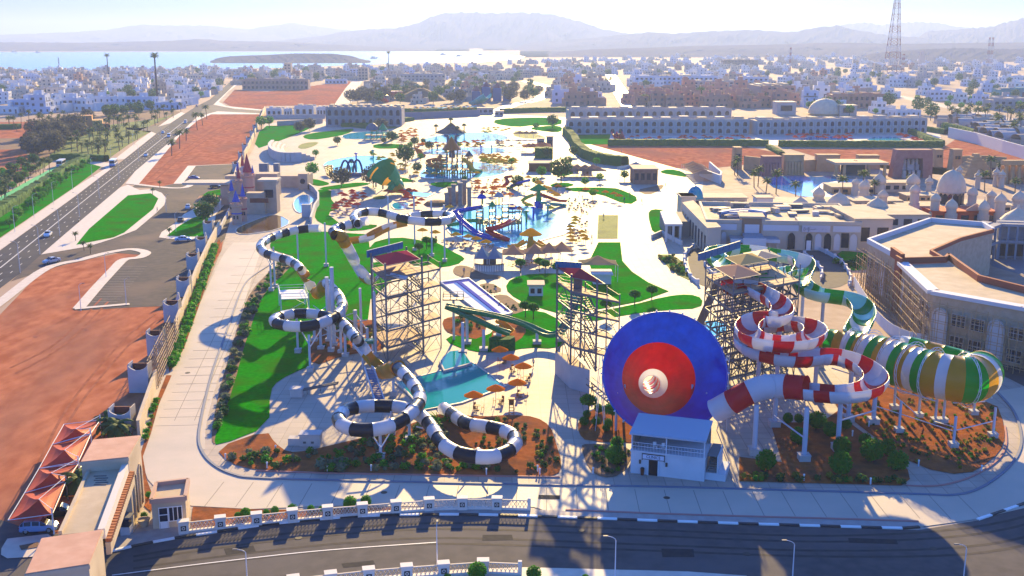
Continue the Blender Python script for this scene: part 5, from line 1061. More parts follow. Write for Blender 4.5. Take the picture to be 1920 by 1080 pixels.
for k, (x, z) in enumerate(((-7.5, 6), (-4, 2.2), (4, 2.2), (7.5, 6))):
 for dy in (2.5, 6.5): p = M0 + ax * dy + V((x * (1 - dy / 20), 0, 0)); b = MB(); b.bar((p.x, p.y, 0), (p.x, p.y, max(1, M0.z - 9.6 + z)), .2, 8); b.build('column', COLM, fn)
for s in (-1, 1):
 for (z0, z1) in ((0, 6), (2, 9), (5, 12)): b = MB(); b.bar((M0.x + s * 8.2, M0.y + 2.5, z0), (M0.x + s * 8.9, M0.y + .8, z1), .07, 5); b.bar((M0.x + s * 9.6, M0.y + 2.2, z0), (M0.x + s * 9.2, M0.y + 1, z1), .05, 5); b.build('brace', WSTEEL, fn)
# ---- small white building below the funnel
cl = thing('clinic_building', 'small white two level building with open terrace below the funnel', 'building'); CW = mat('white_plaster', (.55, .57, .60), .85, (.6, .62, .65), .7)
a, c = P(1182, 887), P(1320, 904); F = wframe(a, c); L = (c - a).length; D = 5.6
b = MB(); b.box(0, 0, 0, L, D, 3.1, F); b.build('wall', CW, cl)
b = MB(); b.box(-.1, -.12, 3.102, L + .1, D, 3.3, F); b.build('floor_slab', CW, cl)
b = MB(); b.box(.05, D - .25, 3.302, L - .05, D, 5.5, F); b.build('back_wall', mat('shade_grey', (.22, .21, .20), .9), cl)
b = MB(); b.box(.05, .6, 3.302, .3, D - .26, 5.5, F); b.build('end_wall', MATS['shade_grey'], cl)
b = MB(); bl, tl2 = [F @ V(v) for v in ((-.2, -.35, 5.5), (L + .1, -.35, 5.5), (L + .1, D, 6.3), (-.2, D, 6.3))], [F @ V(v) for v in ((-.2, -.35, 5.7), (L + .1, -.35, 5.7), (L + .1, D, 6.5), (-.2, D, 6.5))]; b.hexa(bl, tl2); b.build('roof', mat('roof_sheet', (.36, .42, .50), .6), cl)
for x in (.1, L * .48, L - .1): b = MB(); b.box(x - .07, -.05, 3.302, x + .07, .09, 5.5, F); b.build('post', WSTEEL, cl)
for z in (3.9, 4.4): b = MB(); b.box(.1, -.02, z - .03, L - .1, .04, z + .03, F); b.build('rail', WSTEEL, cl)
for k in range(24): x = .2 + (L - .4) * k / 23; b = MB(); b.box(x - .015, -.01, 3.302, x + .015, .02, 4.4, F); b.build('baluster', WSTEEL, cl)
dx = L * .31; b = MB(); b.box(dx - .6, -.05, 0, dx + .6, .02, 2.15, F); d_ = b.build('door', mat('dark_doorway', (.012, .012, .016), .4), cl)
for s in (-1, 1): b = MB(); b.box(dx + s * .7 - .1, -.1, 0, dx + s * .7 + .1, -.003, 2.3, F); b.build('door_frame', CW, d_)
b = MB(); b.box(dx - 1.45, -.13, 2.28, dx + 1.45, -.02, 2.95, F); sg = b.build('sign_board', mat('sign_white', (.6, .64, .75), .6), cl)
for x0, x1, z0, z1 in ((-1.5, -1.42, 2.1, 3.0), (1.42, 1.5, 2.1, 3.0), (-1.5, 1.5, 2.92, 3.0), (-1.5, 1.5, 2.23, 2.3)): b = MB(); b.box(dx + x0, -.16, z0, dx + x1, -.01, z1, F); b.build('sign_frame', mat('dark_bronze', (.07, .06, .05), .6), sg)
def text_mesh(s, size, m, M, par, name='lettering', depth=.01, xs=1.0):
 cu = bpy.data.curves.new('text', 'FONT'); cu.body = s; cu.size = size; cu.extrude = depth; cu.align_x = 'CENTER'; cu.align_y = 'CENTER'; cu.resolution_u = 3
 t = bpy.data.objects.new('text', cu); COL.objects.link(t); bpy.context.view_layer.update()
 me = bpy.data.meshes.new_from_object(t.evaluated_get(bpy.context.evaluated_depsgraph_get())); bpy.data.objects.remove(t)
 me.transform(M @ Matrix.Rotation(pi / 2, 4, 'X') @ Matrix.Diagonal((xs, 1, 1, 1))); me.materials.clear(); me.materials.append(m); return link(name, me, par)
text_mesh('CLINICS', .56, mat('sign_navy', (.01, .015, .06), .6), F @ Matrix.Translation((dx, -.145, 2.61)), sg, xs=.92)
for s in (-1, 1): b = MB(); b.box(dx + s * 1.75 - .13, -.2, 1.55, dx + s * 1.75 + .13, -.01, 2.05, F); b.build('wall_lamp', mat('dark_bronze', (.07, .06, .05), .6), cl)
bn = thing('litter_bin', 'brown litter bin beside the clinic door', 'bin', F @ V((dx - 1.35, -.35, .12))); b = MB(); b.lathe((0, 0, 0), [(.2, 0), (.26, .7), (.27, .9)], 12); b.build('body', mat('bin_brown', (.12, .03, .015), .7), bn); b = MB(); b.lathe((0, 0, .9), [(.28, 0), (.2, .1)], 12); b.build('lid', BLACK, bn)
for k in range(2): ch = thing('terrace_chair', ['white chair on the clinic terrace nearer its middle post', 'white chair on the clinic terrace farther from its middle post'][k], 'chair', F @ V((L * (.42 - .12 * k), 1.2, 3.31))); b = MB(); b.box(-.22, -.22, .4, .22, .22, .45); b.build('seat', WHITE, ch); b = MB(); b.box(-.22, .18, .45, .22, .22, .9); b.build('backrest', WHITE, ch); [MB().bar((sx * .2, sy * .2, 0), (sx * .2, sy * .2, .4), .02, 4).build('leg', WHITE, ch) for sx in (-1, 1) for sy in (-1, 1)]
b = MB(); b.box(L + .01, .8, 0, L + 2.6, D, 1.0, F); b.build('stair_base', CW, cl)
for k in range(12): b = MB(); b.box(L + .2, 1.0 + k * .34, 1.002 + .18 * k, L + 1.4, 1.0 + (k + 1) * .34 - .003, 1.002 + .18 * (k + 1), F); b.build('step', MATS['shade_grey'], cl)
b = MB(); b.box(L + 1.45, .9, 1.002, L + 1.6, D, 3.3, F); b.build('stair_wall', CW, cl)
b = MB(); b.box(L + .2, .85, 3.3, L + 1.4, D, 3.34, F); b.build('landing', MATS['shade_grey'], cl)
# ================================================================ pools' furniture, play structures, tents, kiosks
def canv(n, c): return translucent(mat('canvas_' + n, c, 1, spec=0), .6) if 'canvas_' + n not in MATS else MATS['canvas_' + n]
CO, CY, CR, CG, CT_, CB = canv('orange', (.85, .26, .02)), canv('yellow', (.80, .46, .02)), canv('red', (.62, .08, .04)), canv('green', (.02, .35, .14)), canv('tan', (.46, .33, .23)), canv('blue', (.18, .30, .5))
TEAK = mat('teak_wood', (.26, .12, .05), .7); POLE = mat('pole_grey', (.35, .34, .33), .5)
def umb_meshes(r, h, m, n=10):
 b = MB(); b.lathe((0, 0, h), [(r, -.02), (r * .96, .05), (r * .5, r * .28), (.03, r * .5)], n, False); c = b.mesh('canopy', m)
 b = MB(); b.bar((0, 0, 0), (0, 0, h + r * .45), .045, 5); return c, b.mesh('pole', POLE)
UM = {}
def umbrella(px, m, label, group, r=1.6, h=2.25, canopy_row=True, parts=True):
 k = (m.name, r, h)
 if k not in UM: UM[k] = umb_meshes(r, h, m)
 p = P(*px, h) if canopy_row else P(*px)      # px gives the canopy's place in the photograph
 u = thing('umbrella', label, 'umbrella', (p.x, p.y, .15), random.uniform(0, 1), group); link('canopy', UM[k][0], u); link('pole', UM[k][1], u); return u
def chair_meshes():
 d = {}; b = MB(); b.box(-.22, -.22, .42, .22, .22, .47); d['seat'] = b.mesh('seat', TEAK); b = MB(); b.box(-.22, .17, .47, .22, .22, .95); d['backrest'] = b.mesh('backrest', TEAK)
 b = MB(); b.box(-.025, -.025, 0, .025, .025, .42); d['leg'] = b.mesh('leg', TEAK); return d
CHM = chair_meshes()
def chair(p, rz, label, group):
 t = thing('chair', label, 'chair', p, rz, group); link('seat', CHM['seat'], t); link('backrest', CHM['backrest'], t)
 for sx in (-.19, .19):
  for sy in (-.19, .19): link('leg', CHM['leg'], t, loc=(sx, sy, 0))
b = MB(); b.lathe((0, 0, .70), [(.5, 0), (.5, .05)], 12); TTOP = b.mesh('tabletop', TEAK); b = MB(); b.bar((0, 0, 0), (0, 0, .7), .05, 6); b.bar((0, 0, 0), (0, 0, .05), .3, 10); TPED = b.mesh('pedestal', TEAK)
where = ['nearest the striped tube', 'second from the striped tube', 'at the right corner of the teal pool', 'third from the back beside the teal pool', 'second from the back beside the teal pool', 'farthest back near the green half pipe']
for i, (x, y) in enumerate([(888, 743), (929.5, 731), (970, 720), (981, 689), (958, 673), (937.5, 658)]):
 u = umbrella((x, y), CO, 'big orange cone umbrella ' + where[i], 'orange umbrellas by the teal pool', 1.55, 2.3); p = u.location
 t = thing('table', 'round teak table under the orange umbrella ' + where[i], 'table', (p.x + .6, p.y, .12), 0, 'tables by the teal pool'); link('tabletop', TTOP, t); link('pedestal', TPED, t)
 for k, a in enumerate(sorted((k * 2.1 + i for k in range(3)), key=cos)): chair((p.x + .6 + .8 * cos(a), p.y + .8 * sin(a), .12), a - pi / 2, ('left', 'middle', 'right')[k] + ' teak chair under the orange umbrella ' + where[i], 'chairs under umbrella %s' % where[i])
lg = thing('lifeguard_chair', 'tall orange brown lifeguard chair on the paving by the teal pool', 'lifeguard chair', P(959, 780)); LGW = mat('orange_timber', (.36, .12, .03), .7)
for sx in (-.4, .4):
 for sy in (-.4, .4): b = MB(); b.bar((sx, sy, 0), (sx * .7, sy * .7, 1.9), .06, 5); b.build('leg', LGW, lg)
b = MB(); b.box(-.4, -.4, 1.85, .4, .4, 1.95); b.build('seat', LGW, lg); b = MB(); b.box(-.4, .32, 1.95, .4, .4, 2.8); b.build('backrest', LGW, lg); b = MB(); b.box(-.5, -.45, 2.75, .5, .45, 2.85); b.build('sunshade', LGW, lg)
for z in (.5, 1.0, 1.5): b = MB(); b.beam((-.38, -.38, z), (.38, -.38, z), .08); b.build('rung', LGW, lg)
# smaller far umbrellas
def cluster(pts, m, what, group, r=1.65):
 order = ['first', 'second', 'third', 'fourth', 'fifth', 'sixth', 'seventh', 'eighth', 'ninth', 'tenth', 'eleventh', 'twelfth']
 if '%s' not in what:
  for x, y, w_ in placed(pts): umbrella((x, y), m, what + ', ' + w_, group, r)
  return
 for i, (x, y) in enumerate(pts): umbrella((x, y), m, what % order[i], group, r)
cluster([(1078, 409), (1079, 414), (1075, 420), (1070, 426), (1069, 432), (1070, 438), (1070, 445), (1074, 452)], CY, '%s yellow umbrella from the back in the long row right of the lagoon', 'yellow umbrella row right of the lagoon', 1.35)
cluster([(1091, 436), (1094, 443), (1098, 449)], CY, '%s yellow umbrella from the back in the short row beside the long row', 'short yellow umbrella row', 1.35)
cluster([(855, 441), (878, 445), (893, 449), (911, 455), (816, 437), (792, 433)], CY, '%s yellow umbrella along the near shore of the lagoon', 'yellow umbrellas on the lagoon shore')
cluster([(843, 389), (992, 386), (1032, 391)], CY, '%s yellow umbrella from the left behind the lagoon', 'yellow umbrellas behind the lagoon')
cluster([(1047, 350), (1099, 356), (1115, 359), (1135, 361), (1151, 364), (1161, 368)], CO, '%s orange umbrella from the left along the lawn with palms', 'orange umbrellas by the curved lawn', 1.5)
cluster([(660, 359), (661, 363), (640, 364), (647, 367), (666, 368), (664, 373), (645, 376), (680, 364), (682, 370), (637, 381), (660, 378), (629, 386), (654, 383), (650, 388), (628, 391), (669, 384)], CR, 'red umbrella on the paved island left of the green funnel', 'red umbrellas on the paved island', 1.5)
cluster([(782, 382), (774, 386)], CR, '%s red umbrella beside the small cyan pool', 'red umbrellas by the small pool', 1.5)
cluster([(751, 309), (754, 319), (737, 304), (760, 312), (744, 324)], CY, '%s yellow umbrella behind the green funnel slide', 'yellow umbrellas behind the green funnel')
cluster([(780, 325), (797, 326), (814, 326), (829, 326), (849, 326), (866, 327), (881, 325), (894, 325)], CY, '%s yellow umbrella from the left in front of the orange play tower', 'yellow umbrellas before the orange play tower')
rnd = random.Random(11)
def scatter(poly, n, dmin, rnd=rnd):
 xs = [p[0] for p in poly]; ys = [p[1] for p in poly]; out = []
 def inside(x, y):
  c = False
  for (x1, y1), (x2, y2) in zip(poly, poly[1:] + poly[:1]):
   if (y1 > y) != (y2 > y) and x < (x2 - x1) * (y - y1) / (y2 - y1) + x1: c = not c
  return c
 t = 0
 while len(out) < n and t < n * 60:
  t += 1; x, y = rnd.uniform(min(xs), max(xs)), rnd.uniform(min(ys), max(ys))
  if inside(x, y) and all((a - x) ** 2 + ((b - y) * 3) ** 2 > dmin ** 2 for a, b in out): out.append((x, y))
 return out
cluster(scatter([(895, 290), (930, 290), (968, 297), (966, 308), (905, 306)], 34, 6), CY, 'yellow umbrella in the field behind the lagoon', 'yellow umbrella field')
cluster(scatter([(782, 268), (905, 264), (912, 275), (790, 277)], 30, 6), CO, 'orange umbrella in the back row by the wave pool', 'orange umbrella back row')
cluster(scatter([(745, 243), (780, 240), (782, 262), (752, 268)], 22, 5), CO, 'orange umbrella left of the wave pool', 'orange umbrellas left of the wave pool')
cluster(scatter([(700, 290), (735, 288), (745, 300), (705, 300)], 7, 6), CY, 'yellow umbrella at the rim of the splash pool', 'yellow umbrellas by the splash pool')
cluster(scatter([(880, 338), (965, 338), (960, 372), (890, 368)], 14, 8), CO, 'orange umbrella on the paving behind the lagoon', 'orange umbrellas behind the lagoon'); cluster(scatter([(700, 345), (770, 352), (800, 380), (735, 372)], 10, 9), CR, 'red umbrella right of the green flared slide', 'red umbrellas by the flared slide'); cluster(scatter([(985, 330), (1030, 352), (1050, 372), (1000, 340)], 8, 8), CY, 'yellow umbrella near the green mushroom', 'yellow umbrellas by the green mushroom')
cluster(scatter([(930, 262), (985, 262), (985, 275), (935, 280)], 12, 7), CT_, 'tan umbrella near the right end of the wave pool', 'tan umbrellas by the wave pool')
cluster(scatter([(895, 240), (960, 238), (960, 248), (900, 250)], 12, 7), CY, 'yellow umbrella behind the wave pool', 'yellow umbrellas behind the wave pool')
# sunbeds
b = MB(); b.box(-.32, -.95, .28, .32, .35, .36); b.hexa([V(v) for v in ((-.32, .35, .28), (.32, .35, .28), (.32, .9, .62), (-.32, .9, .62))], [V(v) for v in ((-.32, .35, .36), (.32, .35, .36), (.32, .9, .7), (-.32, .9, .7))]); SB = b.mesh('mattress', mat('sunbed_tan', (.36, .22, .13), .8))
b = MB(); [b.box(x - .03, y - .03, 0, x + .03, y + .03, .28) for x in (-.27, .27) for y in (-.85, .3)]; SBL = b.mesh('legs', TEAK)
def beds(poly, n, label, group, d=7):
 for x, y, w_ in placed(scatter(poly, n, d)): t = thing('sunbed', label + ', ' + w_, 'sunbed', (*P(x, y)[:2], .14), rnd.uniform(-.4, .4), group); link('mattress', SB, t); link('leg_frame', SBL, t)
beds([(845, 448), (925, 462), (925, 480), (860, 470), (800, 446)], 26, 'tan sunbed on the near shore of the lagoon', 'sunbeds on the lagoon shore')
beds([(620, 385), (680, 362), (690, 372), (660, 405), (625, 408)], 24, 'tan sunbed between the red umbrellas on the paved island', 'sunbeds among the red umbrellas')
beds([(1062, 412), (1100, 412), (1110, 455), (1064, 458)], 18, 'tan sunbed between the yellow umbrellas right of the lagoon', 'sunbeds among the yellow umbrellas')
beds([(900, 292), (966, 298), (964, 309), (905, 307)], 30, 'sunbed in the yellow umbrella field behind the lagoon', 'sunbeds in the yellow field')
beds([(700, 300), (780, 300), (780, 345), (760, 350)], 40, 'sunbed on the paving left of the orange tower', 'sunbeds left of the orange tower', 6); beds([(880, 338), (965, 338), (960, 372), (890, 368)], 36, 'sunbed on the paving behind the lagoon', 'sunbeds behind the lagoon', 6); beds([(1060, 372), (1120, 380), (1110, 402), (1066, 400)], 26, 'sunbed on the paving by the orange umbrellas', 'sunbeds by the orange umbrellas', 6)
# small masonry and rails on the patio
pb = thing('stone_kiosk', 'pale stone control kiosk with flat lid on the patio above the near bed', 'kiosk'); a = P(562, 838); b = MB(); b.box(a.x, a.y, 0, a.x + 2.9, a.y + 1.8, 1.7); b.build('body', FOOT, pb); b = MB(); b.box(a.x - .1, a.y - .1, 1.702, a.x + 3, a.y + 1.9, 1.85); b.build('lid', GREYW, pb); b = MB(); b.box(a.x - 1.7, a.y + .3, 0, a.x - .01, a.y + 1.6, 1.1); b.build('side_block', FOOT, pb)
b = MB(); b.box(a.x + .5, a.y - .02, .5, a.x + .9, a.y + .05, .8); b.box(a.x + 1.6, a.y - .02, .5, a.x + 2, a.y + .05, .8); b.build('vent', DSTEEL, pb)
pc = thing('pump_box', 'pale stone box with a grey lid at the end of the raft rail', 'box'); a = P(544, 746); b = MB(); b.box(a.x, a.y, 0, a.x + 1.9, a.y + 1.5, 1.3); b.build('body', FOOT, pc); b = MB(); b.box(a.x - .1, a.y - .1, 1.302, a.x + 2, a.y + 1.6, 1.5); b.build('lid', GREYW, pc)
rr = thing('raft_rail', 'low grey metal raft rail lying across the patio', 'rail'); a, c = P(567, 731, .9), P(634, 718, .9)
for s in (-.35, .35): b = MB(); b.beam(a + V((0, s, 0)), c + V((0, s, 0)), .12, .3); b.build('side_rail', STEEL, rr)
for k in range(9): p = a.lerp(c, k / 8); b = MB(); b.beam(p + V((0, -.3, 0)), p + V((0, .3, 0)), .1); b.build('roller', DSTEEL, rr);
for k in (1, 4, 7): p = a.lerp(c, k / 8); b = MB(); b.bar((p.x, p.y, 0), p, .07, 5); b.build('leg', STEEL, rr)
# small upper pool terrace by the left tower
ut = thing('splash_basin', 'raised teal splash basin with stone rim between tower and teal pool', 'basin'); q = rect_px([(823, 672), (842, 653), (868, 650), (886, 676), (832, 690)], 1.0); b = MB(); b.prism(q, 0, .55); b.build('basin_wall', FOOT, ut)
cx = sum(p[0] for p in q) / len(q); cy = sum(p[1] for p in q) / len(q); b = MB(); b.prism([(cx + (p[0] - cx) * .9, cy + (p[1] - cy) * .9) for p in q], .55, .56); b.build('water_surface', POOL, ut)
# ---- play structures
PG, PB_, PR, PYL, PTL = mat('play_green', (.01, .30, .09), .4), mat('play_blue', (.01, .06, .45), .35), mat('play_red', (.5, .02, .02), .35), mat('play_yellow', (.6, .34, .03), .4), mat('play_teal', (.01, .33, .30), .35)
POR = mat('play_orange', (.48, .16, .03), .5)
def play_tower(label, x0, x1, yb, ytop, n, d, cols, roofs, seed, levels=3):
 r = thing('play_structure', label, 'play structure'); rn = random.Random(seed); a, c = P(x0, yb), P(x1, yb); H = HT(x0, yb, ytop); L = c.x - a.x
 for i in range(n + 1):
  for j in range(d + 1):
   x, y = a.x + L * i / n, a.y + (L / n) * j * 1.3; h = H * (.55 + .45 * (1 - abs(2 * i / n - 1))) * rn.uniform(.75, 1); b = MB(); b.bar((x, y, 0), (x, y, h), .16, 6); b.build('post', cols[(i + j) % len(cols)], r)
 for i in range(n):
  for j in range(d):
   x, y = a.x + L * i / n, a.y + (L / n) * j * 1.3; w = L / n; k = rn.randint(1, levels)
   for q in range(1, k + 1):
    z = H * .75 * q / levels - .2 * (i % 2); b = MB(); b.box(x, y, z, x + w, y + w * 1.3, z + .12); b.build('deck', rn.choice((DECK, PYL, PG)), r)
    for s in (.5, 1.0): b = MB(); b.beam((x, y - .05, z + s), (x + w, y - .05, z + s), .06); b.build('rail', rn.choice(cols), r)
    if rn.random() < .6: b = MB(); nn = 5; [b.bar((x + w * t / nn, y - .05, z), (x + w * t / nn, y - .05, z + 1), .03, 4) for t in range(nn + 1)]; b.build('netting', rn.choice((PYL, PR, POLE)), r)
   if rn.random() < .5: b = MB(); b.lathe((x + w / 2, y + w * .6, 0), [(.25, 0), (.25, 1.8), (.6, 2.0), (.5, 2.5)], 8); b.build('water_jet', rn.choice((PB_, PYL, PR)), r)
 for (fx, fz, rad, m, dome) in roofs:
  x, y, z = a.x + L * fx, a.y + L / n * d * .6, H * fz
  b = MB(); b.lathe((x, y, z), [(rad, 0), (rad * .8, rad * .5), (rad * .4, rad * .85), (.05, rad)] if dome else [(rad, 0), (.05, rad * 1.3)], 12); b.build('roof', m, r)
  b = MB(); b.bar((x, y, z - H * .35), (x, y, z), .15); b.build('post', cols[0], r)
 return r, a, L, H
pr, a, L, H = play_tower('tall green posted water play structure with blue and red slides in the lagoon', 893, 978, 432, 372, 7, 3, [PG, PG, PTL, POLE], [(.12, .95, 1.5, PB_, True), (.14, 1.12, .9, PR, True), (.5, 1.0, 1.5, POLE, True), (.8, .62, 1.6, PB_, True), (.95, .6, 1.1, PR, True), (.35, .7, 1.3, PG, False)], 5, 4)
def slide(par, pts, r, m, L=4): banded(par, zpath(pts, .6), [m], L, ush(r, a0=10, a1=170, th=.12), 'slide_section', lip=1.05)
slide(pr, [(905, 386, 6.5), (880, 390, 6), (860, 394, 5.5), (853, 398, 5.2), (862, 410, 4.2), (878, 424, 2.8), (892, 435, 1.6), (920, 444, .9), (940, 447, .5)], 1.0, PB_)
slide(pr, [(963, 410, 5), (950, 418, 4.4), (930, 425, 3.8), (913, 428, 3.4), (920, 434, 2.6), (938, 442, 1.6), (956, 449, .6)], 1.0, PR)
slide(pr, [(900, 412, 3), (880, 412, 2.4), (860, 417, 1.8), (840, 420, 1)], .9, PG)
for x in (863, 867): column(pr, (x, 443), 6.5, .25, None, PB_)
for x, y in ((846, 415), (858, 382), (868, 380)): column(pr, (x, y + 30), 3, .18, None, POLE)
cd = thing('stone_ruins', 'row of grey brown stone pillars on the rim behind the lagoon', 'pillars')
for i, (x, h) in enumerate(((838, 4), (844, 5.5), (851, 7), (857, 4), (863, 7.5), (871, 8), (880, 6))): p = P(x, 386 - (i % 2) * 3); b = MB(); b.box(p.x - .7, p.y - .7, 0, p.x + .7, p.y + .7, h); q = b.build('pillar', mat('grey_stone', (.2, .17, .16), .9, (.28, .24, .22), 1), cd); b = MB(); b.box(p.x - .9, p.y - .9, h, p.x + .9, p.y + .9, h + .5); b.build('capital', MATS['grey_stone'], q)
b = MB(); p = P(820, 384); b.lathe((p.x, p.y, 0), [(5, 0), (3.5, 1.2), (1.5, 1.6)], 10); b.build('rock_mound', mat('brown_rock', (.2, .1, .05), .95, (.26, .14, .07), .6, bump=.6), label='brown rock mound at the left end of the stone pillars', cat='rock')
pr, a, L, H = play_tower('orange and teal water play tower crowned with boots behind the lagoon', 818, 886, 330, 272, 7, 3, [POR, POR, PTL, POLE], [(.42, .82, 4.2, POR, False), (.42, .92, 2.0, PB_, True), (.1, .5, 2, POR, False), (.9, .6, 2, DSTEEL, False)], 8, 4)
b = MB(); x = a.x + L * .42; y = a.y + 6
for s in (-1.6, 1.6): b.bar((x + s, y, H * .9), (x + s, y, H * 1.25), .8, 8, .55); b.beam((x + s, y, H * 1.25), (x + s * 1.9, y - 1, H * 1.28), .9, .8)
b.bar((x, y, H * .55), (x, y, H * .95), 1.5, 8, 1.0); b.build('giant_boots', mat('slate_blue', (.08, .12, .18), .6), pr)
for k in range(3): slide(pr, [(836, 296 + k * 8, 7 - 2 * k), (818, 297 + k * 8, 6.4 - 2 * k), (804, 301 + k * 8, 5.8 - 2 * k), (806, 307 + k * 8, 5.2 - 2 * k), (822, 309 + k * 8, 4.6 - 2 * k)], 1.3, PTL if k else POR)
slide(pr, [(868, 296, 8), (880, 305, 6), (885, 316, 3), (900, 318, .8)], 1.2, PYL)
pr, a, L, H = play_tower('small green and teal play house in the pool at the back left', 684, 728, 262, 240, 4, 2, [PG, PTL], [(.3, .8, 4, mat('slate_blue', (.08, .12, .18), .6), True), (.75, .8, 3, PG, False)], 3, 2)
slide(pr, [(722, 247, 6), (732, 252, 3.5), (745, 255, 1)], 1.4, PG)
# mushroom fountains
def mushroom(px, ytop, rpx, m, trunk, label, base=None):
 p = P(*px); h = HT(px[0], px[1], ytop); rad = rpx * PXM(px[1]) ; r = thing('mushroom_fountain', label, 'fountain')
 b = MB(); b.lathe((p.x, p.y, h - rad * .55), [(rad * 1.02, -.25), (rad, 0), (rad * .62, rad * .22), (rad * .25, rad * .46), (.05, rad * .55)], 12, False); b.build('canopy', m, r)
 b = MB(); b.lathe((p.x, p.y, 0), [(rad * .42, 0), (rad * .32, h * .4), (rad * .18, h * .75), (rad * .2, h - rad * .5)], 12); b.build('trunk', trunk, r)
 if base: b = MB(); b.lathe((p.x, p.y, 0), [(rad * .5, 0), (rad * .5, h * .3)], 12); b.build('base', base, r)
 return r, p, h, rad
mr, p, h, rad = mushroom((995, 474), 427, 21, CY, mat('moss_yellow', (.3, .25, .03), .7), 'big yellow mushroom shaded fountain with two yellow arms in the lagoon')
slide(mr, [(985, 450, 3.6), (970, 458, 2.6), (955, 459, 2.2)], .9, PYL); slide(mr, [(1005, 450, 3.6), (1020, 459, 2.6), (1038, 461, 2.2)], .9, PYL)
for x in (968, 1026): column(mr, (x, 474), 2.2, .1, None, PTL)
mr, p, h, rad = mushroom((1010, 390), 345, 17, CG, PG, 'green mushroom play fountain with red and teal slides on a blue base', PB_)
slide(mr, [(1016, 363, 5.4), (1030, 369, 4), (1045, 374, 2.2), (1060, 375, 1.4)], .8, PR); slide(mr, [(1016, 378, 3), (1040, 381, 1.6), (1060, 383, .8)], .8, PTL); slide(mr, [(1003, 363, 5.2), (988, 369, 3.5), (980, 376, 2), (990, 382, 1)], .8, PYL)
ms = thing('small_slide_set', 'small red blue and green slides at the upper rim of the lagoon', 'water slide'); slide(ms, [(960, 329, 5), (948, 332, 4.4), (952, 342, 3), (946, 346, 2)], .8, PR); slide(ms, [(994, 336, 4.5), (975, 341, 3.4), (960, 347, 1.4)], .8, PB_); slide(ms, [(972, 343, 2.6), (962, 348, 1.2), (952, 352, .6)], .8, PG)
for x, y in ((960, 344), (992, 352), (975, 352), (948, 346)): column(ms, (x, y), 3, .15, None, POLE)
# green flared slide
gf = thing('flared_slide', 'big green flared funnel slide with ochre panels beside the red umbrellas', 'water slide'); pth = zpath([(716, 318, 9.5), (722, 325, 8), (730, 334, 6), (740, 345, 3.6), (748, 354, 2.2), (758, 358, 1.4)], .8); N = len(pth); b = MB()
seg = 16
def gring(i): f = i / (N - 1); r_ = 5.2 * (1 - f) ** .8 + 1.2; return r_
for i in range(N - 1):
 pass
def gsect(i): r_ = gring(i); return [(r_ * cos(R(200 - 220 * k / seg)), -r_ * .2 + r_ * sin(R(200 - 220 * k / seg))) for k in range(seg + 1)]
b.sweep(pth, gsect, closed=False); n0 = len(b.f)
for k in range(n0):
 if (k // seg) % 7 == 2 and (k % seg) // 4 % 2 == 0 or (k // seg) > N - 5: b.mi[k] = 1
b.build('shell', [PG, GY], gf); slide(gf, [(716, 322, 6), (700, 328, 4), (690, 336, 2.4)], 1.4, PG)
b = MB(); q = P(757, 360, 1.6); b.bar(q, q + V((3, -.6, -.2)), 1.3, 12); b.build('run_out', PTL, gf)
for x, y in ((705, 352), (718, 356), (732, 360)): column(gf, (x, y), 4, .3, None, DSTEEL)
sa = thing('spray_arch', 'dark blue spray arches standing in the shallow splash pool', 'spray arch'); a = P(639, 330)
for k in range(3):
 x0 = a.x + k * 2.4; pth = [V((x0 + 2 * (1 - cos(pi * t / 10)), a.y + k, 6.5 * sin(pi * t / 10))) for t in range(11)]; b = MB(); b.sweep(pth, lambda i: circ(.45, 8), ups=[(0, 1, 0)] * 11); b.build('arch', mat('navy_plastic', (.02, .05, .16), .5), sa)
b = MB(); b.box(a.x + 3.4, a.y - 3, 0, a.x + 9, a.y - 1, 1.6); b.build('base', mat('navy_plastic', (.02, .05, .16), .5), sa)
ys = thing('yellow_slide_rack', 'stack of curled yellow slide pieces left of the splash pool', 'slide rack')
for k in range(5): slide(ys, [(612 + k, 312 + 3.4 * k, 3.4 - .4 * k), (618, 310 + 3.4 * k, 3.4 - .4 * k), (620, 314 + 3.4 * k, 3.0 - .4 * k)], .9, PYL)
osl = thing('orange_slide', 'short curled orange slide left of the orange play tower', 'water slide'); slide(osl, [(781, 272, 6), (784, 280, 4), (788, 287, 2), (795, 291, .8)], 1.5, POR)
wm = thing('rock_island', 'dark rock island with bare figures at the back of the wave pool', 'rock'); p = P(846, 249); b = MB(); b.lathe((p.x, p.y, 0), [(10, 0), (8, 1.2), (5, 2.6), (2.5, 4.5), (.6, 6)], 11); b.build('rock', mat('dark_rock', (.06, .06, .07), .9, (.10, .09, .09), .4, bump=.6), wm)
for dx, h in ((-9, 5), (8, 5.5), (0, 9), (4, 4)): b = MB(); b.bar((p.x + dx, p.y - 3, 0), (p.x + dx, p.y - 3, h), .35, 6); b.lathe((p.x + dx, p.y - 3, h - 1), [(1.8, 0), (1, 1), (.2, 1.5)], 7); b.build('figure', mat('moss_green', (.06, .09, .02), .9), wm)
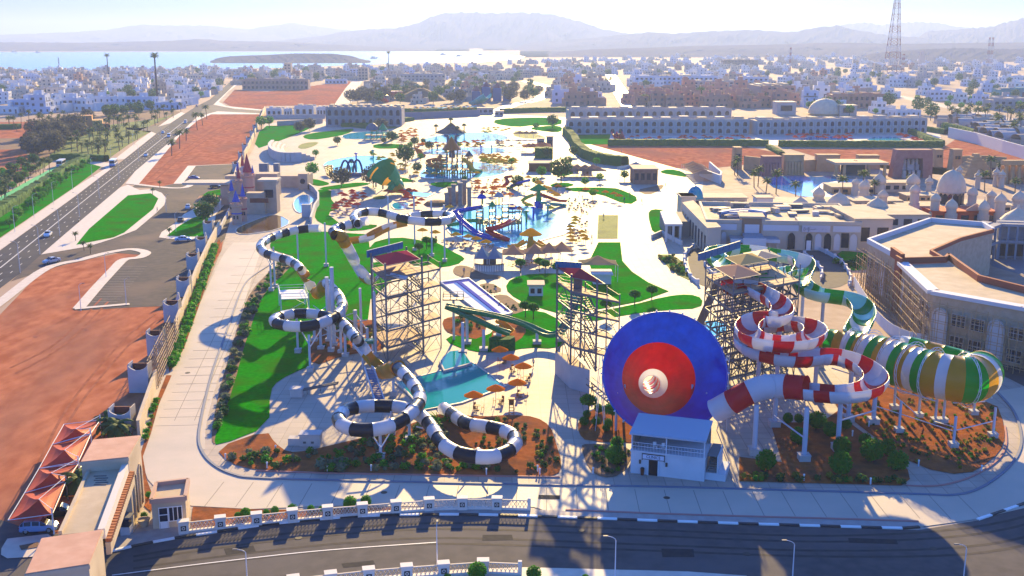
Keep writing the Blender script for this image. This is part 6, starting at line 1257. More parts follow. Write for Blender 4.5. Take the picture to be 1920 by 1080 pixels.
for i, (x, y, m) in enumerate(((902, 287, PB_), (922, 287, PTL), (810, 283, PTL), (820, 285, mat('slate_blue', (.08, .12, .18), .6)), (1027, 405, PTL), (668, 302, PB_), (700, 296, PTL), (1000, 410, PB_), (987, 418, PG))):
 f = thing('spray_post', ['dark blue mushroom spray post at the back of the pools', 'thin teal spray post right of the dark blue one', 'teal spray post behind the orange tower', 'slate spray post behind the orange tower', 'teal spray cage in the right part of the lagoon', 'small blue spray post in the splash pool', 'teal spray post at the back of the splash pool', 'dark blue spray post right in the lagoon', 'green spray post in the lagoon near the yellow mushroom'][i], 'spray post', P(x, y)); b = MB(); b.bar((0, 0, 0), (0, 0, 3.6), .35, 8); b.build('post', m, f); b = MB(); b.lathe((0, 0, 3.4), [(1.1, 0), (.7, .4), (.1, .6)], 9); b.build('head', m, f)
# ---- tents, bar, pavilions
def tent(px, w, d, h, rise, m, label, group=None, rot=0.0):
 p = P(*px); t = thing('tent', label, 'tent', p, rot, group); q = [V((-w / 2, 0, h)), V((w / 2, 0, h)), V((w / 2, d, h)), V((-w / 2, d, h))]; ap = V((0, d / 2, h + rise)); b = MB()
 for k in range(4):
  A, C = q[k], q[(k + 1) % 4]
  for j in range(4):
   s0, s1 = j / 4, (j + 1) / 4; f = lambda s, u: (A.lerp(C, s)).lerp(ap, u) - V((0, 0, .5 * rise * .35 * sin(pi * u)))
   for u in range(3): b.add([f(s0, u / 3), f(s1, u / 3), f(s1, (u + 1) / 3), f(s0, (u + 1) / 3)], [(0, 1, 2, 3)])
 b.build('canvas', m, t)
 for v in q: b = MB(); b.bar((v.x, v.y, 0), v, .07, 5); b.build('post', WSTEEL, t)
 return t
bar = thing('pool_bar', 'curved pool bar with white slatted front under two pale blue tents', 'bar'); a = P(890, 510); W = 55 * PXM(510)
pts = [V((a.x + W * t / 12, a.y + 1.6 * (2 * t / 12 - 1) ** 2, 0)) for t in range(13)]
for k in range(12):
 for s in range(3): p, q = pts[k].lerp(pts[k + 1], s / 3), pts[k].lerp(pts[k + 1], (s + .8) / 3); b = MB(); b.beam(p + V((0, 0, .85)), q + V((0, 0, .85)), .1, 1.7); b.build('slat', WHITE if s % 2 else GREYW, bar)
 b = MB(); b.beam(pts[k] + V((0, 0, 1.75)), pts[k + 1] + V((0, 0, 1.75)), .7, .1); b.build('counter', TEAK, bar)
b = MB(); b.box(a.x + 2, a.y + 4, 0, a.x + W - 2, a.y + 5.5, 2.2); b.build('back_bar', mat('dark_bar', (.05, .05, .06), .7), bar)
tent((903, 508), W * .52, 8, 3.0, 2.6, CB, 'pale blue tent left over the curved pool bar'); tent((927, 508), W * .50, 8, 3.0, 2.6, CB, 'pale blue tent right over the curved pool bar')
for i, x in enumerate((962, 1003, 1030, 1054)): tent((x, 502 - i * 2), 5.4, 7, 3.2, 2.2, CT_, 'tan tent %s in the row right of the pool bar' % ['first', 'second', 'third', 'last'][i], 'tan tents beside the pool bar')
rd = random.Random(4)
for x, y, w_ in placed([(rd.uniform(955, 1060), rd.uniform(491, 503)) for i in range(16)]):
 t = thing('table', 'small brown table under the tan tents, ' + w_, 'table', (*P(x, y)[:2], .12), 0, 'tables under the tan tents'); link('tabletop', TTOP, t); link('pedestal', TPED, t)
 for k in range(2): q = P(x, y); chair((q.x + .9 * (2 * k - 1), q.y + .2, .12), pi / 2 * (1 - 2 * k), 'brown chair %s of the tan tent table, ' % ('left', 'right')[k] + w_, 'chairs under the tan tents')
for x, y, w_ in placed([(1062 + 15 * (i % 5) + 6 * (i // 5), 334 - 4 * (i // 5)) for i in range(9)], 5):
 tent((x, y), 7, 7, 2.8, 1.8, CT_, 'tan terrace tent below the curved hedge, ' + w_, 'tan terrace tents')
for i, (x, y) in enumerate(((992, 289), (1000, 289), (1014, 287), (1022, 287))): tent((x, y), 6.5, 16, 3.2, 1.6, canv('peach', (.55, .30, .17)), ['peach tent at the left of the four below the square hedge', 'peach tent second from the left below the square hedge', 'peach tent third from the left beside the square hedge', 'peach tent nearest the square hedge'][i])
for i, x in enumerate((975, 987, 998)): tent((x, 261), 8, 5, 3, 1.6, CT_, ['tan shade tent left on the dry lawn', 'tan shade tent middle on the dry lawn', 'tan shade tent right on the dry lawn'][i])
def simple_building(label, xl, xr, yb, yt, dp, m, roof=None, cat='building', wins=0, door=True, over=.4):
 r = thing('building', label, cat); a, c = P(xl, yb), P(xr, yb); h = HT(xl, yb, yt); b = MB(); b.box(a.x, a.y, 0, c.x, a.y + dp, h); b.build('wall', m, r)
 b = MB(); b.box(a.x - over, a.y - over, h + .002, c.x + over, a.y + dp + over, h + .35); b.build('roof', roof or ROOFS, r)
 L = c.x - a.x
 for k in range(wins): x = a.x + L * (k + .5) / wins; w = L / wins * .3; b = MB(); b.box(x - w, a.y - .05, h * .3, x + w, a.y + .1, h * .75); b.build('window', GLASS, r)
 return r
BRW = mat('brown_slats', (.26, .10, .03), .8); WP = mat('white_pavilion', (.62, .60, .57), .8)
sb = simple_building('brown slatted building with pale door on the lagoon promenade', 992, 1035, 322, 307, 9, BRW, mat('flat_tan', (.42, .3, .22), .9), wins=0)
a = P(992, 322); L = P(1035, 322).x - a.x; h = HT(992, 322, 307)
for k in range(30): b = MB(); x = a.x + L * k / 29; b.box(x - .12, a.y - .12, 0, x + .12, a.y - .01, h); b.build('slat', BRW, sb)
simple_building('brown restaurant building with a pale terrace by the wide promenade', 1188, 1233, 346, 318, 14, mat('brown_brick', (.24, .12, .08), .9, (.3, .16, .11), .8), mat('flat_tan', (.42, .3, .22), .9), wins=4); tent((1194, 338), 14, 9, 4.6, 2.4, CB, 'pale blue tent roof on the brown restaurant')
simple_building('small white bar pavilion on the round lawn', 992, 1018, 556, 536, 4, WP, ROOFS, wins=2); simple_building('open white bar pavilion right on the round lawn', 1112, 1146, 534, 516, 5, WP, WP, wins=0); tent((1122, 530), 9, 6, 4.2, 1.8, CT_, 'tan tent on the white pavilion of the round lawn')
simple_building('grey shade roofed kiosk beside the square hedge', 1007, 1021, 275, 261, 5, mat('grey_kiosk', (.25, .25, .26), .8), wins=1); simple_building('dark kiosk with white panel at the right of the grey kiosk', 1025, 1037, 279, 257, 5, mat('shade_kiosk', (.12, .11, .13), .8), wins=1)
simple_building('low brown bar behind the tan terrace tents', 1064, 1085, 322, 312, 6, BRW, wins=2); simple_building('round stone bar by the tan terrace tents', 1092, 1110, 326, 317, 5, mat('grey_stone', (.2, .17, .16), .9), wins=0)
# entrance building right of the promenade, with deep shaded terrace
eb = thing('terrace_building', 'white flat roofed terrace building right of the wide promenade', 'building'); b = MB(); zt = 5.2; q = rect_px([(1238, 396), (1262, 389), (1280, 420), (1247, 420)], zt); b.prism(q, zt - .6, zt, True); b.build('roof', WP, eb)
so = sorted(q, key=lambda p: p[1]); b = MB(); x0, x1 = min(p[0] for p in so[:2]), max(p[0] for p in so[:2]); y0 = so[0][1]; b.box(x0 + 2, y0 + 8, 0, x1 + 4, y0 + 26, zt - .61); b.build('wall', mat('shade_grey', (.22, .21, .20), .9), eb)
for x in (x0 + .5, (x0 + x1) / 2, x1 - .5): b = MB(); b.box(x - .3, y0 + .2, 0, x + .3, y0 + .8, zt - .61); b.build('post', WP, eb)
b = MB(); b.box(x0 + 3, y0 + 7.9, .2, x1, y0 + 8, 3.4); b.build('window', GLASS, eb)
wall_run('long white parapet wall sloping beside the terrace building', [(1283, 400), (1296, 430), (1312, 462)], 1.6, .8, WP)
wall_run('white stepped rim wall of the little garden below the terrace building', [(1222, 448), (1240, 440), (1262, 452), (1278, 460)], 1.3, .5, WP)
# grandstand
gsd = thing('grandstand', 'curved grey grandstand wall with stepped terraces at the back left of the park', 'grandstand')
arc = crom([P(*p) for p in ((512, 278), (506, 286), (512, 296), (530, 303), (566, 303))], 5)
for k in range(4):
 b = MB(); off = V((1.6 * k, 2.2 * k, 0))
 for p, q in zip(arc, arc[1:]): b.beam(p + off + V((0, 0, 2.2 - .45 * k)), q + off + V((0, 0, 2.2 - .45 * k)), 1.6, 4.4 - .9 * k)
 b.build('terrace_wall', GREYW if k == 0 else FOOT, gsd)
# hedges
HEDGE = mat('hedge_leaves', (.012, .085, .012), .9, (.03, .15, .02), 3, spec=.1, bump=.8, bscale=8)
def hedge(label, px, w, h, m=HEDGE, name='hedge', seg=1.2):
 pts = resample([P(*p) for p in px], seg); rn = random.Random(len(px) + int(px[0][0])); b = MB()
 b.sweep(pts, lambda i: [(-w / 2 + rn.uniform(-.15, .15), 0), (w / 2 + rn.uniform(-.15, .15), 0), (w / 2 + rn.uniform(-.2, .15), h * .6), (w / 2 * .8 + rn.uniform(-.2, .2), h + rn.uniform(-.25, .2)), (-w / 2 * .8 + rn.uniform(-.2, .2), h + rn.uniform(-.25, .2)), (-w / 2 + rn.uniform(-.15, .2), h * .6)])
 return b.build(name, m, label=label, cat='hedge')
for lab, px, w, h in [('tall hedge curving round the corner of the red dirt field', [(1062, 252), (1076, 268), (1082, 282), (1098, 296), (1125, 306), (1172, 312)], 5, 4.5), ('square clipped hedge block behind the brown slatted building', [(1003, 296), (1036, 296)], 9, 5),
 ('long hedge in front of the left hotel pools', [(1140, 273), (1300, 273), (1440, 274)], 4, 3.4), ('long hedge in front of the right hotel pools', [(1460, 275), (1600, 276), (1766, 276)], 4, 3.4), ('hedge slanting down beside the red umbrellas of the right hotel pool', [(1702, 248), (1735, 262), (1766, 274)], 3.5, 3), ('hedge beside the path through the red dirt field', [(1441, 278), (1453, 284), (1466, 292)], 3, 2), ('short hedge at the end of the right hotel', [(1736, 246), (1775, 252)], 4, 3), ('hedge in front of the far white wall on the right', [(1770, 240), (1800, 247), (1836, 258)], 4, 3.6),
 ('hedge below the back left pool park', [(722, 210), (800, 211), (905, 208)], 5, 3), ('dark hedge behind the far lawn', [(940, 212), (1000, 210), (1062, 209)], 7, 3.5), ('long dark hedge at the foot of the left hotel', [(640, 238), (700, 237), (770, 226)], 6, 2.5), ('hedge along the green cycle track', [(-30, 420), (30, 382), (80, 352), (130, 318), (165, 302)], 4, 3.2), ('hedge across the end of the cycle track', [(98, 300), (130, 300), (200, 303)], 4, 3), ('dark hedge in the palm grove at the left edge', [(-60, 243), (0, 242), (40, 241)], 7, 3)]: hedge(lab, px, w, h)
# ================================================================ hotels and the palace quarter
STONE = mat('hotel_stone', (.52, .44, .34), .85, (.58, .49, .38), .4, c3=(.46, .38, .29), s3=.1); WBAND = mat('white_band', (.60, .60, .62), .8); DOME = mat('dome_plaster', (.62, .48, .33), .8, (.68, .54, .38), .6)
PALEB = mat('hotel_pale', (.40, .36, .34), .85, (.46, .42, .39), .3); TERRA = mat('terracotta_wall', (.42, .20, .13), .9, (.48, .25, .17), .3); REDB = mat('red_brown_band', (.34, .10, .05), .85); SANDST = mat('sandstone', (.42, .27, .13), .9, (.5, .33, .17), .4, bump=.3); PINKST = mat('pink_sandstone', (.30, .13, .11), .9, (.36, .17, .14), .5, bump=.3)
REDW = mat('bright_red_wall', (.50, .07, .02), .8); SCREEN = mat('dark_screen', (.035, .05, .06), .7)
def facade(root, F, L, h, floors, bays, wm=GLASS, ww=.5, arch=False, y=-.06, z0=.0, frame=None, name='window', pointed=False):
 fh = (h - z0) / floors; bw_ = L / bays
 for f in range(floors):
  for k in range(bays):
   x = bw_ * (k + .5); o = arch_pts(bw_ * ww, fh * .62, 5, pointed) if arch else [(-bw_ * ww / 2, 0), (bw_ * ww / 2, 0), (bw_ * ww / 2, fh * .52), (-bw_ * ww / 2, fh * .52)]
   b = MB(); panel(b, F @ Matrix.Translation((x, 0, z0 + fh * f + fh * .2)), o, y, .1); g = b.build(name, wm, root)
   if frame: zz = z0 + fh * f; [MB().box(x + s * (bw_ * ww / 2 + .2) - .1, -.35, zz + .15, x + s * (bw_ * ww / 2 + .2) + .1, -.001, zz + fh * .85, F).build('window_jamb', frame, g) for s in (-1, 1)]
def hotel(label, xl, yl, xr, yr, yt, dp, floors, bays, m=PALEB, roofs=10, arch=True, frame=None, z0=0.0, parap=.9):
 r = thing('hotel', label, 'hotel'); a, c = P(xl, yl), P(xr, yr); F = wframe(a, c); L = (c - a).length; h = HT(xl, yl, yt)
 b = MB(); b.box(0, 0, 0, L, dp, h, F); b.build('wall', m, r)
 b = MB(); b.box(.4, .4, h + .002, L - .4, dp - .4, h + .05, F); b.build('roof', ROOFS, r)
 for y0, y1 in ((-.05, .3), (dp - .3, dp)): b = MB(); b.box(-.1, y0, h + .052, L + .1, y1, h + parap, F); b.build('parapet', m, r)
 facade(r, F, L, h, floors, bays, arch=arch, frame=frame)
 b = MB(); b.box(-.1, -.4, h / floors - .15, L + .1, -.002, h / floors + .1, F); b.build('balcony_slab', m, r)
 rn = random.Random(int(xl))
 for k in range(roofs): x = L * (k + .5) / roofs; w = L / roofs * .25; b = MB(); b.box(x - w, dp * .3, h + .052, x + w, dp * .7, h + rn.uniform(1.2, 2.2), F); b.build('roof_hatch', rn.choice((ROOFS, DOME, m)), r)
 for k in range(bays + 1): b = MB(); x = L * k / bays; b.box(x - .2, -.3, 0, x + .2, -.003, h, F); b.build('pilaster', m, r)
 return r, F, L, h
hotel('long pale hotel wing with arched bays behind the left pools', 1063, 252, 1404, 252, 226, 16, 2, 22, frame=WBAND); hotel('long pale hotel wing with arched bays behind the right pools', 1419, 254, 1736, 250, 227, 16, 2, 24, frame=WBAND)
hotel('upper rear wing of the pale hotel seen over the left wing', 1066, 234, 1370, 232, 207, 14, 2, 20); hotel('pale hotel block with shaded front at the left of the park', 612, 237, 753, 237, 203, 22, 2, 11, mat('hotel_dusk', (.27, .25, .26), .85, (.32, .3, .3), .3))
[hotel('low white villa %s behind the park wall on the left' % k, x0, 217, x1, 217, yt, 12, 1, 3, WP, 2, False) for k, x0, x1, yt in (('nearest the dirt lot', 500, 528, 205), ('second from the dirt lot', 533, 548, 206), ('with the tallest front', 553, 588, 200), ('beside the pale hotel block', 594, 611, 203))]; wall_run('pale garden wall before the white villa row', [(500, 223), (610, 222)], 3, .5, PALEB); wall_run('low pale wall above the back left lawn', [(520, 236), (605, 231)], 3, .5, PALEB)
wall_run('grey blue service wall behind the sandy court', [(724, 222), (790, 222), (900, 217)], 4.5, .6, mat('grey_blue_wall', (.22, .22, .27), .9)); simple_building('two small gate lodges beside the far walkway', 895, 925, 214, 203, 8, PALEB, wins=3); simple_building('low pale lodge beside the far lawn', 928, 944, 218, 209, 8, PALEB, wins=2)
# red umbrellas of the hotel pools
cluster(scatter([(1150, 256), (1400, 255), (1408, 261), (1150, 262)], 26, 6), CR, 'red umbrella by the left hotel pools', 'red umbrellas of the left hotel'); cluster(scatter([(1475, 252), (1600, 250), (1600, 262), (1480, 258)], 30, 5), CR, 'red umbrella by the right hotel pools', 'red umbrellas of the right hotel'); cluster(scatter([(1680, 249), (1730, 263), (1720, 265), (1672, 251)], 14, 4), CR, 'red umbrella in the slanting row at the right hotel pool', 'slanting red umbrella row')
for i, x in enumerate((1154, 1164)): s_ = thing('kiddie_slide', ['left one of two red slides at the hotel pool', 'right one of two red slides at the hotel pool'][i], 'water slide'); slide(s_, [(x - 3, 247, 5), (x, 253, 3), (x + 3, 260, .6)], 1.6, PR)
# ---- the restaurant palace with arched windows (front)
pal = thing('palace_hotel', 'stone palace building with pointed arch windows and porch behind the right slides', 'hotel')
a, c = P(1322, 466), P(1612, 472); F = wframe(a, c); L = (c - a).length; h = HT(1322, 466, 418)
b = MB(); b.box(0, 0, 0, L, 34, h, F); b.build('wall', STONE, pal); b = MB(); b.box(.5, .5, h + .002, L - .5, 33.5, h + .06, F); b.build('roof', ROOFS, pal)
for x0, y0, x1, y1 in ((-.15, -.15, L + .15, .5), (-.15, 33.5, L + .15, 34.1), (-.15, .502, .5, 33.498), (L - .5, .502, L + .15, 33.498)): b = MB(); b.box(x0, y0, h + .062, x1, y1, h + 1.0, F); b.build('parapet', STONE, pal)
for x0, x1 in ((.3, L * .20), (L * .37, L * .60), (L * .82, L - .2)): b = MB(); b.box(x0, -.12, h - 1.8, x1, -.002, h - .2, F); b.build('frieze_band', WBAND, pal)
for f, w, blind in ((.055, 1.9, 0), (.12, 1.3, 1), (.557, 1.9, 0), (.67, 1.8, 0), (.73, 1.7, 1), (.79, 1.9, 0), (.85, 1.6, 1), (.955, 1.9, 1)):
 b = MB(); panel(b, F @ Matrix.Translation((L * f, 0, .3)), arch_pts(w, h * .62, 7, True), -.07, .1); g = b.build('arched_window', WBAND if blind else GLASS, pal)
 b = MB(); o = arch_pts(w + .3, h * .62 + .25, 7, True); o = o[1:] + o[:1]
 for p, q in zip(o, o[1:]): b.beam(F @ V((L * f + p[0], -.1, .3 + p[1])), F @ V((L * f + q[0], -.1, .3 + q[1])), .2, .16)
 b.build('window_trim', STONE, g)
b = MB(); b.box(L * .67 - .6, -.14, 0, L * .67 + .6, -.08, 2.8, F); b.build('door', WFRAME, pal)
b = MB(); b.box(L * .875, -.08, 1, L * .925, .1, 5, F); b.build('window', GLASS, pal)
# raised middle bay, porch, sign
b = MB(); b.box(L * .235, -.5, h - 3.2, L * .36, 6, h + 1.6, F); b.build('gable', mat('gable_brown', (.30, .17, .10), .85), pal); b = MB(); b.box(L * .25, -.62, h - 3.0, L * .345, -.502, h - .1, F); b.build('gable_panel', WBAND, pal); b = MB(); b.box(L * .215, -.7, h + 1.602, L * .38, 6.4, h + 2.1, F); b.build('gable_roof', ROOFS, pal)
po = [(L * .15, L * .46, -7, .002, 3.4, 3.9), (L * .235, L * .36, -8.4, -.3, 4.2, 4.7)]
for x0, x1, y0, y1, z0, z1 in po: b = MB(); b.box(x0, y0, z0, x1, y1 - .6, z1, F); b.build('porch_roof', mat('porch_slate', (.22, .24, .28), .6, (.3, .31, .34), 2), pal)
b = MB(); b.box(L * .15 - .1, -7.3, 3.2, L * .46 + .1, -7.005, 4.1, F); b.build('porch_fascia', WBAND, pal)
for x in (L * .16, L * .2, L * .40, L * .45): b = MB(); b.box(x - .3, -6.8, 0, x + .3, -6.2, 3.4, F); b.build('column', STONE, pal)
b = MB(); o = [(-3, 0), (-1.9, 0)] + [(1.9 * cos(pi - pi * k / 8), 1.2 + 1.7 * sin(pi * k / 8)) for k in range(9)] + [(1.9, 0), (3, 0), (3, 4.6), (-3, 4.6)]; panel(b, F @ Matrix.Translation((L * .298, 0, 0)), o, -8.6, -8.1); b.build('porch_arch', WBAND, pal)
b = MB(); b.box(L * .60, -.5, h - .1, L * .82, 8, h + .9, F); b.build('sign_block', STONE, pal); b = MB(); b.box(L * .62, -.62, h - 1.9, L * .80, -.3, h - .12, F); sg = b.build('sign_board', mat('sign_pale', (.55, .52, .56), .7), pal)
b = MB(); SC = mat('sign_script', (.08, .05, .07), .7)
for (x0, z0, x1, z1) in ((.05, .3, .09, .75), (.09, .75, .14, .5), (.14, .5, .09, .2), (.09, .2, .05, .3), (.14, .45, .2, .45), (.2, .45, .22, .8), (.22, .8, .24, .1), (.24, .1, .28, .9), (.28, .45, .45, .42), (.45, .42, .47, .6), (.47, .6, .52, .4), (.72, .4, .735, .58), (.84, .42, .85, .52)): b.beam(F @ V((L * (.62 + .18 * x0), -.64, h - 1.9 + 1.75 * z0)), F @ V((L * (.62 + .18 * x1), -.64, h - 1.9 + 1.75 * z1)), .2, .03)
b.build('lettering', SC, sg)
# long side wing, blue lens roof light, turquoise dome
w1 = thing('palace_wing', 'long stone side wing with tall blue window running back from the palace', 'building'); q = rect_px([(1296, 392), (1316, 392), (1340, 446), (1322, 450)], 7.5); q = [tuple(P(1279, 380, 7.5))[:2], tuple(P(1300, 376, 7.5))[:2], tuple(P(1352, 426, 7.5))[:2], tuple(P(1326, 428, 7.5))[:2]]
b = MB(); b.prism(ccw(q), 0, 7.5); b.build('wall', STONE, w1); b = MB(); b.prism(ccw(q), 7.502, 7.6); b.build('roof', ROOFS, w1)
qs_ = sorted(q, key=lambda p: p[0]); Fw = wframe((*q[0], 0), (*q[3], 0)); Lw = (V(q[3]) - V(q[0])).length
for k in range(9): b = MB(); Fq = wframe((*q[0], 0), (*q[3], 0)); x = Lw * (k + .5) / 9; b.box(x - .9, -.12, .5, x + .9, .12, 5.2, Fq); b.build('window', GLASS, w1)
tw = thing('corner_pavilion', 'stone corner tower with a tall blue window below the turquoise dome', 'tower'); aa, cc = P(1276, 415), P(1303, 415); hh = HT(1276, 415, 368); b = MB(); b.box(aa.x, aa.y, 0, cc.x, aa.y + 8, hh); b.build('wall', STONE, tw); b = MB(); b.box(aa.x - .3, aa.y - .3, hh - .5, cc.x + .3, aa.y + 8.3, hh); b.build('cornice', STONE, tw); b = MB(); m_ = (aa.x + cc.x) / 2; b.box(m_ - .8, aa.y - .06, .8, m_ + .8, aa.y + .1, hh * .72); b.build('window', mat('navy_window', (.01, .03, .12), .2), tw)
def dome_thing(label, px, ytop, wpx, m=DOME, drum=None, drum_h=.0, onion=True, ribs=0, z0=0.0, name='dome', cat='dome', base_m=None, n=20):
 p = P(*px, z0); r_ = wpx / 2 * PXM(px[1]) * (CH - z0) / CH; h = PY(px[0], ytop, p.y).z - z0; t = thing(name, label, cat, (p.x, p.y, z0)); dh = h * drum_h
 if drum_h: b = MB(); b.lathe((0, 0, 0), [(r_ * .86, 0), (r_ * .86, dh * .92), (r_ * 1.06, dh * .96), (r_ * 1.06, dh)], n); d_ = b.build('drum', base_m or STONE, t)
 hd = h - dh; prof = [(r_, 0), (r_ * (1.07 if onion else .98), hd * .18), (r_ * .93, hd * .40), (r_ * .62, hd * .62), (r_ * .26, hd * .78), (r_ * .09, hd * .86), (r_ * .05, hd)] if onion else [(r_ * cos(t_ * pi / 16), r_ * .98 * sin(t_ * pi / 16) * hd / r_) for t_ in range(8)] + [(.05, hd)]
 b = MB(); b.lathe((0, 0, dh + .002), prof, n); b.build('dome_shell', m, t, smooth=False)
 b = MB(); b.bar((0, 0, dh + hd * .95), (0, 0, dh + hd * 1.12), r_ * .03 + .03, 5); b.build('finial', base_m or STONE, t); return t, r_, dh, h
dome_thing('turquoise dome at the corner of the palace roof', (1303, 372), 348, 31, mat('turquoise_tiles', (.01, .25, .36), .3), z0=6.0, onion=False)
sk = thing('roof_light', 'blue lens shaped roof light on the palace roof', 'roof light'); ps = [P(1348 + 90 * k / 12, 408 - 5.5 * sin(pi * k / 12) * 1.0, h) for k in range(13)]; ps2 = [P(1348 + 90 * k / 12, 408 + 1.5 * sin(pi * k / 12), h) for k in range(13)]
b = MB(); b.prism(ccw([(p.x, p.y) for p in ps + ps2[::-1]]), h + .1, h + 1.2); b.build('glazing', mat('blue_glazing', (.01, .10, .30), .2), sk); b = MB(); b.sweep([p + V((0, 0, 1.3)) for p in ps], lambda i: [(-.6, -.5), (.6, -.5), (.6, .4), (-.6, .4)]); b.build('rim', WBAND, sk)
# roof clutter
rn = random.Random(21)
for x, y, w_ in placed([(rn.uniform(1340, 1590), rn.uniform(388, 410)) for i in range(26)]):
 p = P(x, y, h); t = thing('roof_unit', 'service unit on the flat palace roof, ' + w_, 'roof unit', (p.x, p.y, h + .07), rn.uniform(-.3, .3), 'service units on the palace roof'); b = MB(); w, d_, hh = rn.uniform(.8, 3), rn.uniform(.8, 2), rn.uniform(.6, 1.6); b.box(-w, -d_, .15, w, d_, hh); b.build('casing', rn.choice((ROOFS, GREYW, DOME, STEEL)), t); b = MB(); b.box(-w * .7, -d_ - .03, .3, w * .7, -d_, hh - .2); b.build('grille', rn.choice((DSTEEL, GREYW)), t)
simple_building('white rooftop room with small dark window on the palace roof', 1418, 1448, 402, 372, 6, WP, ROOFS, wins=2); simple_building('long low stone building behind the palace', 1300, 1400, 390, 372, 10, STONE, ROOFS, wins=5); simple_building('stone wing with white band at the right of the palace', 1600, 1670, 470, 412, 22, STONE, ROOFS, wins=2)
simple_building('low cream wing behind the palace with shaded front', 1450, 1600, 398, 384, 16, STONE, ROOFS, wins=8); simple_building('low stone service wing in front of the domes', 1610, 1740, 430, 404, 20, STONE, ROOFS, wins=5)
# balustraded ramp rims
def balustrade(label, px, h=1.0):
 r = thing('balustrade', label, 'balustrade'); pts = resample(crom([P(*p) for p in px], 5), 2.2)
 for p, q in zip(pts, pts[1:]): b = MB(); b.beam(p + V((0, 0, h)), q + V((0, 0, h)), .3, .18); b.build('rail', WBAND, r); b = MB(); b.beam(p + V((0, 0, h * .45)), q + V((0, 0, h * .45)), .12, h * .9); b.build('balusters', WBAND, r)
 for p in pts[::3]: b = MB(); b.box(p.x - .35, p.y - .35, 0, p.x + .35, p.y + .35, h + .4); b.build('pier', WBAND, r)
balustrade('white balustrade on the outer side of the palace ramp', [(1530, 468), (1556, 480), (1580, 498), (1594, 522), (1592, 540)]); balustrade('white balustrade on the inner side of the palace ramp', [(1508, 480), (1528, 495), (1541, 512), (1538, 528)]); balustrade('white balustrade round the left bend of the palace ramp', [(1300, 466), (1285, 480), (1284, 500), (1292, 520), (1308, 534)]); balustrade('short white balustrade inside the left ramp bend', [(1322, 500), (1330, 512), (1345, 524)])
# ---- domes of the palace quarter
dome_thing('big ribbed dome over a round arcaded hall', (1780, 395), 318, 53, DOME, drum_h=.48, base_m=STONE, onion=False);
dp = P(1780, 395); rr_ = 26.5 * PXM(395) * .86
for k in range(7): aa = R(-160 + k * 23.3); b = MB(); Fd = Matrix.Translation((dp.x + rr_ * cos(aa), dp.y + rr_ * sin(aa), 1.5)) @ Matrix.Rotation(aa + pi / 2, 4, 'Z'); panel(b, Fd, arch_pts(1.8, 4.4, 6, True), -.1, .3); b.build('arch_opening', GLASS, bpy.data.objects['dome.001'] if 'dome.001' in bpy.data.objects else None).matrix_parent_inverse = Matrix.Translation((-dp.x, -dp.y, 0))
dome_thing('large plain dome over the red band building at the right edge', (1905, 436), 383, 68, DOME, drum_h=.06, base_m=mat('pink_render', (.50, .33, .25), .85))
dl = [('wide low dome nearest the palace roof units', (1500, 392), 366, 36, 0), ('ridged dome behind the low cream wing', (1572, 388), 357, 40, .1), ('low dome with grey cap left of the red building', (1644, 392), 368, 38, .05), ('onion dome left of the tall pole', (1620, 360), 335, 20, .3), ('small white onion dome in front of the show pool', (1648, 346), 322, 24, .1), ('small white onion dome right of the tall pole', (1712, 346), 322, 24, .1), ('onion dome by the tan roofs left of the lamp', (1655, 378), 354, 18, .4), ('onion dome of the round stone turret left of the big dome', (1714, 380), 343, 19, .55), ('turret dome in front of the big dome', (1752, 398), 360, 19, .6), ('white onion turret below the big dome', (1783, 400), 370, 22, .35), ('pale onion turret right of the big dome', (1822, 382), 348, 18, .5), ('turret dome beside the red building', (1844, 402), 372, 20, .3), ('stone onion turret near the right dome', (1874, 400), 360, 21, .55), ('small turret dome far right', (1858, 380), 356, 18, .5), ('white onion dome at the right edge behind the large dome', (1910, 385), 355, 26, .3), ('small dome beside the palms in the palace quarter', (1535, 372), 348, 22, .2), ('small onion dome behind the low dome', (1605, 350), 333, 16, .3)]
for lab, px, yt, w_, dh in dl:
 t_, r_, a_, c_ = dome_thing(lab, px, yt, w_, DOME, drum_h=dh, base_m=STONE, z0=3.5); b = MB(); b.lathe((0, 0, -3.5), [(r_ * 1.05, 0), (r_ * 1.05, 3.498)], 16); b.build('base_drum', STONE, t_)
for i, (x, yb, yt) in enumerate(((1740, 368, 328), (1797, 340, 310), (1832, 355, 318), (1866, 350, 312), (1877, 352, 317), (1775, 345, 322))):
 p = P(x, yb); hh = HT(x, yb, yt); t = thing('minaret', ['slim minaret left of the big dome', 'slim minaret just behind the big dome', 'slim minaret right of the big dome', 'left one of the twin minarets', 'right one of the twin minarets', 'short minaret behind the big dome'][i], 'minaret', p); b = MB(); b.lathe((0, 0, 0), [(1.1, 0), (.9, hh * .55), (1.5, hh * .58), (1.5, hh * .64)], 10); b.build('shaft', STONE, t); b = MB(); b.lathe((0, 0, hh * .64), [(1.1, 0), (1.5, hh * .06), (1.3, hh * .12), (.5, hh * .22), (.1, hh * .36)], 10); b.build('cap', DOME, t)
for i, (x0, x1, yb, yt, dpp) in enumerate(((1600, 1690, 392, 378, 10), (1690, 1790, 400, 388, 10), (1560, 1640, 365, 352, 12), (1640, 1720, 360, 344, 8), (1800, 1900, 398, 386, 12), (1700, 1760, 378, 368, 8))): simple_building(['low sandy roofs below the low dome', 'low sandy roofs before the big dome', 'low tan roof row behind the domes on the left', 'pale shop row before the show pool', 'low roofs right of the big dome', 'small tan shop left of the big dome'][i], x0, x1, yb, yt, dpp, SANDST if i in (2, 5) else STONE, ROOFS, wins=5)
